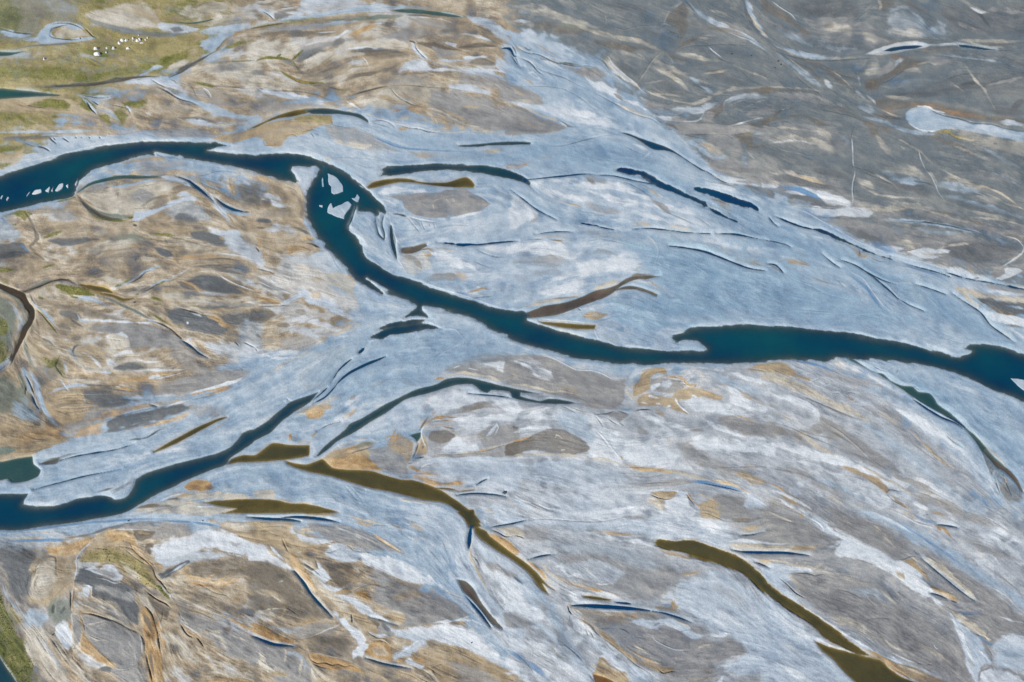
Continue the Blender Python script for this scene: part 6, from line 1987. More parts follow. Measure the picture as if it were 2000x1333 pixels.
zw 14 1: 680 1130 720 1110 800 1150 860 1180 900 1210 900 1245 860 1245 800 1210 740 1150
sc 20 .7: 600 1210 660 1200
si 12 .9: 560 1270 600 1310
d 5 .4: 600 1260 640 1330
zi 50 .7: 900 1200 1060 1260 1200 1333 960 1333
zi 40 .7: 480 950 700 1040 860 1160 1000 1250 1130 1333 1000 1300 820 1180 640 1060
zw 60 .5: 1640 1160 1850 1120 1950 1000 2100 1000 2100 1200 1900 1250 1700 1240
sw 30 .8: 1500 960 1600 970 1700 950
zi 60 .8: 1700 960 1900 920 2100 1000 2100 1300 1800 1300 1620 1220 1850 1120
zg 60 .6: 1750 1300 1900 1260 2050 1240 2050 1400 1750 1400
sw 14 1: 1640 1300 1640 1333
zc 30 .5: 1380 1290 1500 1280 1620 1250 1600 1320 1400 1340
zw 14 .9: 1600 1320 1650 1280 1640 1333
zg 40 .6: 1600 0 1750 -20 2000 0 2000 100 1850 80 1700 60
sn 30 .5: 1700 60 1850 70 1950 50
sw 40 .8: 1360 30 1500 90 1600 150 1700 190
sw 50 .6: 1200 20 1400 60
d 4 .3: 1400 10 1500 10 1560 30 1650 70 1720 80
zw 16 1: 1700 240 1750 220 1850 220 2000 240 2150 250 2100 262 1900 255 1750 255
zc 12 .95: 1700 250 1850 250 2050 258 2150 262 2230 265 2300 265 2350 265 2390 275 2370 290 2250 305 2140 305 2000 300 1850 300 1740 290
zt 14 .8: 2200 262 2390 272 2360 292 2240 305 2180 300
so 8 .8: 2280 265 2390 275 2340 295
st 30 .7: 1800 150 1900 130 2000 110
sc 10 .8: 1780 180 1880 190 1950 165 2000 150
sg 60 .6: 1800 180 2000 210
sg 40 .6: 1800 340 2000 350
zt 10 .9: 1890 385 1960 380 2010 385 2010 430 1960 410
@1500 1000 4
zg 50 .9: 0 -20 200 40 300 100 430 160 500 210 400 240 200 250 0 240
sc 14 .8: 0 0 60 30 140 60 220 100
d 3 .3: 90 60 160 80 215 95
zi 40 .8: 200 0 330 20 430 70 500 150 560 200 460 170 360 100
sw 14 1: 240 0 300 40 360 70 410 100 435 155
d 4 .3: 330 60 400 110 430 155
sd 14 .3: 0 200 200 180 300 160
sc 30 .6: 300 280 420 260 520 240
zw 30 1: 560 240 620 180 700 220 800 270 900 320 1000 380 1060 400 1120 430 1180 480 1240 540 1270 620 1250 660 1200 650 1100 580 1040 540 960 480 850 420 750 370 650 350 560 350 520 310
sw 50 .7: 440 300 520 260 600 200 520 130
sw 20 .8: 440 100 540 180 640 230
sw 20 .8: 1250 640 1320 710 1400 770 1450 820
sc 14 .6: 980 460 1040 500 1060 530
zt 14 .6: 990 470 1050 490 1060 530 1010 510
zg 60 .8: 450 -60 600 20 800 60 1000 160 1100 260 1050 360 980 360 860 290 700 210 560 140
sc 16 .5: 560 20 660 110
sc 10 .8: 690 30 760 60 840 120 920 190 960 240
sc 12 .6: 760 100 850 150 920 210 1000 290
sb 40 .5: 800 20 1000 120 1150 230 1250 300
zb 50 .7: 640 -20 850 20 1100 100 1300 200 1500 330 1700 480 2000 700 2100 800 2100 900 1900 700 1700 580 1400 400 1200 280 1000 150 800 60
si 26 .7: 700 -20 850 50 1000 100 1150 170 1250 250
sw 16 .6: 800 0 1000 90 1100 150
sw 10 .7: 1560 500 1700 570 1850 660 2000 800
sv 20 .5: 1000 80 1200 200 1400 340 1600 480
sw 16 .6: 1700 600 1850 700 2000 830
zg 70 .7: 1200 280 1400 400 1600 520 1800 640 2000 860 2000 960 1800 800 1700 760 1500 700 1400 620 1300 500
zc 16 .9: 1160 330 1220 370 1300 390 1380 430 1420 480 1500 550 1580 620 1620 680 1600 690 1530 620 1440 540 1340 460 1240 390
sc 8 .9: 1130 330 1220 360 1320 400 1400 450 1460 520 1540 590 1620 670
zt 14 .95: 1040 370 1110 370 1140 370 1160 420 1220 480 1270 540 1350 600 1420 640 1480 690 1480 710 1420 680 1350 650 1290 610 1250 560 1200 490 1120 430
so 20 .6: 1160 420 1220 490 1280 570 1350 620
so 12 .8: 1300 600 1400 660 1470 700
sc 10 .9: 1060 380 1130 360 1180 430 1260 510
d 4 .5: 1000 370 1060 370 1110 350 1160 350
d 6 .8: 1420 690 1480 712
d 5 .3: 1130 290 1170 340
l 5 .9: 1000 10 1100 60 1180 100 1260 120 1330 150
sc 24 .8: 1050 10 1120 30 1160 70
d 4 .3: 1120 70 1200 90 1260 115
so 16 .9: 1300 115 1360 130 1400 170 1430 200
sr 10 .9: 1310 120 1350 150
d 4 .3: 1380 150 1440 210 1480 240
sv 20 .5: 1120 10 1200 60 1300 90 1320 95
st 20 .6: 1250 0 1350 20 1400 40
d 3 .3: 1200 30 1260 20
sg 70 .6: 1400 0 1600 60 1800 150
sg 60 .6: 1500 200 1700 280 2000 400
si 50 .4: 1500 80 1700 150 2000 260
sw 30 .5: 1700 100 1850 180 2000 240
sn 16 .4: 1620 380 1800 500 1950 620
zi 24 .9: 0 430 100 420 240 440 320 450 380 480 300 470 200 480 180 530 150 560 100 530
sw 24 .9: 60 450 150 440 300 450 360 475
sc 14 .9: 0 380 100 390 200 420 300 430 400 460 500 480
sc 10 .8: 220 420 230 390
sc 10 .8: 260 430 300 390
sc 16 .8: 340 450 430 400
sc 10 .8: 430 470 450 440
sc 14 .7: 530 480 560 500 640 530 720 560
sc 14 .7: 700 550 800 570
d 5: 200 480 300 480 370 500 400 490 450 490
d 5: 80 515 150 570 220 640 300 680
sc 20 .9: 160 520 240 560 320 620
zc 30 .6: 160 500 260 510 330 590 330 640 250 620
zg 60 .9: 200 490 400 500 600 540 800 580 900 600 1000 700 1150 780 1300 900 1400 960 1500 1050 1600 1260 1640 1333 1450 1333 1200 1230 1000 1120 800 1000 600 900 450 800 300 680
sb 60 .4: 600 620 800 640 1000 720
sc 60 .5: 480 830 600 860 700 880 760 940
sc 20 .6: 600 920 760 960
d 4 .3: 480 620 520 625 540 610 600 620 680 650 710 670 760 670
d 5 .4: 770 640 810 650 840 668
d 4 .3: 760 670 790 700 840 750
sc 8 .8: 700 705 715 725
d 4 .3: 740 850 860 830 980 840
d 3 .2: 930 620 1000 700 1050 730
sc 14 .6: 880 620 960 690 1010 740
sc 14 .6: 980 600 1040 680 1100 750
sc 14 .6: 780 970 900 1000 980 1060 1060 1090
l 3: 1290 1035 1305 1065 1330 1075
d 3 .4: 1160 1180 1200 1190
d 3 .4: 1230 1190 1285 1195
sc 30 .5: 1100 990 1300 1100 1450 1200
l 3: 1150 1180 1080 1160 960 1100
zi 24 1: 0 440 80 520 160 620 260 720 400 820 550 920 700 1010 850 1090 1000 1150 1150 1210 1300 1280 1420 1333 1350 1333 1200 1260 1000 1190 800 1100 600 980 400 860 200 720 60 590 0 530
sw 10 1: 260 740 400 840 560 940 720 1030 860 1110 1000 1170 1160 1240 1300 1300
zt 12 1: 740 1060 800 1090 900 1130 1000 1180 1100 1200 1220 1250 1330 1290 1440 1340 1500 1400 1250 1400 1150 1320 1050 1280 980 1240 920 1200 880 1160 820 1120
so 14 .7: 760 1070 860 1120 960 1190 1060 1270
sc 24 .9: 960 1180 1100 1230 1250 1290 1350 1340
sn 16 .8: 840 1120 900 1170 920 1200
sr 10 .6: 940 1210 1040 1270 1150 1333
sn 10 .8: 780 1130 860 1150 920 1180
d 4 .4: 940 1215 1020 1250 1100 1300 1160 1333
si 20 .9: 1220 1320 1300 1310
zi 60 .8: -40 640 60 720 150 790 300 920 400 990 520 1070 400 1010 370 1010 460 1130 600 1250 700 1340 -40 1400
sw 40 .7: 0 760 200 900 350 1010
sw 50 .8: 60 1180 200 1260 350 1333
sw 40 .7: 380 980 480 1010 600 1070 720 1120
zg 50 .4: 0 950 150 1040 300 1150 400 1240
sb 60 .4: 100 960 300 1100 500 1260
zg 60 .8: 1380 760 1500 780 1700 780 1900 830 2000 880 1950 940 1850 960 1780 1040 1700 1040 1650 930 1560 850 1450 800
sv 30 .5: 1450 770 1550 800 1660 790
sk 12 .4: 1420 760 1520 800 1640 800
sw 12 .6: 1800 820 1900 850 2000 870
sc 10 .7: 1480 760 1600 760 1680 770
zc 16 1: 1420 770 1500 800 1560 850 1630 890 1680 940 1690 980 1730 1000 1710 1010 1640 960 1540 900 1480 850
d 5 .6: 1610 950 1680 980 1720 1010
d 4 .4: 1700 960 1720 930
zi 24 1: 1420 800 1480 860 1560 920 1640 980 1680 1060 1740 1160 1740 1190 1680 1170 1640 1250 1640 1333 1580 1260 1540 1180 1520 1080 1480 960
sw 14 1: 1640 1080 1690 1120 1735 1180
sw 20 .8: 1440 830 1480 920 1540 1050 1600 1200
sv 20 .6: 1620 950 1700 1020 1780 1050
st 14 .5: 1540 1130 1600 1230
d 4 .3: 1690 1040 1740 1110 1740 1180
zw 30 .8: 1650 1250 1750 1220 1850 1240 1950 1300 2100 1333 2100 1450 1640 1450
sg 12 .9: 1640 1333 1650 1250 1720 1220 1750 1170
sg 10 .9: 1740 1200 1760 1240
zi 60 .7: 1760 1040 1900 980 2100 980 2100 1240 1900 1240 1760 1200
sb 60 .5: 1800 1100 2000 1120
""")
SURVEY.append("""
@1000 333 4
sb 80 .6: 0 -20 300 30 600 20 900 60
sw 50 .9: 130 110 250 80 400 80 520 60
sw 60 .8: 150 110 300 180 450 220 600 230
sw 60 .9: 400 110 600 130 800 120 900 160 1000 200
sw 50 .9: 560 160 760 220 900 250 1000 270
sw 50 .8: 700 120 850 130 1000 190 1150 250
sw 40 .8: 1000 260 1200 290 1400 330 1500 360
sw 40 .7: 900 330 1100 370 1300 410 1450 450
sn 30 .5: 580 60 620 90 650 120
sg 40 .6: 560 50 680 80 750 110
sc 16 .6: 350 230 450 270 550 295
so 14 .5: 430 260 500 280 550 295
sg 60 .6: 560 270 700 310 850 330
sg 40 .7: 1080 230 1150 270 1240 340
sn 20 .5: 1120 260 1180 310 1240 350
d 4 .4: 830 90 920 110 1000 150 1060 190 1120 220
so 14 .7: 960 105 1060 140 1120 190 1180 230
sc 24 .8: 1000 120 1080 160 1160 210
sw 18 .7: 1130 180 1180 220
d 3 .3: 1180 320 1300 370 1430 430
d 3 .3: 1450 370 1500 410 1560 450
si 40 .6: 1250 230 1400 310 1600 400
sc 26 .6: 500 340 600 370 660 390
sc 20 .7: 940 430 1020 420 1100 440
sc 20 .6: 1200 440 1350 460 1450 480
sv 24 .4: 120 120 250 220 350 290 450 320
si 30 .6: 380 290 460 340 560 390
sb 60 .7: 200 140 300 260 420 360 560 420
zw 40 .8: -20 170 60 190 130 240 200 300 190 360 100 420 60 450 -20 460
sg 20 .4: 160 330 200 380 120 420
st 8 .6: 40 460 70 458 100 450
sw 30 .4: 0 480 60 470 200 440
sc 16 .8: 200 510 300 520 400 530 440 560
sn 10 .6: 90 550 180 545 240 545
so 12 .6: 320 550 400 570
sn 10 .5: 290 545 400 560
zw 40 .8: -40 580 60 570 200 570 400 600 500 640 560 650 500 690 300 680 100 660 0 670
d 3 .2: 20 650 140 640 260 655
d 3 .2: 100 620 220 610 350 630
d 3 .2: 200 680 330 670 420 690
sd 40 .4: 560 660 700 640 850 680
sg 60 .4: 500 480 700 500 900 540
d 3 .2: 600 520 800 560 950 600 1030 630
zw 50 .8: 520 740 640 700 780 680 900 640 1000 610 1080 620 1050 700 980 760 940 790 840 760 700 800 600 850 560 880
sw 40 .6: 300 860 450 820 600 780
sw 30 .7: 1020 690 1100 700
sg 60 .5: 0 720 200 700 450 720
sd 40 .3: 0 720 200 730 400 760
sd 50 .3: 100 840 300 800 450 830
sg 80 .3: 0 860 150 850
sw 60 .5: 100 960 300 940 500 900 700 860
sc 30 .7: 80 1080 250 1030 450 1000 560 970
sn 14 .6: 320 1010 420 1000 550 990
sc 24 .8: 620 940 720 900 850 870
so 10 .5: 980 740 1020 735
sc 16 .6: 960 780 1000 760
l 6: 1020 500 1080 530 1130 590 1145 640 1130 700 1110 740 1140 720 1170 760 1150 830
sc 10 .7: 1060 520 1110 570 1135 620
so 10 .7: 900 850 960 830 1060 850
sn 20 .9: 900 855 950 825 1050 820 1150 825
so 10 .9: 1050 860 1090 885 1130 915 1165 935
sw 16 .9: 860 880 940 860 1000 865 1060 890
si 16 .9: 1060 850 1120 870 1140 900
so 8 .9: 1060 935 1100 950 1140 965
si 50 .8: 700 1020 820 960 950 930 1060 960 1130 1000
sw 30 .6: 540 1090 750 1060 900 1060
zt 14 .9: 560 1150 580 1120 640 1110 740 1115 770 1130 700 1160 680 1175 600 1165
so 10 .7: 580 1150 640 1130 700 1130
l 4: 220 1155 300 1130 420 1115 500 1090
d 4 .4: 670 1180 750 1160 800 1140 865 1135
l 5: 215 1165 350 1175 500 1185 600 1200
sc 8 .9: 240 1195 350 1230 460 1280 600 1320
d 4: 510 1075 540 1100
l 4: 650 1210 640 1240 680 1333
si 60 .5: 560 1290 640 1260 800 1240
si 24 .6: 900 1100 940 1060 980 1040
d 3 .2: 870 1110 960 1060 1000 1030
d 3 .2: 880 1140 980 1080
l 4 .8: 880 1130 900 1100 960 1080 960 1050
d 4 .2: 1200 1020 1340 1050 1450 1045 1500 1060
l 3: 1380 710 1450 760 1520 810 1560 840
sv 50 .4: 1200 700 1400 740 1700 850
sv 60 .35: 1180 900 1400 920 1700 960
sv 60 .35: 1200 1100 1450 1110 1700 1130
si 40 .5: 1180 770 1400 800 1600 860
si 30 .4: 1250 950 1500 990 1750 1060
sb 20 .6: 1180 1000 1500 1060 1800 1100
si 50 .6: 1350 500 1500 520 1700 560
zw 30 .8: 1480 550 1600 550 1800 580 2000 610 2100 620 1900 640 1700 610 1560 600
zi 20 .8: 1800 640 1900 615 2050 610 2100 660 1900 680
zc 26 .8: 1470 590 1600 600 1750 650 1900 690 1980 730 2010 770 1880 760 1780 740 1650 690 1560 650
zt 14 .8: 1560 640 1700 700 1820 750 1900 770 1990 775 1960 720 1860 700 1750 670
so 10 .7: 1700 700 1800 740 1900 750
si 8 .9: 1810 730 1860 750
sk 8 .9: 1860 755 1900 770 1980 785
sn 10 .8: 1880 720 1940 750 1990 750
sc 14 .9: 1640 310 1700 300 1710 290
zt 10 .8: 1530 220 1620 230 1700 270 1710 300 1720 360 1680 340 1600 270
sn 16 .8: 1540 225 1640 255 1700 285
so 12 .9: 1350 180 1440 220 1540 270 1640 330 1720 380 1755 398
sn 10 .8: 1380 205 1500 270 1620 350 1740 400
sc 14 .9: 1480 240 1580 290 1680 350
sc 10 1: 1740 390 1800 450 1860 500 1960 540
so 8 .7: 1750 400 1810 460
si 40 .8: 1720 340 1800 400 1900 470 2000 510
d 3 .2: 1820 480 1780 440
d 3 .3: 1580 500 1620 490
d 3 .3: 1640 500 1680 490
d 3 .3: 1700 505 1740 493
sd 16 .4: 1580 495 1700 500 1800 510
sv 30 .5: 1700 60 1500 0
sc 14 .7: 1560 20 1600 50 1680 95
zw 14 1: 1580 30 1680 50 1760 70 1850 80 2000 110 2000 150 1850 120 1740 110 1700 100
zg 16 .7: 1750 90 1850 85 2000 105 2000 130 1850 110
zg 50 .9: 1520 -60 2000 -60 2000 70 1800 60 1640 30
sd 30 .5: 1700 -10 1900 10 2000 10
d 4 .3: 1850 50 2000 65
zd 20 .6: 1740 120 1900 130 2000 160 2000 230 1900 200
so 8 .7: 2000 40 1960 30
l 4: 1510 0 1580 50 1660 100 1740 120
si 30 .8: 1400 100 1600 130 1850 200 2000 270
@1500 333 4
zu 160 .5: 200 -100 2100 -100 2100 560 1900 540 1600 500 1300 440 900 330 600 260 300 180 0 90 0 -100
zg 40 .7: 0 60 200 40 500 80 640 160 700 240 900 280 1200 320 1600 380 2000 440 2000 520 1900 560 1500 450 1100 370 900 380 700 370 500 320 300 270 100 200 0 160
sd 50 .7: 0 60 200 80 400 120 560 150
sd 60 .6: 0 160 200 200 400 260 600 280
sd 40 .6: 330 0 500 30 640 60
sc 12 .8: 0 20 80 40
sc 24 .8: 100 0 250 50 350 80 460 120
st 16 .6: 200 30 300 70 460 110
sc 16 .6: 0 90 100 110
zw 16 1: 0 105 40 115 80 130 50 150 0 140
sw 40 1: 120 170 220 180 320 170 430 200 560 230 650 280
sw 30 .9: 260 150 420 190 560 230
sv 26 .8: 80 130 200 150 300 180 420 240
zw 20 1: 170 295 220 275 300 280 400 290 450 300 600 290 660 290 760 300 820 330 800 370 650 375 500 370 400 360 340 350 300 310
zw 30 .8: 400 170 560 220 640 260 660 285 560 285 450 270
d 5 .5: 200 280 300 285 400 295 500 302 640 290
sc 40 .8: 680 280 800 300 950 310 1100 300
sc 60 .7: 800 320 1000 300 1200 280 1300 310
sk 6 .4: 660 300 740 320
sd 20 .7: 350 355 430 370 540 375 700 380
l 5: 680 -10 675 40 660 100 655 160 660 230 655 280
d 3 .3: 688 0 683 60 668 130 667 220
sn 20 .8: 760 0 800 15 840 40
d 5 .5: 720 0 800 40 880 70 960 110 1000 140
sc 12 1: 830 30 900 70 970 110 1020 165
sc 40 .7: 680 60 760 110 830 150
st 12 .8: 670 60 680 90
sc 16 .8: 720 130 800 170 860 195 950 210 1100 220
sn 10 .5: 790 160 860 185
sc 14 .6: 860 195 1000 215 1200 230
sd 60 .6: 800 80 950 130 1100 170
sd 70 .6: 1000 80 1150 130 1280 200
sb 50 .6: 880 10 1000 60 1150 90 1250 110
sd 14 .8: 1130 90 1220 100 1300 130
sc 60 .6: 900 -10 1100 10 1240 60
l 5: 1220 -10 1270 50 1300 110 1330 180 1370 240
d 3 .3: 1228 0 1290 70 1320 150 1376 270
sc 20 .7: 1250 0 1290 60 1320 110
sc 40 .6: 1300 20 1500 90 1700 160
sn 16 .9: 1400 70 1440 85 1490 100
sn 16 .8: 1560 105 1620 100 1680 100
sc 12 .8: 1350 0 1430 40 1500 70
so 10 .8: 1500 95 1600 115 1700 140 1800 180 1880 230 1960 290 2000 320
sc 10 .8: 1500 95 1700 135 1850 210 1980 310
sg 60 .6: 1500 0 1800 60 2000 100
d 5 .3: 1680 -10 1800 30 1900 80 2000 130
sb 14 .5: 1700 0 1850 60 2000 150
sb 60 .6: 1300 110 1500 150 1650 180
sc 20 .8: 1620 200 1680 220 1740 260
sw 8 .7: 1600 170 1680 200 1730 250
sc 14 .7: 1700 180 1800 240 1900 280 2000 310
sg 50 .5: 1640 220 1800 270
sb 40 .6: 1350 200 1500 230 1700 290 2000 380
sd 50 .5: 1350 220 1600 280 1900 360
d 3 .3: 1900 250 2000 250
sn 40 .9: 1010 325 1080 335 1160 370
sn 24 .95: 1210 325 1300 330 1400 345 1500 355
sn 10 .9: 1480 315 1520 340
sn 24 .9: 1480 370 1550 390 1650 420 1720 430
sc 20 .9: 1200 310 1350 350 1500 400 1600 410
sc 16 .9: 1560 370 1700 380 1850 400 2000 440
sc 20 .5: 1500 300 1700 350 2000 400
sn 20 .7: 1700 430 1850 460 1950 460
sd 14 .7: 1700 430 1850 460 1940 465
sb 30 .8: 870 390 1000 395 1200 410 1350 430 1500 460 1650 490 1800 520 1900 545
sk 12 .7: 1000 400 1100 405 1250 412 1400 435 1550 470 1700 505 1850 540
sc 14 .9: 460 420 550 425 600 440 740 440 830 430
sc 20 .9: 850 430 950 460 1060 500
sn 16 .6: 1060 430 1150 440 1200 450
sc 14 .7: 1050 420 1150 450 1200 460
sc 12 .8: 1060 450 1180 510 1270 520
sc 10 .8: 1400 480 1500 520 1600 530
zg 60 .7: 400 390 800 400 1100 440 1500 500 1850 560 1950 600 1900 680 1800 730 1700 780 1500 760 1300 710 1000 650 800 590 600 500
zd 50 .6: 600 460 800 490 1000 560 850 590 700 540
zd 40 .6: 1400 580 1600 560 1900 580 1950 620 1850 700 1700 740 1500 720 1350 650
sb 30 .5: 1150 460 1300 490 1500 500
sc 60 .8: 1000 560 1100 590 1200 600
zw 16 1: 880 600 950 600 1050 605 1060 620 1000 640 920 620
zw 16 1: 1080 640 1130 620 1200 610 1300 620 1420 630 1400 650 1300 660 1380 670 1300 690 1200 690 1150 670
st 16 .8: 1200 660 1300 665 1400 670
sn 6 .7: 1060 640 1150 620 1210 600
sc 16 .7: 1350 610 1450 590 1600 570
sc 10 .7: 1350 620 1370 590
sc 14 .9: 1830 510 1950 540 2000 600 1990 640 1920 700 1840 750 1750 780
sn 30 .9: 1820 510 1900 520 2000 560
l 5: 1830 512 1940 545 1990 600 1980 650 1900 710 1820 760 1740 800 1730 820
zg 12 .9: 1740 800 1820 760 1900 740 2000 735 2000 800 1900 830 1780 850 1740 830
zw 10 1: 1780 850 1850 810 1840 780 1900 760 1960 770 1990 790 1960 810 1880 840 1820 860
sn 16 .6: 1740 810 1760 830 1780 850
l 6: 0 250 200 300 300 330 420 400 560 480 700 560 850 620 1000 670 1200 720 1400 780 1500 810 1600 850
zw 30 1: 1380 770 1500 770 1560 800 1640 830 1740 830 1780 860 1650 865 1550 850 1450 800
sn 14 .9: 1600 850 1650 845
st 12 .7: 1540 790 1620 800
sc 20 .6: 1300 740 1400 770
sk 10 .6: 1150 750 1300 790 1450 830
d 4 .5: 1160 770 1180 790
d 4 .5: 1210 770 1235 800
d 4 .5: 1280 790 1290 810
d 5 .5: 1340 790 1380 820
d 5 .5: 1390 810 1425 870
d 5 .5: 1430 820 1470 850
si 20 .8: 1400 800 1440 860
zi 50 .6: 1100 760 1300 820 1500 880 2000 950 2000 1050 1700 1010 1500 940 1300 860
zc 30 1: 1440 910 1550 930 1700 950 1850 990 2000 1010 2000 1050 1850 1040 1720 1010 1640 1040 1660 1090 1600 1060 1540 1020 1480 960
zg 30 .7: 1550 880 1700 880 1900 910 2100 960 2100 1000 1900 980
sw 30 .8: 1700 940 1850 960 2000 980
zd 24 .95: 1640 1010 1700 1000 1800 1020 1900 1040 2000 1060 2100 1090 2100 1200 2000 1150 1900 1140 1800 1120 1720 1090 1650 1080
sn 20 .8: 1660 1070 1800 1110 1900 1130 2000 1150
sb 20 .7: 1850 1060 2000 1090
zw 20 1: 1670 1100 1760 1130 1850 1140 1950 1150 2100 1190 2100 1270 2000 1230 1850 1200 1750 1180
sb 30 .8: 1750 1200 1850 1230 1950 1270 2000 1300
sd 16 .6: 1850 1210 2000 1240
sc 20 1: 1670 1130 1740 1200 1820 1260 1920 1320
sw 20 .8: 1880 1230 1960 1290 2000 1320
zb 60 .9: 0 250 200 310 320 340 500 450 700 560 900 640 1100 700 1400 800 1700 880 1420 900 1460 960 1640 1100 1740 1210 1920 1340 0 1340
sv 30 .6: 0 420 200 480 400 580 600 700
sv 40 .5: 0 500 100 520 300 620 480 740
sv 30 .6: 640 820 720 880 800 960 880 1080
sv 20 .7: 750 900 800 980 860 1060 900 1110 980 1160
sv 40 .5: 1000 700 1200 780 1400 860
sv 20 .6: 1180 900 1280 960 1380 1100 1500 1200 1580 1260
sv 50 .5: 700 720 900 830 1100 880
sv 60 .4: 800 560 1000 650
sv 50 .4: 400 400 500 470 700 560
si 40 .6: 100 330 250 350 350 430
si 30 .8: 200 480 300 520 430 550
sc 14 .7: 250 490 330 540 430 620 500 680
sn 8 .4: 260 500 360 570 450 640
sw 14 .8: 340 520 400 530 440 545
zt 12 .9: 640 590 680 600 720 650 780 670 760 690 710 690 680 650 660 620
sn 10 .9: 680 580 710 600 720 680
sk 10 .8: 690 580 715 650 700 690
so 8 .8: 700 690 740 680
sc 14 .7: 740 640 800 680 850 710
st 20 .5: 820 650 900 680 920 720
d 4 .4: 780 670 860 710 930 710
zw 14 .9: 0 610 40 600 60 620 30 630 0 620
sw 16 .8: 60 660 130 680 180 690
zt 14 .9: 150 700 220 700 280 710 330 750 290 750 200 740 140 730 120 740 0 740 80 720
sw 14 .9: 220 610 280 630 320 660
sc 14 .9: 215 620 260 640 320 655
sw 20 .8: 330 700 420 730 530 770
sc 10 .8: 340 750 420 765 500 770
so 10 .7: 0 760 60 780 100 800
sn 14 .8: 0 740 80 780 110 800
sd 12 .7: 120 800 250 870 380 900
sn 20 .5: 300 820 420 870 540 900 600 920
sc 10 .6: 350 860 450 890 600 920
d 3 .3: 120 800 200 860 330 910 450 970 560 1000 650 1020
d 3 .3: 540 860 570 890 600 920
sc 10 .8: 500 700 540 690 580 700 580 720
d 4 .4: 510 700 560 715 585 715 580 700
si 40 .6: 450 780 600 830 700 950 820 1060
sw 40 .4: 500 870 650 920 780 1000
l 4: 580 700 640 790 740 850 820 960 900 1060 1020 1160
st 14 .7: 770 800 850 830 900 870 980 960 1030 1020
sk 10 .8: 760 790 800 820 850 870 880 890
l 4: 820 820 900 870 960 930 1030 1010
zi 12 .9: 990 880 1040 870 1100 870 1140 900 1130 920 1060 900
sc 10 .8: 1010 875 1100 880 1140 910
sk 6 .5: 1000 890 1100 900 1200 950 1260 1020 1330 1080
sg 50 .6: 1020 950 1150 960 1200 1000 1240 1080
sg 60 .5: 1040 960 1200 1050
l 3: 1230 980 1290 1040 1335 1080
sc 16 .6: 780 850 820 840
d 3 .2: 150 1100 200 1085 350 1100 550 1120 700 1130 830 1135 890 1120
l 3: 150 1095 350 1110 560 1120 700 1128 890 1110
d 3 .2: 700 1130 800 1150 900 1165
sv 30 .3: 0 950 200 980 500 1060 800 1120
sv 50 .3: 0 1120 200 1160 600 1200 1000 1270
si 50 .5: 0 830 200 880 400 960
si 60 .4: 0 1020 300 1040 600 1060
si 60 .4: 1050 1150 1300 1200 1600 1290
sb 40 .6: 0 1190 300 1220 600 1250
@0 0 1
zf 40 .75: 1220 470 1300 480 1420 490 1560 540 1680 580 1800 640 1700 650 1500 630 1380 630 1300 650 1200 655 1180 600 1290 560
zf 30 .6: 1010 285 1200 275 1260 300 1380 380 1500 430 1640 480 1760 540 1880 590 1990 680 1960 690 1840 640 1700 560 1600 530 1480 490 1400 430 1200 340 1040 320
zf 24 .5: 740 250 900 285 1000 290 1100 270 1000 330 860 300
zf 24 .45: 600 740 760 640 900 640 1000 700 860 720 700 780
zf 30 .5: 1700 710 1850 760 2000 840 2300 950 2300 1000 2000 960 1850 840
""")
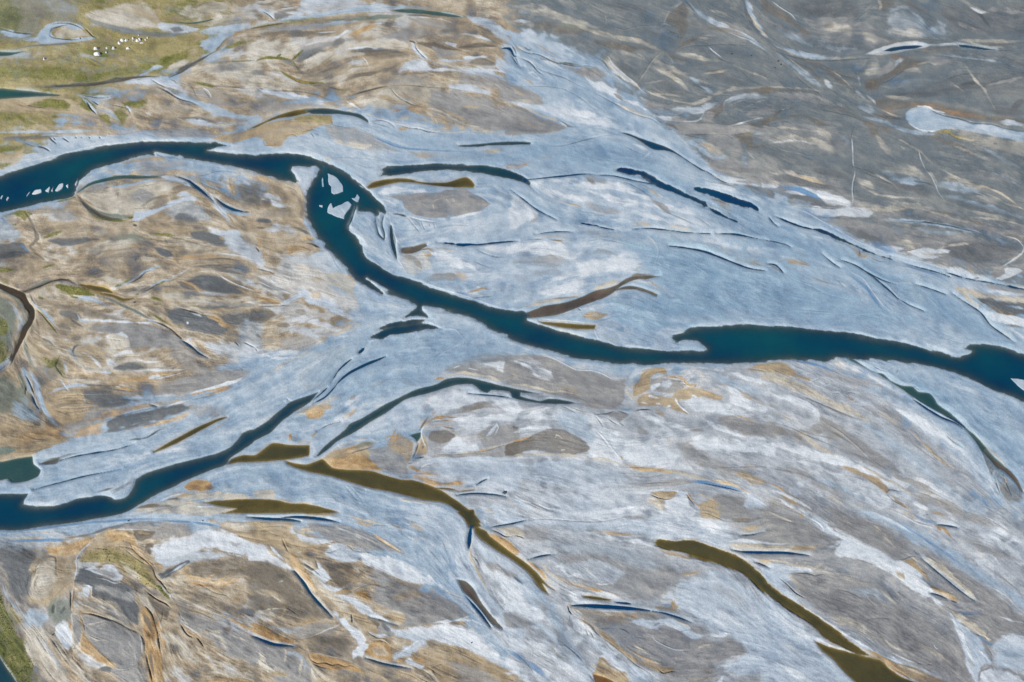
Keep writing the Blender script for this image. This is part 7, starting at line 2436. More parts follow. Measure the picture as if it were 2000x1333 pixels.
SURVEY.append("""
@0 0 1
Wriver 1.7 .5 .9 m: -260 545 -120 465 0 416 37 408 75 398 107 392 140 384 148 375 150 362 165 345 180 333 212 322 225 319 250 312 282 304 302 304 303 299 325 304 350 306 400 315 450 325 500 336 537 346 578 357 577 345 570 333 572 327 590 327 607 328 617 325 622 333 613 350 607 360 602 368 600 376 599 408 605 430 620 458 635 478 655 500 680 528 690 540 715 558 747 574 730 556 717 545 732 554 750 565 775 579 800 589 812 598 812 603 800 611 790 622 812 616 835 619 825 606 827 600 850 603 900 614 937 630 962 645 1007 666 1037 677 1075 688 1125 700 1175 706 1207 711 1237 710 1262 714 1277 713 1292 711 1325 710 1375 710 1425 709 1500 706 1537 702 1562 704 1607 706 1635 700 1660 700 1685 703 1712 702 1750 706 1787 712 1825 720 1862 728 1900 743 1937 761 2000 784 2120 840 2260 905 2260 800 2100 730 2000 693 1962 678 1925 673 1895 673 1887 681 1900 685 1890 691 1870 698 1850 692 1825 685 1800 676 1762 670 1737 665 1700 660 1650 649 1600 643 1550 638 1500 636 1437 634 1387 638 1350 644 1325 653 1308 658 1312 665 1325 670 1340 667 1362 669 1370 676 1380 683 1375 687 1312 684 1250 682 1212 678 1175 666 1150 660 1100 648 1060 635 1030 626 1025 610 1000 608 962 600 925 587 875 572 837 559 800 545 762 532 740 518 725 510 712 498 708 483 695 465 683 450 681 440 690 420 697 405 700 414 725 415 735 423 740 413 752 420 756 413 735 387 712 364 690 348 667 333 650 325 630 317 600 306 562 300 530 299 515 301 500 304 467 302 425 297 405 294 430 288 450 284 425 279 375 277 312 276 237 282 175 291 100 311 30 333 -60 370 -260 450
Wriver 1.5 .5 .6 m: -260 960 -60 965 0 965 25 965 55 965 45 986 75 990 112 987 150 974 175 970 205 967 225 976 245 971 258 958 265 936 287 924 325 912 350 905 400 893 437 881 462 863 475 846 500 837 525 821 562 789 600 774 622 766 610 782 600 790 582 801 557 819 525 846 500 861 475 879 450 896 440 909 400 924 350 946 300 970 277 984 237 1004 187 1013 150 1020 100 1026 50 1034 25 1037 0 1036 -60 1040 -260 1050
Wside_channel .8 .4 .2 a: 440 909 452 896 475 889 500 888 532 866 565 869 605 870 603 890 560 898 500 903 465 904
I b: 1972 738 2000 741 2080 760 2080 810 2000 763 1985 752
I b: 300 300 315 298 340 304 318 307
@500 333 4
Vside_channel 26 .8 .3 a: 330 85 250 55 130 20 0 -10 -100 -40
Ib: 560 25 590 30 630 50 680 120 685 165 610 188 590 180 585 130 565 110
Ib: 515 60 525 50 535 130 512 135
Ib: 735 210 770 215 790 185 812 210 800 245 760 230
Ib: 490 270 525 268 520 290 495 283
Ib: 555 330 565 265 590 250 605 290 650 265 720 240 750 270 700 350 690 385 640 370 590 350
Ib: 795 105 830 125 860 140 830 140
Vriver 12 .8 .2 m: 940 365 935 400 960 500 1000 540 1005 500 985 420 1000 340
Wside_channel .6 .6 .2 a: 862 130 920 90 1040 65 1160 62 1300 90 1420 95 1500 90 1600 60 1650 55 1690 85 1710 115 1700 135 1500 130 1350 115 1200 95 1080 100 960 130 880 145
Wpool .9 .4 .9 m: 975 45 1000 10 980 -10 1030 -28 1250 -42 1500 -50 1700 -52 1850 -40 2000 0 2080 45 2120 80 2200 180 2080 95 2000 72 1900 50 1750 25 1500 5 1300 10 1080 45
Vpool 30 .8 .2 m: 1055 430 1060 520 1075 600 1100 690
Wpool .9 .5 1.2 m: 880 1330 940 1280 1000 1230 1080 1200 1160 1195 1250 1180 1350 1190 1420 1225 1450 1240 1300 1245 1180 1270 1060 1300 1000 1333
Vpool 22 .8 .8 m: 1420 565 1500 570 1600 580 1720 580
Vcreek 14 .6 .3 m: 1600 580 1720 582 1850 568 2000 555 2050 552
Wpool .7 .5 .2 n: 1135 605 1240 600 1330 575 1340 590 1250 640 1180 650 1135 642
@1000 333 4
Wside_channel .7 .6 .4 n: 0 1100 120 1108 250 1060 420 1030 560 980 640 945 800 905 900 845 1000 825 1150 825 1060 850 980 850 880 890 750 985 600 1040 480 1085 350 1130 220 1145 0 1170
Wside_channel .5 .6 .3 n: 860 910 960 905 1060 935 1140 970 1130 985 1040 950 940 930 800 945 700 1010 600 1060 760 965
Wside_channel .8 .5 .3 a: 210 1180 400 1192 550 1205 655 1210 645 1238 500 1240 350 1220 240 1200
Wpool 1.2 .4 1.1 m: 830 -5 850 -25 1000 5 1100 50 1200 100 1340 180 1440 220 1540 270 1640 340 1760 400 1640 360 1500 290 1350 210 1200 140 1100 90 1000 40 920 20
Wpool 1.2 .4 1.3 m: 1440 150 1500 148 1600 170 1750 215 1850 240 1920 280 1930 325 1820 300 1700 280 1600 220 1500 175
Vcreek 12 .7 .2 m: 100 75 250 60 400 45 550 30 650 32
Vcreek 7 .4 .3 m: 650 35 800 45 950 80 1110 110
Vcreek 11 .6 .3 m: -10 150 80 220 200 310 350 385
Vpool 14 .6 .8 m: 535 410 600 425 680 435
Vcreek 8 .4 .3 m: 660 435 720 450 800 465
Vcreek 9 .5 .3 m: 180 500 250 490 350 480 480 482
Vcreek 7 .4 .4 m: 950 460 1050 453 1200 465 1350 485 1550 495
Vcreek 12 .6 .5 m: 1600 495 1750 500 1900 530 2030 555
Vcreek 12 .6 .3 m: 1220 590 1350 605 1500 635 1600 670 1700 710 1850 765 1980 785
Vcreek 8 .5 .3 m: 1500 -5 1570 40 1640 85 1700 105
@1500 333 4
Vcreek 12 .8 .5 m: 50 355 150 400 260 440 370 465
Wpool 1.3 .5 .9 m: 360 458 400 458 520 500 640 560 760 610 850 650 960 680 1060 730 1000 720 880 680 760 640 660 590 540 540 440 495
Vcreek 12 .8 .6 m: 1000 700 1150 750 1300 790 1420 830
Vcreek 8 .6 .6 m: 1400 800 1500 830 1600 855 1750 880 2000 930
Vcreek 10 .6 .3 m: 0 550 60 560 140 580 180 600
Vcreek 9 .5 .3 m: 0 730 60 740 120 800
Vcreek 9 .5 .3 m: 750 785 820 830 880 880 960 950 1030 1020
Vcreek 6 .4 .3 m: 1000 990 1100 1050 1220 1100
Vcreek 9 .5 .3 m: 570 700 680 740 780 800 900 860 1000 890
Vcreek 9 .5 .3 m: 1150 890 1250 920 1390 970
Vcreek 10 .6 .3 m: 1440 960 1540 1030 1660 1110 1740 1210 1850 1290 1920 1340
Vcreek 8 .5 .3 m: 10 370 40 410 80 440
Vcreek 5 .3 .3 m: 420 650 500 720 560 760
@1000 0 4
Wpool 1.3 .4 .2 m: 845 1035 900 1042 1000 1080 1120 1120 1230 1160 1310 1210 1400 1270 1500 1330 1530 1345 1480 1335 1380 1270 1280 1205 1200 1180 1110 1170 1040 1130 960 1080 880 1050
Vpool 18 .9 .3 m: -60 1120 0 1118 80 1120 150 1125
Vpool 14 .9 .3 m: -60 370 -10 395 15 440 35 440
Vcreek 8 .6 .3 m: 0 440 30 490 70 530 90 525
@500 0 4
Wpool 1.2 .4 .4 m: 1570 1135 1680 1130 1850 1115 2000 1105 2150 1112 2140 1130 2000 1135 1850 1138 1700 1150 1590 1148
Wside_channel .7 .4 .2 a: -60 1010 80 940 240 880 400 850 560 850 640 870 560 890 420 885 300 910 150 935 0 1000
Wside_channel 1.1 .4 .2 m: 400 865 480 852 560 850 700 870 820 895 880 945 880 965 820 930 760 910 650 895 560 895 430 890
Vpool 16 .9 .2 m: 1920 380 1985 380 2010 420
@1500 0 4
Wpool 1.3 .4 .2 m: 900 400 960 375 1060 360 1160 355 1210 362 1150 380 1050 390 960 405
Wpool 1.2 .4 .2 m: 1490 350 1560 355 1680 375 1780 392 1700 392 1600 380 1500 368
@0 0 4
Wside_channel .9 .4 .2 e: -300 670 0 690 150 705 300 720 480 742 460 752 300 755 100 768 0 775 -300 790
Wside_channel .6 .4 .2 e: 1370 170 1480 178 1580 165 1690 142 1640 165 1560 182 1460 188
Wside_channel .6 .4 .2 e: -200 405 0 405 100 408 200 400 60 438 -200 440
@0 1000 4
Wpool 1.2 .6 .2 m: -260 800 -100 1000 0 1140 60 1230 130 1333 260 1600 60 1600 -160 1300 -260 1100
@0 666 4
Wside_channel .9 .4 .2 e: -260 960 0 945 120 920 255 900 262 960 290 985 320 1010 300 1060 200 1100 100 1110 60 1080 0 1090 -260 1100
Vpool 36 .7 .2 a: 1210 865 1300 820 1400 770 1550 690 1700 620 1775 595
Vcreek 8 .5 .4 m: 480 930 600 900 750 875 900 850 1050 805
Vcreek 8 .5 .3 m: 270 1160 400 1125 500 1100 650 1060 850 1020 950 1000
Vcreek 14 .6 .3 m: 1430 0 1500 50 1560 100 1630 135
Wriver .8 .4 .2 n: 60 1195 220 1195 180 1240 190 1260 100 1240
@500 666 4
Wcreek .9 .4 .4 m: 470 905 530 830 690 700 730 650 850 590 1000 500 1150 430 1240 385 1400 340 1480 300 1600 285 1720 300 1900 345 2060 380 2210 410 2130 410 2070 405 2070 430 2220 470 2290 450 2400 460 2530 490 2400 495 2250 490 2100 470 2000 445 1980 400 1840 385 1810 405 1760 390 1720 360 1690 340 1550 350 1350 410 1240 435 1150 470 1050 540 900 630 760 720 650 775 560 850 490 900
Vcreek 12 .8 .3 m: 450 460 500 420 560 365
Vcreek 14 .9 .3 m: 455 485 540 440 600 380 640 330
Vcreek 26 .9 .3 m: 630 340 680 290 750 240 850 190 950 150 1015 122
Vcreek 11 .9 .4 m: 590 325 640 240 700 180 745 145
Vcreek 14 .9 1 m: 810 90 850 50 900 10 960 0
Wside_channel .7 .4 .3 a: 230 935 300 955 400 965 520 925 600 990 700 1005 900 1015 1000 1045 1130 1080 1240 1090 1400 1145 1500 1200 1600 1270 1700 1345 1760 1420 1700 1420 1580 1333 1480 1270 1300 1240 1100 1190 900 1150 740 1105 600 1060 500 1040 360 1010 250 965
Wpool .6 .4 .4 e: 1200 735 1290 710 1290 750 1260 790 1230 760
Vpool 10 .6 .2 n: 1225 920 1250 860 1270 800
Wside_channel .4 .3 .4 a: -400 1260 -300 1245 0 1235 150 1240 250 1265 400 1275 520 1300 650 1340 480 1350 300 1345 0 1350 -250 1345 -150 1310 -300 1290
Vside_channel 14 .5 .2 a: 1400 1150 1500 1155 1570 1165
Vside_channel 10 .5 .2 a: 1580 1175 1650 1170 1710 1162
Vcreek 14 1 .2 m: 1570 1205 1700 1192 1850 1200 1960 1218
Vcreek 10 .6 .2 m: 1660 410 1750 420 1880 430 2000 445
Vcreek 7 .5 .2 m: 1730 1120 1770 1095 1810 1078
Vpool 20 .8 .2 m: 1935 1185 1955 1180
Vcreek 5 .4 .2 m: 480 705 560 660 660 630
@500 1000 4
Wcreek .8 .4 .3 a: 1570 0 1700 -20 1720 50 1760 110 1700 130 1665 120 1630 60
Vcreek 26 .8 .2 m: 1680 120 1670 200 1665 285
Wside_channel .7 .4 .3 a: 1700 60 1740 120 1800 150 1830 190 2000 320 2100 390 2200 480 2270 560 2335 608 2240 560 2260 600 2285 640 2230 610 2190 560 2160 510 2100 450 2000 375 1850 280 1720 170
Wpool .9 .6 .5 n: 1580 530 1640 540 1700 600 1760 700 1820 780 1880 850 1930 912 1860 880 1820 850 1760 770 1680 680 1620 620
Vcreek 14 .8 .2 m: 1640 660 1700 730 1760 800 1835 900
Vcreek 10 .8 .2 m: 1840 118 1920 105 2010 90 2110 65
Vcreek 18 .9 .3 m: -60 40 100 55 250 60 350 75
Vcreek 18 .6 .3 m: 200 45 350 40 500 55 650 80
Vcreek 16 1 .2 m: 300 460 370 550 430 640 500 720 600 820
Vcreek 20 1 .2 m: -20 970 60 1005 150 1035 300 1050
Vcreek 12 .9 .2 m: 860 1140 980 1180 1100 1205 1210 1220
Vcreek 5 .6 .2 m: 890 820 980 845 1110 885
@1000 1000 4
Wpool .8 .4 1 a: 1110 235 1160 225 1230 232 1300 235 1340 215 1440 220 1500 250 1600 290 1700 330 1800 380 1900 450 1950 500 2000 560 2150 660 2300 750 2450 870 2600 980 2720 1060 2800 1120 2700 1110 2560 1050 2450 990 2350 880 2200 780 2050 680 1980 620 1900 560 1820 490 1700 440 1500 380 1400 350 1300 310 1200 290 1140 260
Vpool 30 1.1 .2 m: 470 730 600 733 800 745 950 757 1080 772
Vcreek 14 .9 .2 m: 1100 775 1200 795 1300 825 1400 860
Vcreek 12 .9 .2 m: 130 370 230 345 330 330
Wpool .6 .3 .3 a: 550 655 640 660 780 685 740 695 640 685 560 670
Vpool 14 .6 .3 m: 810 706 860 712 930 718
Vcreek 16 1.1 .2 m: 1720 295 1800 312 2000 318 2140 320 2320 340
Vcreek 8 .8 .2 m: 1780 182 1880 178 1960 155
Vcreek 8 .8 .2 m: 1895 390 1950 410 2010 435
Wpool .6 .3 .4 o: 640 1270 720 1290 820 1340 900 1420 820 1420 700 1400 650 1330
@1500 1000 4
Wpool 1 .4 .5 a: 370 1010 440 1040 520 1070 620 1090 760 1130 880 1160 960 1230 1050 1290 1160 1333 1300 1420 1200 1520 900 1500 700 1340 600 1250 500 1140 420 1080
Vcreek 12 1 .2 m: 1320 97 1400 108 1480 122
Vcreek 7 .9 .2 m: 1200 360 1300 450 1420 550 1520 630 1615 695
Vcreek 8 .9 .2 m: 1265 632 1330 650 1400 678
@1500 666 4
Wside_channel .8 .5 .3 e: 600 130 660 140 740 190 820 240 900 260 960 310 1050 350 1130 360 1180 400 1260 410 1300 450 1330 500 1420 560 1500 630 1560 690 1620 740 1700 830 1760 900 1830 960 1870 1010 1800 1000 1730 930 1680 870 1600 760 1540 690 1440 620 1300 540 1180 470 1050 380 940 310 850 250 760 210
Vcreek 14 .9 .2 m: 1140 460 1240 530 1360 600 1460 640 1520 680
@0 333 4
Vside_channel 46 .5 .4 k: -100 860 0 900 60 930 130 960 180 990 210 1050 250 1100 240 1170 200 1240 160 1333 120 1440
Vside_channel 16 .5 .3 k: 180 950 300 910 400 870 470 855 540 862 600 890
Vside_channel 30 .4 .3 a: 620 890 720 915 820 935 880 955
Vside_channel 16 .4 .3 a: 800 960 900 985 970 1010 1050 1000
Vside_channel 26 .5 .3 e: 600 180 700 110 820 75 940 52 1100 52 1260 50
Vcreek 16 .7 .3 m: 1380 48 1470 80 1550 140 1620 200 1680 250
Vcreek 16 .7 .3 m: 1690 222 1750 270 1820 305 1900 322
Vside_channel 20 .5 .3 n: 640 240 700 290 780 345 860 375 950 380
@0 666 4
Vside_channel 20 .5 .3 k: 160 -10 130 60 110 120 90 180
Vcreek 8 .5 .3 m: 80 170 40 200 0 230 -60 260
Vside_channel 18 .3 .3 n: 320 960 400 940 470 920
Vcreek 12 .6 .3 m: 250 420 280 500 310 540
Vcreek 8 .6 .3 m: 1180 500 1230 515
@500 0 4
Vside_channel 34 .35 .3 e: 1080 82 1250 90 1400 105 1600 132
Vside_channel 14 .35 .3 a: -60 230 100 200 250 178
Vside_channel 16 .3 .3 n: 740 748 850 715 950 690 1040 672
@0 0 4
Vside_channel 20 .35 .3 n: 1330 605 1420 560 1520 490 1600 450 1680 400
Vside_channel 22 .3 .3 n: 450 670 700 662 900 632 1100 600 1250 602
@0 333 4
Ii: 250 185 280 145 325 145 325 170 280 190
Ii: 350 160 385 120 395 130 380 175
Ii: 400 165 412 120 422 115 412 165
Ii: 430 160 460 105 500 95 500 125 450 165
Ii: 508 120 530 95 542 105 530 140
Ii: 582 110 605 65 608 85 592 120
Ii: 198 205 235 160 240 165 212 205
Ii: 0 220 15 195 28 190 10 240
Ii: 40 235 60 205 75 210 55 250
@1500 666 4
Vside_channel 34 .5 .3 n: 1700 860 1780 960 1860 1010 1930 1080 1990 1180
@500 333 4
Vriver 10 .7 .2 m: 600 190 590 120 560 60 540 10 530 -20
Vriver 12 .7 .2 m: 720 440 745 390 765 330 780 280 775 250
Vriver 8 .6 .2 m: 600 270 605 310 640 350 660 370
""")


# ---------------------------------------------------------------- raster helpers
rng = np.random.default_rng(7)
X0, X1, Y0, Y1 = -230.0, 2230.0, -200.0, 1530.0
STEP = 1.25
NX = int((X1 - X0) / STEP) + 1; NY = int((Y1 - Y0) / STEP) + 1
gx = (X0 + STEP * np.arange(NX)).astype(np.float32); gy = (Y0 + STEP * np.arange(NY)).astype(np.float32)
f32 = np.float32

def smooth(t): t = np.clip(t, 0, 1); return t * t * (3 - 2 * t)
def resize(a, ny, nx):
    yy = np.linspace(0, a.shape[0] - 1, ny); xx = np.linspace(0, a.shape[1] - 1, nx)
    y0 = np.minimum(yy.astype(int), a.shape[0] - 2); x0 = np.minimum(xx.astype(int), a.shape[1] - 2)
    fy = (yy - y0).astype(f32)[:, None]; fx = (xx - x0).astype(f32)[None, :]
    pass
    r = a[y0] * (1 - fy) + a[y0 + 1] * fy
    return (r[:, x0] * (1 - fx) + r[:, x0 + 1] * fx).astype(f32)
def vnoise(cell, seed):
    r = np.random.default_rng(seed); h_ = cell / 2.6; ny = max(3, int((Y1 - Y0) / h_) + 2); nx = max(3, int((X1 - X0) / h_) + 2)
    g = r.normal(size=(ny, nx)).astype(f32)                   # smoothed grains, so no lattice shows
    for _ in range(2):
        g = (np.roll(g, 1, 0) + 2 * g + np.roll(g, -1, 0)) / 4; g = (np.roll(g, 1, 1) + 2 * g + np.roll(g, -1, 1)) / 4
    g = np.clip(g / g.std() * .52, -1.4, 1.4)
    return resize(g, NY, NX)
def fbm(cell, octs, seed, gain=.55):
    t = 0; a = 1; s = 0
    for k in range(octs):
        t = t + a * vnoise(cell / 2 ** k, seed + k); s += a * a; a *= gain
    return (t / math.sqrt(s)).astype(f32)
def blur(a, r, n=2):
    for _ in range(n):
        for ax in (0, 1):
            k = int(r); p = [(0, 0), (0, 0)]; p[ax] = (k + 1, k)
            c = np.cumsum(np.pad(a, p, mode='edge'), axis=ax, dtype=np.float64)
            L = a.shape[ax]
            hi = np.take(c, np.arange(2 * k + 1, 2 * k + 1 + L), axis=ax); lo = np.take(c, np.arange(0, L), axis=ax)
            a = ((hi - lo) / (2 * k + 1)).astype(f32)
    return a
def spline(P, closed, seg=4.0, lin=False):
    P = np.asarray(P, float); n = len(P)
    if n < 2: return P
    out = []
    rngk = range(n) if closed else range(n - 1)
    for i in rngk:
        p1, p2 = P[i], P[(i + 1) % n]
        p0 = P[(i - 1) % n] if closed or i > 0 else p1
        p3 = P[(i + 2) % n] if closed or i + 2 < n else p2
        L = np.hypot(*(p2 - p1)); m = max(1, min(16, int(L / seg)))
        if lin: m = 1
        t1 = (p2 - p0) * .5; t2 = (p3 - p1) * .5
        # damp tangents so that sharp tips stay sharp
        for q, (a, b) in enumerate(((p1 - p0, p2 - p1), (p2 - p1, p3 - p2))):
            la, lb = np.hypot(*a), np.hypot(*b)
            if la > 1e-6 and lb > 1e-6:
                c = np.dot(a, b) / la / lb; k = max(0., (c + .3) / 1.3) * min(1, L / max(1e-6, (la + lb) * .5))
                if q == 0: t1 = t1 * k
                else: t2 = t2 * k
        for j in range(m):
            t = j / m; t2_, t3 = t * t, t ** 3
            out.append((2*t3-3*t2_+1)*p1 + (t3-2*t2_+t)*t1 + (-2*t3+3*t2_)*p2 + (t3-t2_)*t2)
    if not closed: out.append(P[-1])
    return np.array(out)
def window(x0, x1, y0, y1):
    i0 = max(0, int((x0 - X0) / STEP)); i1 = min(NX, int((x1 - X0) / STEP) + 2)
    j0 = max(0, int((y0 - Y0) / STEP)); j1 = min(NY, int((y1 - Y0) / STEP) + 2)
    return i0, i1, j0, j1
def distfield(P, R, closed):
    """distance to a polyline (up to R) and its running length, on the window around it"""
    i0, i1, j0, j1 = window(P[:, 0].min() - R, P[:, 0].max() + R, P[:, 1].min() - R, P[:, 1].max() + R)
    if i1 <= i0 or j1 <= j0: return None
    D = np.full((j1 - j0, i1 - i0), 1e9, f32); T = np.zeros_like(D)
    n = len(P); acc = 0.0
    for k in range(n if closed else n - 1):
        a = P[k]; b = P[(k + 1) % n]; d = b - a; L2 = float(d @ d)
        if L2 < 1e-9: continue
        a0, a1, b0, b1 = window(min(a[0], b[0]) - R, max(a[0], b[0]) + R, min(a[1], b[1]) - R, max(a[1], b[1]) + R)
        a0 = max(a0, i0); a1 = min(a1, i1); b0 = max(b0, j0); b1 = min(b1, j1)
        if a1 > a0 and b1 > b0:
            xx = gx[a0:a1][None, :] - a[0]; yy = gy[b0:b1][:, None] - a[1]
            t = np.clip((xx * d[0] + yy * d[1]) / L2, 0, 1)
            dd = np.sqrt((xx - t * d[0]) ** 2 + (yy - t * d[1]) ** 2)
            sl = (slice(b0 - j0, b1 - j0), slice(a0 - i0, a1 - i0))
            m = dd < D[sl]
            D[sl] = np.where(m, dd, D[sl]); T[sl] = np.where(m, acc + t * math.sqrt(L2), T[sl])
        acc += math.sqrt(L2)
    return (slice(j0, j1), slice(i0, i1)), D, T, acc
def inside(P, sl):
    ys = gy[sl[0]]; xs = gx[sl[1]]; tog = np.zeros((len(ys), len(xs) + 1), np.int32)
    n = len(P)
    for k in range(n):
        a = P[k]; b = P[(k + 1) % n]
        if a[1] == b[1]: continue
        lo, hi = (a, b) if a[1] < b[1] else (b, a)
        r0 = np.searchsorted(ys, lo[1]); r1 = np.searchsorted(ys, hi[1])
        if r1 <= r0: continue
        rows = np.arange(r0, r1); xi = lo[0] + (ys[rows] - lo[1]) * (hi[0] - lo[0]) / (hi[1] - lo[1])
        c = np.clip(np.searchsorted(xs, xi), 0, len(xs))
        np.add.at(tog, (rows, c), 1)
    return (np.cumsum(tog, axis=1)[:, :-1] % 2) == 1
def polysd(P, R):
    r = distfield(P, R, True)
    if r is None: return None
    sl, D, T, L = r
    ins = inside(P, sl)
    return sl, np.where(ins, 1, -1) * np.minimum(D, R * 3)

# ---------------------------------------------------------------- read the survey
ops = []
def parse(txt):
    ox = oy = 0.0; sc = 1.0
    for ln in txt.strip().splitlines():
        if ln[0] == '@':
            ox, oy, sc = [float(v) for v in ln[1:].split()]; continue
        h, p = ln.split(':'); h = h.split(); v = np.array([float(t) for t in p.split()]).reshape(-1, 2)
        if sc > 2 and h[0][0] == 'z':                        # patches of neighbouring sheets overlap a little
            for ax, top in ((0, 2000), (1, 1333)):
                c = v[:, ax]; c[c == 0] = -50; c[(c == top)] = top + 50
        ops.append((h, v / sc + (ox, oy), sc))
for t in SURVEY: parse(t)
GROUND_OPS = [o for o in ops if o[0][0][0] not in 'WVI']
WATER_OPS = [o for o in ops if o[0][0][0] in 'WVI']
WATER_OPS.sort(key=lambda o: 2 if o[0][0][0] == 'I' else 1 if o[0][-1] == 'm' else 0)

# ---------------------------------------------------------------- direction the floods ran in
cs = 6; fx_n = int((X1 - X0) / cs) + 1; fy_n = int((Y1 - Y0) / cs) + 1
T1 = np.zeros((fy_n, fx_n), f32); T2 = np.zeros_like(T1); TW = np.zeros_like(T1)
for h, P, sc in ops:
    k = h[0][0]
    if k == 'I': continue
    wgt = {'z': .35, 's': 1.2, 'd': 1.2, 'l': .8, 'W': 1.5, 'V': 2}[k]
    if k == 'l' : wgt = .3
    Q = spline(P, k in 'zW', 6)
    if k in 'zW': Q = np.vstack([Q, Q[:1]])
    d = np.diff(Q, axis=0); L = np.hypot(d[:, 0], d[:, 1]); m = (Q[1:] + Q[:-1]) / 2
    a = np.arctan2(d[:, 1], d[:, 0])
    ix = ((m[:, 0] - X0) / cs).astype(int); iy = ((m[:, 1] - Y0) / cs).astype(int)
    ok = (ix >= 0) & (ix < fx_n) & (iy >= 0) & (iy < fy_n)
    big = (sc < 2) and k == 'z'
    wg = L * wgt * (.3 if big else 1)
    np.add.at(T1, (iy[ok], ix[ok]), (wg * np.cos(2 * a))[ok]); np.add.at(T2, (iy[ok], ix[ok]), (wg * np.sin(2 * a))[ok]); np.add.at(TW, (iy[ok], ix[ok]), wg[ok])
F1 = np.zeros_like(T1); F2 = np.zeros_like(T1)
for r, kk in ((1, 40.), (3, 6.), (8, 1.), (20, .15), (50, .02)):
    a = blur(T1, r); b = blur(T2, r)
    F1 += a * kk * r * r / 9; F2 += b * kk * r * r / 9
n_ = np.hypot(F1, F2) + 1e-9; F1 /= n_; F2 /= n_
F1 = blur(F1, 1, 2); F2 = blur(F2, 1, 2)
F1 = resize(F1, NY, NX); F2 = resize(F2, NY, NX)
ang = .5 * np.arctan2(F2, F1)
# slow random wander of the flow so the streaks braid
ang = (ang + .30 * fbm(110, 4, 11, .65)).astype(f32)
VX = np.cos(ang); VY = np.sin(ang); del F1, F2, T1, T2

def lic(src, length, step=1.0, st=1):
    """average of src along the flow: streaks"""
    vx = VX[::st, ::st]; vy = VY[::st, ::st]; s = src[::st, ::st]
    ny, nx = s.shape; yy, xx = np.meshgrid(np.arange(ny, dtype=f32), np.arange(nx, dtype=f32), indexing='ij')
    acc = s.copy(); n = int(length / step)
    for sgn in (1, -1):
        px = xx.copy(); py = yy.copy(); lx = vx * sgn; ly = vy * sgn
        for k in range(n):
            px += lx * step; py += ly * step
            np.clip(px, 0, nx - 1.001, out=px); np.clip(py, 0, ny - 1.001, out=py)
            ix = px.astype(np.int32); iy = py.astype(np.int32)
            ax = vx[iy, ix]; ay = vy[iy, ix]; sg = np.where(ax * lx + ay * ly < 0, -1, 1).astype(f32)
            lx = ax * sg; ly = ay * sg
            wk = .5 + .5 * math.cos(PI * (k + 1) / (n + 1))
            acc += s[iy, ix] * wk
    acc -= acc.mean(); acc /= acc.std() * 2.2
    return resize(acc, NY, NX) if st > 1 else acc
wn = rng.normal(size=(NY, NX)).astype(f32)
LA = lic(wn + 1.2 * blur(wn, 1, 1) , 9, 1.0)                                        # finest streaks, one or two cells wide
LB = lic(blur(rng.normal(size=(NY, NX)).astype(f32), 2, 2), 36, 2, 2)
LC = lic(blur(rng.normal(size=(NY, NX)).astype(f32), 6, 2), 60, 4, 3)
LD = lic(blur(rng.normal(size=(NY, NX)).astype(f32), 16, 2), 300, 6, 6)
def ridged(cell, octs, seed):
    t = 0; a = 1; s = 0; k = 0
    for k in range(octs):
        t = t + a * (1 - 2.4 * np.abs(vnoise(cell / 1.9 ** k, seed + k))); s += a; a *= .6
    return (t / s).astype(f32)
RG = lic(ridged(46, 5, 61), 9, 2.0, 2); RG2 = lic(ridged(16, 4, 71), 6, 1.5, 1)      # branching ribs and hollows
PATCH = np.clip(.5 + .9 * fbm(70, 3, 91), .08, 1).astype(f32)                         # where the combing shows and where it is smooth
ISO = fbm(14, 4, 31); ISB = fbm(60, 3, 41); FINE = (wn * .5).astype(f32)
EDGE = (.5 * LB + .4 * LC + .35 * ISO + .2 * LA + .35 * RG + .3 * RG2).astype(f32)
BRK = (.35 * LA + .6 * LB + .3 * LC + .5 * RG + .6 * RG2).astype(f32)
RAG = (LA * .2 + .6 * LB + fbm(9, 2, 51) * .6).astype(f32)

# ---------------------------------------------------------------- soils (albedo, given as sRGB) and their relief
SOIL = {  # name: dark, mid, light, relief m, contrast, isotropic share
 's': ((142,156,162), (168,181,188), (196,204,208), .06, 1.0, .1),
 'b': ((118,145,170), (163,182,197), (208,215,219), .08, 1.05, .1),
 'f': ((92,126,156), (134,163,185), (172,194,207), .07, 1.15, .1),
 'i': ((158,174,190), (187,199,209), (220,225,229), .07, 1.2, .1),
 'w': ((176,187,198), (214,220,224), (240,242,242), .07, 1.1, .2),
 'c': ((150,141,126), (190,183,167), (222,215,200), .08, 1.3, .1),
 't': ((126,110,88), (172,154,125), (204,188,158), .09, 1.2, .1),
 'o': ((122,92,58), (182,150,106), (218,194,156), .09, 1.5, .15),
 'n': ((76,71,65), (110,103,93), (146,137,122), .06, 1.3, .2),
 'g': ((110,110,113), (147,147,146), (182,179,172), .08, 1.05, .1),
 'd': ((62,71,78), (98,103,107), (134,136,134), .06, 1.1, .2),
 'u': ((80,90,96), (118,126,129), (156,157,152), .06, 1.05, .15),
 'k': ((34,44,48), (56,64,65), (84,88,84), .05, .9, .2),
 'e': ((68,80,36), (112,116,58), (158,151,92), .12, 1.5, .6),
 'y': ((106,104,62), (154,143,96), (188,174,128), .11, 1.4, .45),
 'a': ((100,80,34), (152,122,56), (184,154,88), .04, 1.3, .2),
 'v': ((58,100,142), (92,134,174), (134,168,196), .05, 1.0, .1),  # wet silt, its bluish shine put into the colour
 'p': ((92,82,72), (170,154,129), (224,213,192), .12, 1.28, .1),
 'q': ((136,140,145), (175,181,186), (222,223,223), .09, 1.15, .1),
 'r': ((130,88,56), (162,120,82), (192,152,114), .07, 1.1, .2),
 'x': ((78,94,90), (114,127,118), (148,154,138), .06, 1.1, .3),
 'm': ((62,72,74), (98,104,102), (134,134,126), .04, 1.0, .3),
}
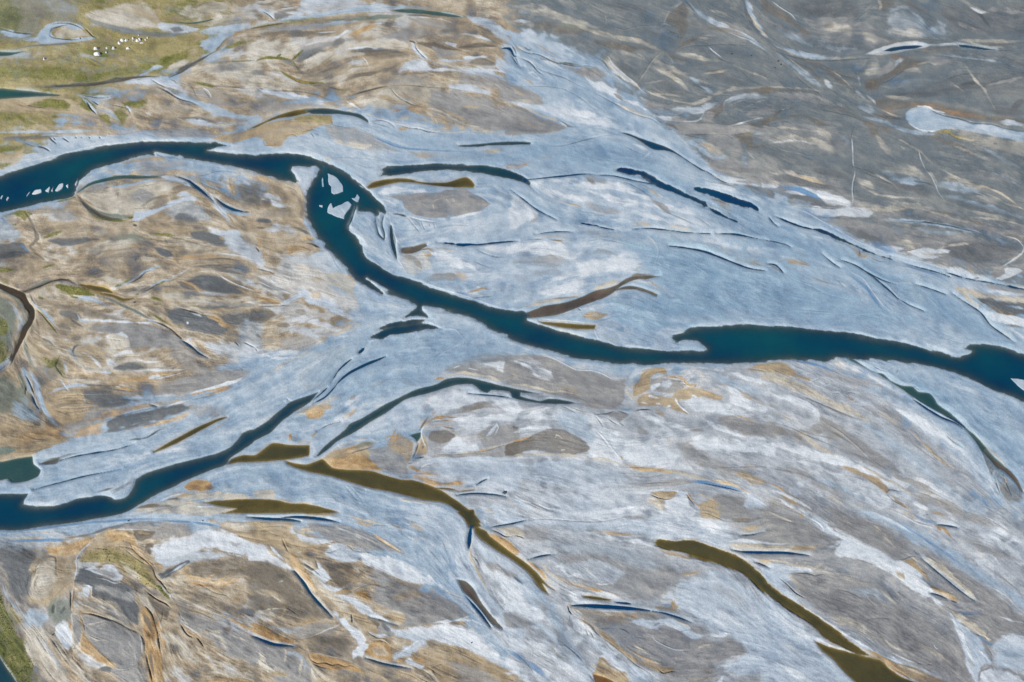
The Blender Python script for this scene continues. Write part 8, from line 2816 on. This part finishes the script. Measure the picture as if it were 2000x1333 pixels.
KEYS = list(SOIL); KI = {k: i for i, k in enumerate(KEYS)}
W = np.zeros((len(KEYS), NY, NX), np.float16); W[KI['b']] = 1
def paint(k, sl, a):
    a = a.astype(f32)
    for i in range(len(KEYS)):
        W[i][sl] = (W[i][sl] * (1 - a)).astype(np.float16)
    W[KI[k]][sl] += a.astype(np.float16)
H = (.62 + .10 * ISB).astype(f32)                             # height of the plain above the water, metres

def local(m, al, P):
    """bright and brown marks are fainter on the old slate-grey flats"""
    cx, cy = P.mean(0); j = int(np.clip((cy - Y0) / STEP, 0, NY - 1)); i = int(np.clip((cx - X0) / STEP, 0, NX - 1))
    return al * .62 if (cx > 1000 and m in 'cnwiotr' and W[KI['u'], j, i] + W[KI['g'], j, i] * (cy < 560) > .3) else al
def flood_marks(K):
    # lens-shaped bars, damp hollows and crusts that the floods left inside each kind of ground
    full = (slice(0, NY), slice(0, NX))
    def wsum(ks): return sum(W[KI[k]].astype(f32) for k in ks)
    n1 = RG + .7 * LD + .3 * LB; n2 = -RG + .6 * LC + .5 * RG2; n3 = fbm(120, 3, 131) + .8 * LC + .5 * RG2; n4 = ISO + .6 * RG2
    wp, wq, wu, we, wb = wsum('pt'), wsum('qi'), wsum('ug'), wsum('ey'), wsum('b')
    paint('n', full, wp * smooth((n1 - .60) * 2.6) * .42 * K); paint('c', full, wp * smooth((n2 - .60) * 2.2) * .55 * K)
    paint('i', full, wp * smooth((n3 - .75) * 2.5) * .45 * K); paint('g', full, wp * smooth((-n3 - .70) * 2.5) * .32 * K)
    paint('w', full, wq * smooth((n2 - .55) * 2.0) * .55 * K); paint('g', full, wq * smooth((n1 - .60) * 2.2) * .40 * K); paint('c', full, wq * smooth((n3 - .95) * 2.5) * .45 * K)
    paint('d', full, wu * smooth((n1 - .65) * 2.0) * .35 * K); paint('c', full, wu * smooth((n2 - .80) * 2.2) * .25 * K)
    paint('x', full, we * smooth((n4 - .15) * 1.8) * .45 * K); paint('t', full, we * smooth((-n4 - .35) * 2.0) * .55 * K); paint('e', full, we * smooth((n2 - .5) * 2.0) * .6 * K); paint('s', full, we * smooth((n3 - .8) * 2) * .5 * K)
    paint('i', full, wb * smooth((n2 - .60) * 2.2) * .6 * K); paint('s', full, wb * smooth((n3 - .65) * 2.2) * .6 * K); paint('g', full, wb * smooth((-n3 - 1.0) * 2.2) * .4 * K); paint('f', full, wb * smooth((n1 - .50) * 2.4) * .55 * K)
    del n1, n2, n3, n4, wp, wq, wu, we, wb
def pick(h, i, d): return float(h[i]) if len(h) > i else d
COARSE = True
for h, P, sc in GROUND_OPS:
    if COARSE and sc > 1: flood_marks(1.0); COARSE = False
    k = h[0][0]; m = h[0][1:] or None
    if k == 'z':
        soft = pick(h, 1, 10) / sc; al = local(m, pick(h, 2, .8), P); R = soft * 2 + 3
        r = polysd(spline(P, True, 6), R)
        if r is None: continue
        sl, sdist = r
        a = smooth(.5 + (sdist / max(soft * .8, 1.0) + EDGE[sl] * .95 ) * .75) * np.clip(al * (1 + .22 * BRK[sl]), 0, 1)
        a = np.where(sdist < -R * .95, 0, a)
        paint(m, sl, a)
        if m in 'con': H[sl] += a * (.10 if m != 'n' else -.08)
    elif k == 's':
        wd = pick(h, 1, 10) / sc / 2; al = local(m, pick(h, 2, .8), P); R = wd * 1.8 + 4
        r = distfield(spline(P, False, 5), R, False)
        if r is None: continue
        sl, D, T, L = r
        tl = max(L * .28, 1e-3); tp = np.minimum(1, np.maximum(0, np.minimum(T, L - T)) / tl) ** .6
        wl = wd * (.25 + .75 * tp) * (1 + .25 * EDGE[sl])
        a = smooth(.5 + (wl - D) / (wd * .7 + .7) + EDGE[sl] * .6 * tp) * np.clip(al * (.35 + .65 * tp) * (.95 + .5 * BRK[sl]), 0, 1)
        a = np.where(D > R, 0, a)
        paint(m, sl, a)
        if m in 'cow': H[sl] += a * .10
        if m in 'nkd': H[sl] -= a * .07
    elif k == 'd':                                           # small incised channel; wet mud and bank shade painted into its colour
        wd = max(pick(h, 1, 6) / sc, 1.3); al = pick(h, 2, 1.0)
        Q = spline(P, False, 4); r = distfield(Q, wd * 1.5 + 8, False)
        if r is None: continue
        sl, D, T, L = r
        tp = np.minimum(1, np.maximum(0, np.minimum(T, L - T)) / max(L * .3, 1e-3)) ** .7
        D = D + RAG[sl] * .35
        cut = smooth(1.25 - D / (wd * .55 + .5)) * tp
        H[sl] -= cut * al * (.34 + .20 * wd)
        lev = smooth(1 - np.abs(D - wd * 1.1) / (wd * .9)) * tp
        H[sl] += lev * al * .05
        a = smooth(1.15 - D / (wd * .5 + .4)) * tp * min(1, .25 + al * .75)
        paint('k', sl, a * .9)
        a = smooth(1 - D / (wd * 1.6 + 1)) * tp * al * .22
        paint('v', sl, np.where(D > wd * .6, a, 0))
    elif k == 'l':                                           # pale silt ribs, trodden paths, and sunlit bank rims painted in white
        wd = max(pick(h, 1, 5) / sc, 1.2); al = pick(h, 2, .8)
        r = distfield(spline(P, False, 4), wd * 2 + 5, False)
        if r is None: continue
        sl, D, T, L = r
        tp = np.minimum(1, np.maximum(0, np.minimum(T, L - T)) / max(L * .2, 1e-3))
        c = smooth(1.2 - D / (wd * .6 + .4)) * tp
        paint('w' if al > .5 else 'c', sl, c * min(1, al)); H[sl] += c * .2 * al

full = (slice(0, NY), slice(0, NX))
flood_marks(.15)
# threads: the thin rills and silt ribs that follow the flow everywhere
imp = rng.random((NY, NX)); 
TH = lic(np.where(imp > .9990, 1, 0).astype(f32) - np.where(imp < .0010, 1, 0).astype(f32), 38, 1.0)
TH = blur(TH, 0, 1) if False else TH
thr = np.clip((np.abs(TH) - .45) * 1.6, 0, 1) * np.sign(TH)
zone = 0
for kk, ww in (('p', .65), ('q', .6), ('u', .5), ('g', .45), ('t', .9), ('c', .8), ('i', .4), ('b', .42), ('w', .4), ('y', .6), ('d', .6), ('n', .5), ('x', .6)): zone = zone + W[KI[kk]].astype(f32) * ww
zone = zone * np.clip(.6 + .8 * ISB, 0, 1.2)
full = (slice(0, NY), slice(0, NX))
neg = np.clip(-thr, 0, 1) * zone; pos = np.clip(thr, 0, 1) * zone
H -= neg * .26; H += pos * .10
paint('k', full, neg * .40); paint('w', full, pos * .28)
del neg, pos, thr, imp
# ---------------------------------------------------------------- rivers, channels and pools cut into it
RELIEF = (.28 * LA * PATCH + .40 * LB * PATCH + .6 * LC + .8 * RG2 + 1.5 * RG).astype(f32)
tot = np.zeros((NY, NX), f32)
for i in range(len(KEYS)):                                   # crisper borders between the soils
    W[i] = W[i].astype(f32) ** 1.5; tot += W[i]
for i in range(len(KEYS)): W[i] = W[i] / np.maximum(tot, .02)
del tot
rel = np.zeros((NY, NX), f32)
for k, i in KI.items(): rel += W[i].astype(f32) * SOIL[k][3]
H += RELIEF * rel * 2.7 + ISO * .04 + .034 * fbm(4.5, 2, 77)
H = np.maximum(H, .12)
OWN = np.full((NY, NX), -1, np.int16); bodies = []
for h, P, sc in WATER_OPS:
    k = h[0][0]; nm = h[0][1:] or h[1]
    if k == 'I':
        r = polysd(spline(P, True, 3), 6)
        if r is None: continue
        sl, s = r; s = s + RAG[sl] * 1.0 + LB[sl] * .6
        up = smooth(.5 + s / 2.0); H[sl] = H[sl] * (1 - up) + up * (.07 + RELIEF[sl] * .06)
        paint(nm, sl, up); continue
    if k == 'W':
        depth, bank, rough = [float(t) for t in h[1:4]]; bed = h[4]
        r = polysd(spline(P, True, 4), 26)
        if r is None: continue
        sl, s = r
    else:  # narrow courses; some lay blue water in place of bank shadows
        wd = float(h[1]) / sc / 2; depth, rough = float(h[2]), float(h[3]); bed = h[4]; bank = .6
        r = distfield(spline(P, False, 4), wd + 16, False)
        if r is None: continue
        sl, D, T, L = r
        tp = np.minimum(1, np.maximum(0, np.minimum(T, L - T)) / max(L * .3, 1e-3)) ** .7
        s = wd * (.15 + .85 * tp) * (1 + .18 * LC[sl]) - D
    s = s + (RAG[sl] * .8 + LB[sl] * rough) * (.45 + rough * rough * 2.2) * smooth(1.2 - np.abs(s) / (3 + rough * 10)) + LC[sl] * rough * .8
    dep = -np.minimum(np.maximum(s, 0) * (.24 if k == 'V' else .13 if bed != 'm' else .06) * (.5 if bed in 'an' else 1) + .03, depth * (.72 + .22 * LC[sl] + .30 * LD[sl] + .10 * LB[sl]))
    out = -s
    brim = .03 + np.maximum(out, 0) * (.02 + .10 * bank)
    Hs = H[sl]
    bed_m = smooth(s * .5 + .35)
    H[sl] = np.where(s > 0, np.minimum(dep, Hs), np.minimum(Hs, brim + .3 * np.maximum(Hs, 0) * smooth(out / 3)))
    paint({'e': 'x', 'k': 'n'}.get(bed, bed), sl, bed_m)
    if bed == 'm' : paint('b', sl, np.where(s > 0, 0, smooth(1 - out / 7) * .45))
    if bed in 'a': paint('t', sl, np.where(s > 0, 0, smooth(1 - out / 5) * .45))
    if len(bodies) and bodies[-1][0] == nm and False: pass
    bodies.append((nm, 'v' if bed == 'm' and ((k == 'V' and wd < 3.6) or (nm == 'pool' and P[:, 0].mean() > 1100)) and nm != 'river' else bed)); o = OWN[sl]; o[s > -4] = len(bodies) - 1
H = H.astype(f32)

# ---------------------------------------------------------------- colours of the ground
def lin(c):
    c = np.array(c, float) / 255; return np.where(c <= .04045, c / 12.92, ((c + .055) / 1.055) ** 2.4)
Cc = np.zeros((NY, NX, 3), f32)
aniso = (.28 * LA * PATCH + .34 * LB * PATCH + .40 * LC + .26 * LD + .36 * RG + .30 * RG2).astype(f32); iso = (.5 * ISO + .35 * FINE + .35 * ISB).astype(f32)
for k, i in KI.items():
    lo, mi, hi, rl, con, isos = SOIL[k]; wk = W[i].astype(f32)
    if wk.max() < .01: continue
    n = np.clip(((1 - isos) * aniso + isos * iso + .12 * FINE) * con, -1, 1)
    lo, mi, hi = lin(lo), lin(mi), lin(hi)
    for c in range(3):
        Cc[..., c] += wk * np.where(n < 0, mi[c] + (mi[c] - lo[c]) * n, mi[c] + (hi[c] - mi[c]) * n)
Wsum = np.zeros((NY, NX), f32)
for i in range(len(KEYS)): Wsum += W[i]
Cc /= np.maximum(Wsum, .2)[..., None]
GRASS = W[KI['e']].astype(f32) + .25 * W[KI['y']].astype(f32)
del W

# ---------------------------------------------------------------- mesh building
PX, PY = np.meshgrid(gx.astype(np.float64), gy.astype(np.float64))
GXW, GYW = to_ground(PX, PY)
def mesh_from(name, co, quads, mat, attrs=(), smooth_=True):
    me = bpy.data.meshes.new(name); nv = len(co); nf = len(quads)
    me.vertices.add(nv); me.vertices.foreach_set('co', co.astype(f32).ravel())
    me.loops.add(nf * 4); me.loops.foreach_set('vertex_index', quads.astype(np.int32).ravel())
    me.polygons.add(nf); me.polygons.foreach_set('loop_start', np.arange(0, nf * 4, 4, dtype=np.int32))
    me.polygons.foreach_set('use_smooth', np.full(nf, smooth_))
    for an, arr in attrs:
        if arr.ndim == 2:
            at = me.attributes.new(an, 'FLOAT_COLOR', 'POINT'); c4 = np.ones((nv, 4), f32); c4[:, :3] = arr; at.data.foreach_set('color', c4.ravel())
        else:
            at = me.attributes.new(an, 'FLOAT', 'POINT'); at.data.foreach_set('value', arr.astype(f32))
    me.update(calc_edges=True); me.materials.append(mat)
    o = bpy.data.objects.new(name, me); COL.objects.link(o); return o
def nodemat(name):
    m = bpy.data.materials.new(name); m.use_nodes = True; t = m.node_tree
    return m, t, t.nodes['Principled BSDF'], t.nodes, t.links

# ground: soils mottled by grains and ripples too small for the mesh
gm, t, bs, N, Lk = nodemat('braidplain_soil')
at = N.new('ShaderNodeAttribute'); at.attribute_name = 'soil'
ge = N.new('ShaderNodeNewGeometry')
n1 = N.new('ShaderNodeTexNoise'); n1.inputs['Scale'].default_value = 1.6; n1.inputs['Detail'].default_value = 5; n1.inputs['Roughness'].default_value = .7
Lk.new(ge.outputs['Position'], n1.inputs['Vector'])
mr = N.new('ShaderNodeMapRange'); mr.inputs['From Min'].default_value = .25; mr.inputs['From Max'].default_value = .75; mr.inputs['To Min'].default_value = .74; mr.inputs['To Max'].default_value = 1.26
Lk.new(n1.outputs['Fac'], mr.inputs['Value'])
mx = N.new('ShaderNodeVectorMath'); mx.operation = 'SCALE'
Lk.new(at.outputs['Color'], mx.inputs[0]); Lk.new(mr.outputs[0], mx.inputs['Scale']); Lk.new(mx.outputs[0], bs.inputs['Base Color'])
bs.inputs['Roughness'].default_value = .85; bs.inputs['Specular IOR Level'].default_value = .25
bp = N.new('ShaderNodeBump'); bp.inputs['Strength'].default_value = .6; bp.inputs['Distance'].default_value = .10
Lk.new(n1.outputs['Fac'], bp.inputs['Height']); Lk.new(bp.outputs[0], bs.inputs['Normal'])

idx = np.arange(NX * NY).reshape(NY, NX)
q = np.stack([idx[:-1, :-1], idx[1:, :-1], idx[1:, 1:], idx[:-1, 1:]], -1).reshape(-1, 4)
co = np.stack([GXW, GYW, H], -1).reshape(-1, 3); cols = Cc.reshape(-1, 3)
# outer rings carry the plain on to the horizon
ring = np.concatenate([idx[0, :-1:8], idx[:-1:8, -1], idx[-1, :0:-8], idx[:0:-8, 0]])
full_ring = ring
cen = np.array([0, 250.0]); rings_co = []; rings_col = []; rq = []
base = co[ring]; prev = ring; nvt = len(co); R_ = len(ring); mean_c = np.median(cols, axis=0)
for kf, f in enumerate((1.0, 1.03, 1.3, 2.2, 5, 14, 40)):
    p = base.copy(); p[:, :2] = cen + (p[:, :2] - cen) * f
    p[:, 2] = base[:, 2] * max(0, 1 - kf * .3) + min(1, kf * .3) * .5 - (.25 if kf == 0 else 0)
    rings_co.append(p); rings_col.append(cols[ring] * (1 if kf == 0 else 0) + (mean_c * (1 if kf else 0)) * (1 + .12 * rng.normal(size=(R_, 1))))
    cur = np.arange(nvt + kf * R_, nvt + (kf + 1) * R_)
    if kf: rq.append(np.stack([prev, np.roll(prev, -1), np.roll(cur, -1), cur], -1))
    prev = cur
co2 = np.vstack([co] + rings_co); col2 = np.vstack([cols] + rings_col); q2 = np.vstack([q] + rq)
ground = mesh_from('ground', co2, q2, gm, [('soil', np.clip(col2, .004, .9))])
ground['kind'] = 'structure'

# water: depth of water hides the bed
def water_mat(name, deep, turb):
    m, t, bs, N, Lk = nodemat(name)
    N.remove(bs); out = N['Material Output']
    dp = N.new('ShaderNodeAttribute'); dp.attribute_name = 'depth'
    e = N.new('ShaderNodeMath'); e.operation = 'MULTIPLY'; e.inputs[1].default_value = -turb; Lk.new(dp.outputs['Fac'], e.inputs[0])
    ex = N.new('ShaderNodeMath'); ex.operation = 'EXPONENT'; Lk.new(e.outputs[0], ex.inputs[0])
    ge = N.new('ShaderNodeNewGeometry'); nz = N.new('ShaderNodeTexNoise'); nz.inputs['Scale'].default_value = .8; nz.inputs['Detail'].default_value = 4
    Lk.new(ge.outputs['Position'], nz.inputs['Vector'])
    b = N.new('ShaderNodeBump'); b.inputs['Strength'].default_value = .25; b.inputs['Distance'].default_value = .08; Lk.new(nz.outputs['Fac'], b.inputs['Height'])
    nb = N.new('ShaderNodeTexNoise'); nb.inputs['Scale'].default_value = .022; nb.inputs['Detail'].default_value = 5; Lk.new(ge.outputs['Position'], nb.inputs['Vector'])
    cr = N.new('ShaderNodeMix'); cr.data_type = 'RGBA'; cr.inputs['A'].default_value = (deep[0] * .5, deep[1] * .62, deep[2] * .92, 1); cr.inputs['B'].default_value = (deep[0] * 2.4, deep[1] * 1.22, deep[2] * .98, 1)
    mq = N.new('ShaderNodeMapRange'); mq.inputs['From Min'].default_value = .33; mq.inputs['From Max'].default_value = .67; Lk.new(nb.outputs['Fac'], mq.inputs['Value']); Lk.new(mq.outputs[0], cr.inputs['Factor'])
    df = N.new('ShaderNodeBsdfDiffuse'); Lk.new(cr.outputs['Result'], df.inputs['Color'])
    tr = N.new('ShaderNodeBsdfTransparent'); tr.inputs['Color'].default_value = (.90, .95, .95, 1)
    m1 = N.new('ShaderNodeMixShader'); Lk.new(ex.outputs[0], m1.inputs[0]); Lk.new(df.outputs[0], m1.inputs[1]); Lk.new(tr.outputs[0], m1.inputs[2])
    gl = N.new('ShaderNodeBsdfGlossy'); gl.inputs['Roughness'].default_value = .12; Lk.new(b.outputs[0], gl.inputs['Normal'])
    dt = N.new('ShaderNodeVectorMath'); dt.operation = 'DOT_PRODUCT'; Lk.new(ge.outputs['Incoming'], dt.inputs[0]); Lk.new(b.outputs[0], dt.inputs[1])
    ab = N.new('ShaderNodeMath'); ab.operation = 'ABSOLUTE'; Lk.new(dt.outputs['Value'], ab.inputs[0])
    om = N.new('ShaderNodeMath'); om.operation = 'SUBTRACT'; om.inputs[0].default_value = 1; Lk.new(ab.outputs[0], om.inputs[1]); om.use_clamp = True
    pw = N.new('ShaderNodeMath'); pw.operation = 'POWER'; pw.inputs[1].default_value = 5; Lk.new(om.outputs[0], pw.inputs[0])
    fr = N.new('ShaderNodeMath'); fr.operation = 'MULTIPLY_ADD'; fr.inputs[1].default_value = .98; fr.inputs[2].default_value = .02; Lk.new(pw.outputs[0], fr.inputs[0])
    m2 = N.new('ShaderNodeMixShader'); Lk.new(fr.outputs[0], m2.inputs[0]); Lk.new(m1.outputs[0], m2.inputs[1]); Lk.new(gl.outputs[0], m2.inputs[2])
    Lk.new(m2.outputs[0], out.inputs['Surface'])
    return m
WM = {'k': water_mat('dark_brown_water', (.040, .046, .032), 2.2),
      'm': water_mat('glacial_water', (.002, .066, .112), 1.7), 'a': water_mat('olive_water', (.040, .074, .046), 1.9),
      'v': water_mat('blue_water_and_shade', (.002, .062, .155), 4.5),  # thin blue courses, also the colour standing in for bank shadows
      'e': water_mat('green_water', (.012, .100, .105), 1.5), 'n': water_mat('brown_water', (.12, .12, .10), .9), 'o': water_mat('ochre_water', (.16, .10, .03), 2.5)}
cellmin = np.minimum(np.minimum(H[:-1, :-1], H[1:, :-1]), np.minimum(H[:-1, 1:], H[1:, 1:]))
own_c = OWN[:-1, :-1]
LEVEL = 0.0
for bi, (nm, bed) in enumerate(bodies):
    jj, ii = np.nonzero((own_c == bi) & (cellmin < .02))
    if len(jj) < 3: continue
    vq = np.stack([idx[jj, ii], idx[jj + 1, ii], idx[jj + 1, ii + 1], idx[jj, ii + 1]], -1)
    used, inv = np.unique(vq, return_inverse=True); inv = inv.reshape(-1, 4)
    c = np.stack([GXW.ravel()[used], GYW.ravel()[used], np.full(len(used), LEVEL)], -1)
    o = mesh_from(nm, c, inv, WM[bed], [('depth', np.maximum(0, -H.ravel()[used]))])
    o['kind'] = 'structure'

# ---------------------------------------------------------------- boulders on the grassy flat and on the banks
def ground_h(px, py):
    i = int(round((px - X0) / STEP)); j = int(round((py - Y0) / STEP)); return float(H[j, i])
def rock_mat(name, c, var):
    m, t, bs, N, Lk = nodemat(name)
    tc = N.new('ShaderNodeNewGeometry'); nz = N.new('ShaderNodeTexNoise'); nz.inputs['Scale'].default_value = 1.3; nz.inputs['Detail'].default_value = 6
    Lk.new(tc.outputs['Position'], nz.inputs['Vector'])
    cr = N.new('ShaderNodeValToRGB'); cr.color_ramp.elements[0].position = .35; cr.color_ramp.elements[1].position = .62
    cr.color_ramp.elements[0].color = (*[v * var for v in c], 1); cr.color_ramp.elements[1].color = (*c, 1)
    Lk.new(nz.outputs['Fac'], cr.inputs[0]); Lk.new(cr.outputs[0], bs.inputs['Base Color']); bs.inputs['Roughness'].default_value = .8
    b = N.new('ShaderNodeBump'); b.inputs['Strength'].default_value = .5; b.inputs['Distance'].default_value = .2; Lk.new(nz.outputs['Fac'], b.inputs['Height']); Lk.new(b.outputs[0], bs.inputs['Normal'])
    return m
RM = rock_mat('white_boulder_stone', (.86, .86, .87), .8); DM = rock_mat('dark_boulder_stone', (.06, .062, .065), .6)
import bmesh
from mathutils import noise as mnoise, Vector
def boulder(px, py, wpx, hpx, rot, ht, label, seed, mat=None, name='boulder', group=None):
    """one angular block: wpx x hpx is its footprint in photo pixels, ht its height in metres"""
    x, y = to_ground(px, py); s = (to_ground(px + 1, py)[0] - x); sy = abs(to_ground(px, py + 1)[1] - y)
    bm = bmesh.new(); bmesh.ops.create_icosphere(bm, subdivisions=3, radius=1)
    r = random.Random(seed); off = Vector((r.random() * 50, r.random() * 50, r.random() * 50))
    cuts = []
    for _ in range(9):
        a = r.uniform(0, 2 * PI); z = r.uniform(-.15, .9); n = Vector((math.cos(a), math.sin(a), z)).normalized(); cuts.append((n, r.uniform(.62, .85)))
    for v in bm.verts:
        for n, d in cuts:
            e = v.co.dot(n) - d
            if e > 0: v.co -= n * e * .93
        v.co *= 1 + .10 * mnoise.noise(v.co * 2.2 + off)
        v.co.z = max(v.co.z, -.35)
    ca, sa = math.cos(rot), math.sin(rot)
    for v in bm.verts:
        X = v.co.x * wpx * s * .49; Y = v.co.y * hpx * sy * .49
        v.co.x, v.co.y = X * ca - Y * sa, X * sa + Y * ca; v.co.z *= ht
    me = bpy.data.meshes.new(name); bm.to_mesh(me); bm.free(); me.materials.append(mat or RM)
    for p in me.polygons: p.use_smooth = False
    o = bpy.data.objects.new(name, me); COL.objects.link(o); o.location = (x, y, ground_h(px, py) + .1)
    o['label'] = label; o['category'] = 'boulder'; o['group'] = group or 'white boulders scattered on the grassy flat'
    return o
BL = [
 (188.5, 97, 10, 5.5, .1, 1.5, 'large white half-round boulder just above the biggest white block, left end of the cluster'),
 (191.5, 107.5, 15, 8, .05, 1.7, 'biggest white block, long and flat-topped, lowest left of the grassy flat cluster'),
 (209, 95.3, 5, 3, .1, .8, 'small white boulder between the two half-round ones on the grassy flat'),
 (208.3, 103.6, 5, 4, .2, .8, 'small white boulder immediately right of the biggest white block'),
 (222.8, 96, 8, 6, -.5, 1.3, 'white half-round boulder leaning right, third along the lower row of the cluster'),
 (251.5, 96.6, 10, 4, .25, 1.0, 'flat white pointed boulder alone at the right end of the lower row'),
 (234, 85.5, 7, 7, .7, 1.3, 'white boulder at the left foot of the tight row of three'),
 (240.2, 81.5, 8, 7, .9, 1.5, 'tilted white boulder in the middle of the tight row of three'),
 (248.5, 81.2, 9, 4.5, .1, 1.3, 'long white boulder at the right end of the tight row of three'),
 (261, 77.4, 6.5, 4, .1, 1.1, 'white boulder with a pebble-sized neighbour just below it, upper row of the cluster'),
 (261.2, 82.3, 2.6, 2.6, 0, .5, 'tiny white boulder just below a larger one in the upper row'),
 (269.8, 82.2, 7, 5, -.3, 1.2, 'white boulder touching its upright neighbour, lower left of the pair'),
 (273.6, 79.4, 5, 6, .5, 1.3, 'upright white boulder of the touching pair, upper right of the two'),
 (285.6, 79.8, 5, 3.4, .3, .7, 'greyish white broken boulder near the right tip of the cluster'),
 (289.5, 76, 3.4, 3.2, 0, .8, 'small white boulder at the far right tip of the cluster'),
 (271.6, 70.9, 2.8, 1.8, 0, .5, 'tiny pale boulder above the cluster, highest of them all'),
 (277.5, 86.4, 9, 1.8, .1, .35, 'thin pale slab of rock lying flat under the right end of the cluster'),
 (88, 117, 6, 4.5, .2, 1.2, 'lone white boulder on the grass far left of the cluster'),
 (435.2, 36.3, 2.4, 2, 0, .6, 'tiny white boulder alone on pale sand by the top channel'),
 (395.8, 1019.3, 3, 2.6, 0, .7, 'tiny white boulder alone on the blue silt below the lower river'),
 (102.5, 1241.5, 3, 3, 0, .7, 'tiny white boulder alone on tan sand near the bottom left'),
]
for i, b in enumerate(BL): boulder(*b, seed=100 + i)
DK = [
 (1428.3, 107, 2.6, 3.2, 0, .9, 'small dark boulder alone on the slate flat at the top right'),
 (1466.5, 110, 2.4, 2.4, 0, .7, 'small dark boulder on the slate flat left of the dark pebble patch'),
 (1512.5, 134.5, 3.2, 2.4, 0, .7, 'dark boulder at the lower left of the dark trio beside the track'),
 (1524.4, 128, 3.4, 3, 0, .8, 'dark boulder at the upper right of the dark trio beside the track'),
 (1519.5, 121.5, 6, 2.6, .3, .7, 'flat dark boulder at the top of the dark trio beside the track'),
 (987.5, 962.5, 7, 6, .3, 1.3, 'dark round boulder at the right end of the thin blue channel'),
 (252, 1018.8, 2.4, 2.4, 0, .6, 'tiny dark boulder on blue silt below the lower river'),
 (263, 592.2, 3, 2.6, 0, .6, 'small dark boulder beside the green-edged creek in the left sand'),
 (921, 1256.4, 2.6, 2.4, 0, .5, 'tiny dark boulder on the white salt band near the bottom'),
]
for i, b in enumerate(DK): boulder(*b, seed=300 + i, mat=DM, group='dark boulders scattered on the flats')

# ---------------------------------------------------------------- grass tussocks, too many to count
g = GRASS.copy(); g[H < .1] = 0
g *= np.clip(.55 + .9 * ISO + .4 * LB, 0, 1)
cell_area = 1.0
r3 = np.random.default_rng(5); hit = np.nonzero(r3.random(g.shape) < np.clip(g, 0, 1) * .30)
sel = r3.permutation(len(hit[0]))[:70000]; jj, ii = hit[0][sel], hit[1][sel]; n = len(jj)
cx = GXW[jj, ii] + r3.uniform(-.2, .2, n); cy = GYW[jj, ii] + r3.uniform(-.2, .2, n); cz = H[jj, ii]
sz = r3.uniform(.18, .5, n); hh = r3.uniform(.10, .28, n)
V = np.zeros((n, 5, 3)); a0 = r3.uniform(0, 2 * PI, n)
for k in range(4):
    rr = sz * r3.uniform(.7, 1.2, n)
    V[:, k, 0] = cx + rr * np.cos(a0 + k * PI / 2); V[:, k, 1] = cy + rr * np.sin(a0 + k * PI / 2); V[:, k, 2] = cz - .05
V[:, 4, 0] = cx; V[:, 4, 1] = cy; V[:, 4, 2] = cz + hh
V = V.reshape(-1, 3); b5 = np.arange(n)[:, None] * 5
tri = np.concatenate([b5 + np.array([k, (k + 1) % 4, 4]) for k in range(4)])
me = bpy.data.meshes.new('grass'); me.vertices.add(len(V)); me.vertices.foreach_set('co', V.astype(f32).ravel())
me.loops.add(len(tri) * 3); me.loops.foreach_set('vertex_index', tri.astype(np.int32).ravel())
me.polygons.add(len(tri)); me.polygons.foreach_set('loop_start', np.arange(0, len(tri) * 3, 3, dtype=np.int32)); me.update(calc_edges=True)
mt, t, bs, N, Lk = nodemat('grass_tussock')
ge = N.new('ShaderNodeNewGeometry'); nz = N.new('ShaderNodeTexNoise'); nz.inputs['Scale'].default_value = .25; nz.inputs['Detail'].default_value = 4; Lk.new(ge.outputs['Position'], nz.inputs['Vector'])
cr = N.new('ShaderNodeValToRGB'); e = cr.color_ramp.elements; e[0].position = .35; e[0].color = (.050, .072, .018, 1); e[1].position = .65; e[1].color = (.19, .175, .07, 1)
Lk.new(nz.outputs['Fac'], cr.inputs[0]); Lk.new(cr.outputs[0], bs.inputs['Base Color']); bs.inputs['Roughness'].default_value = .9
me.materials.append(mt); go = bpy.data.objects.new('grass', me); COL.objects.link(go); go['kind'] = 'stuff'; go['label'] = 'short green and olive grass tussocks on the river flats'; go['category'] = 'grass'
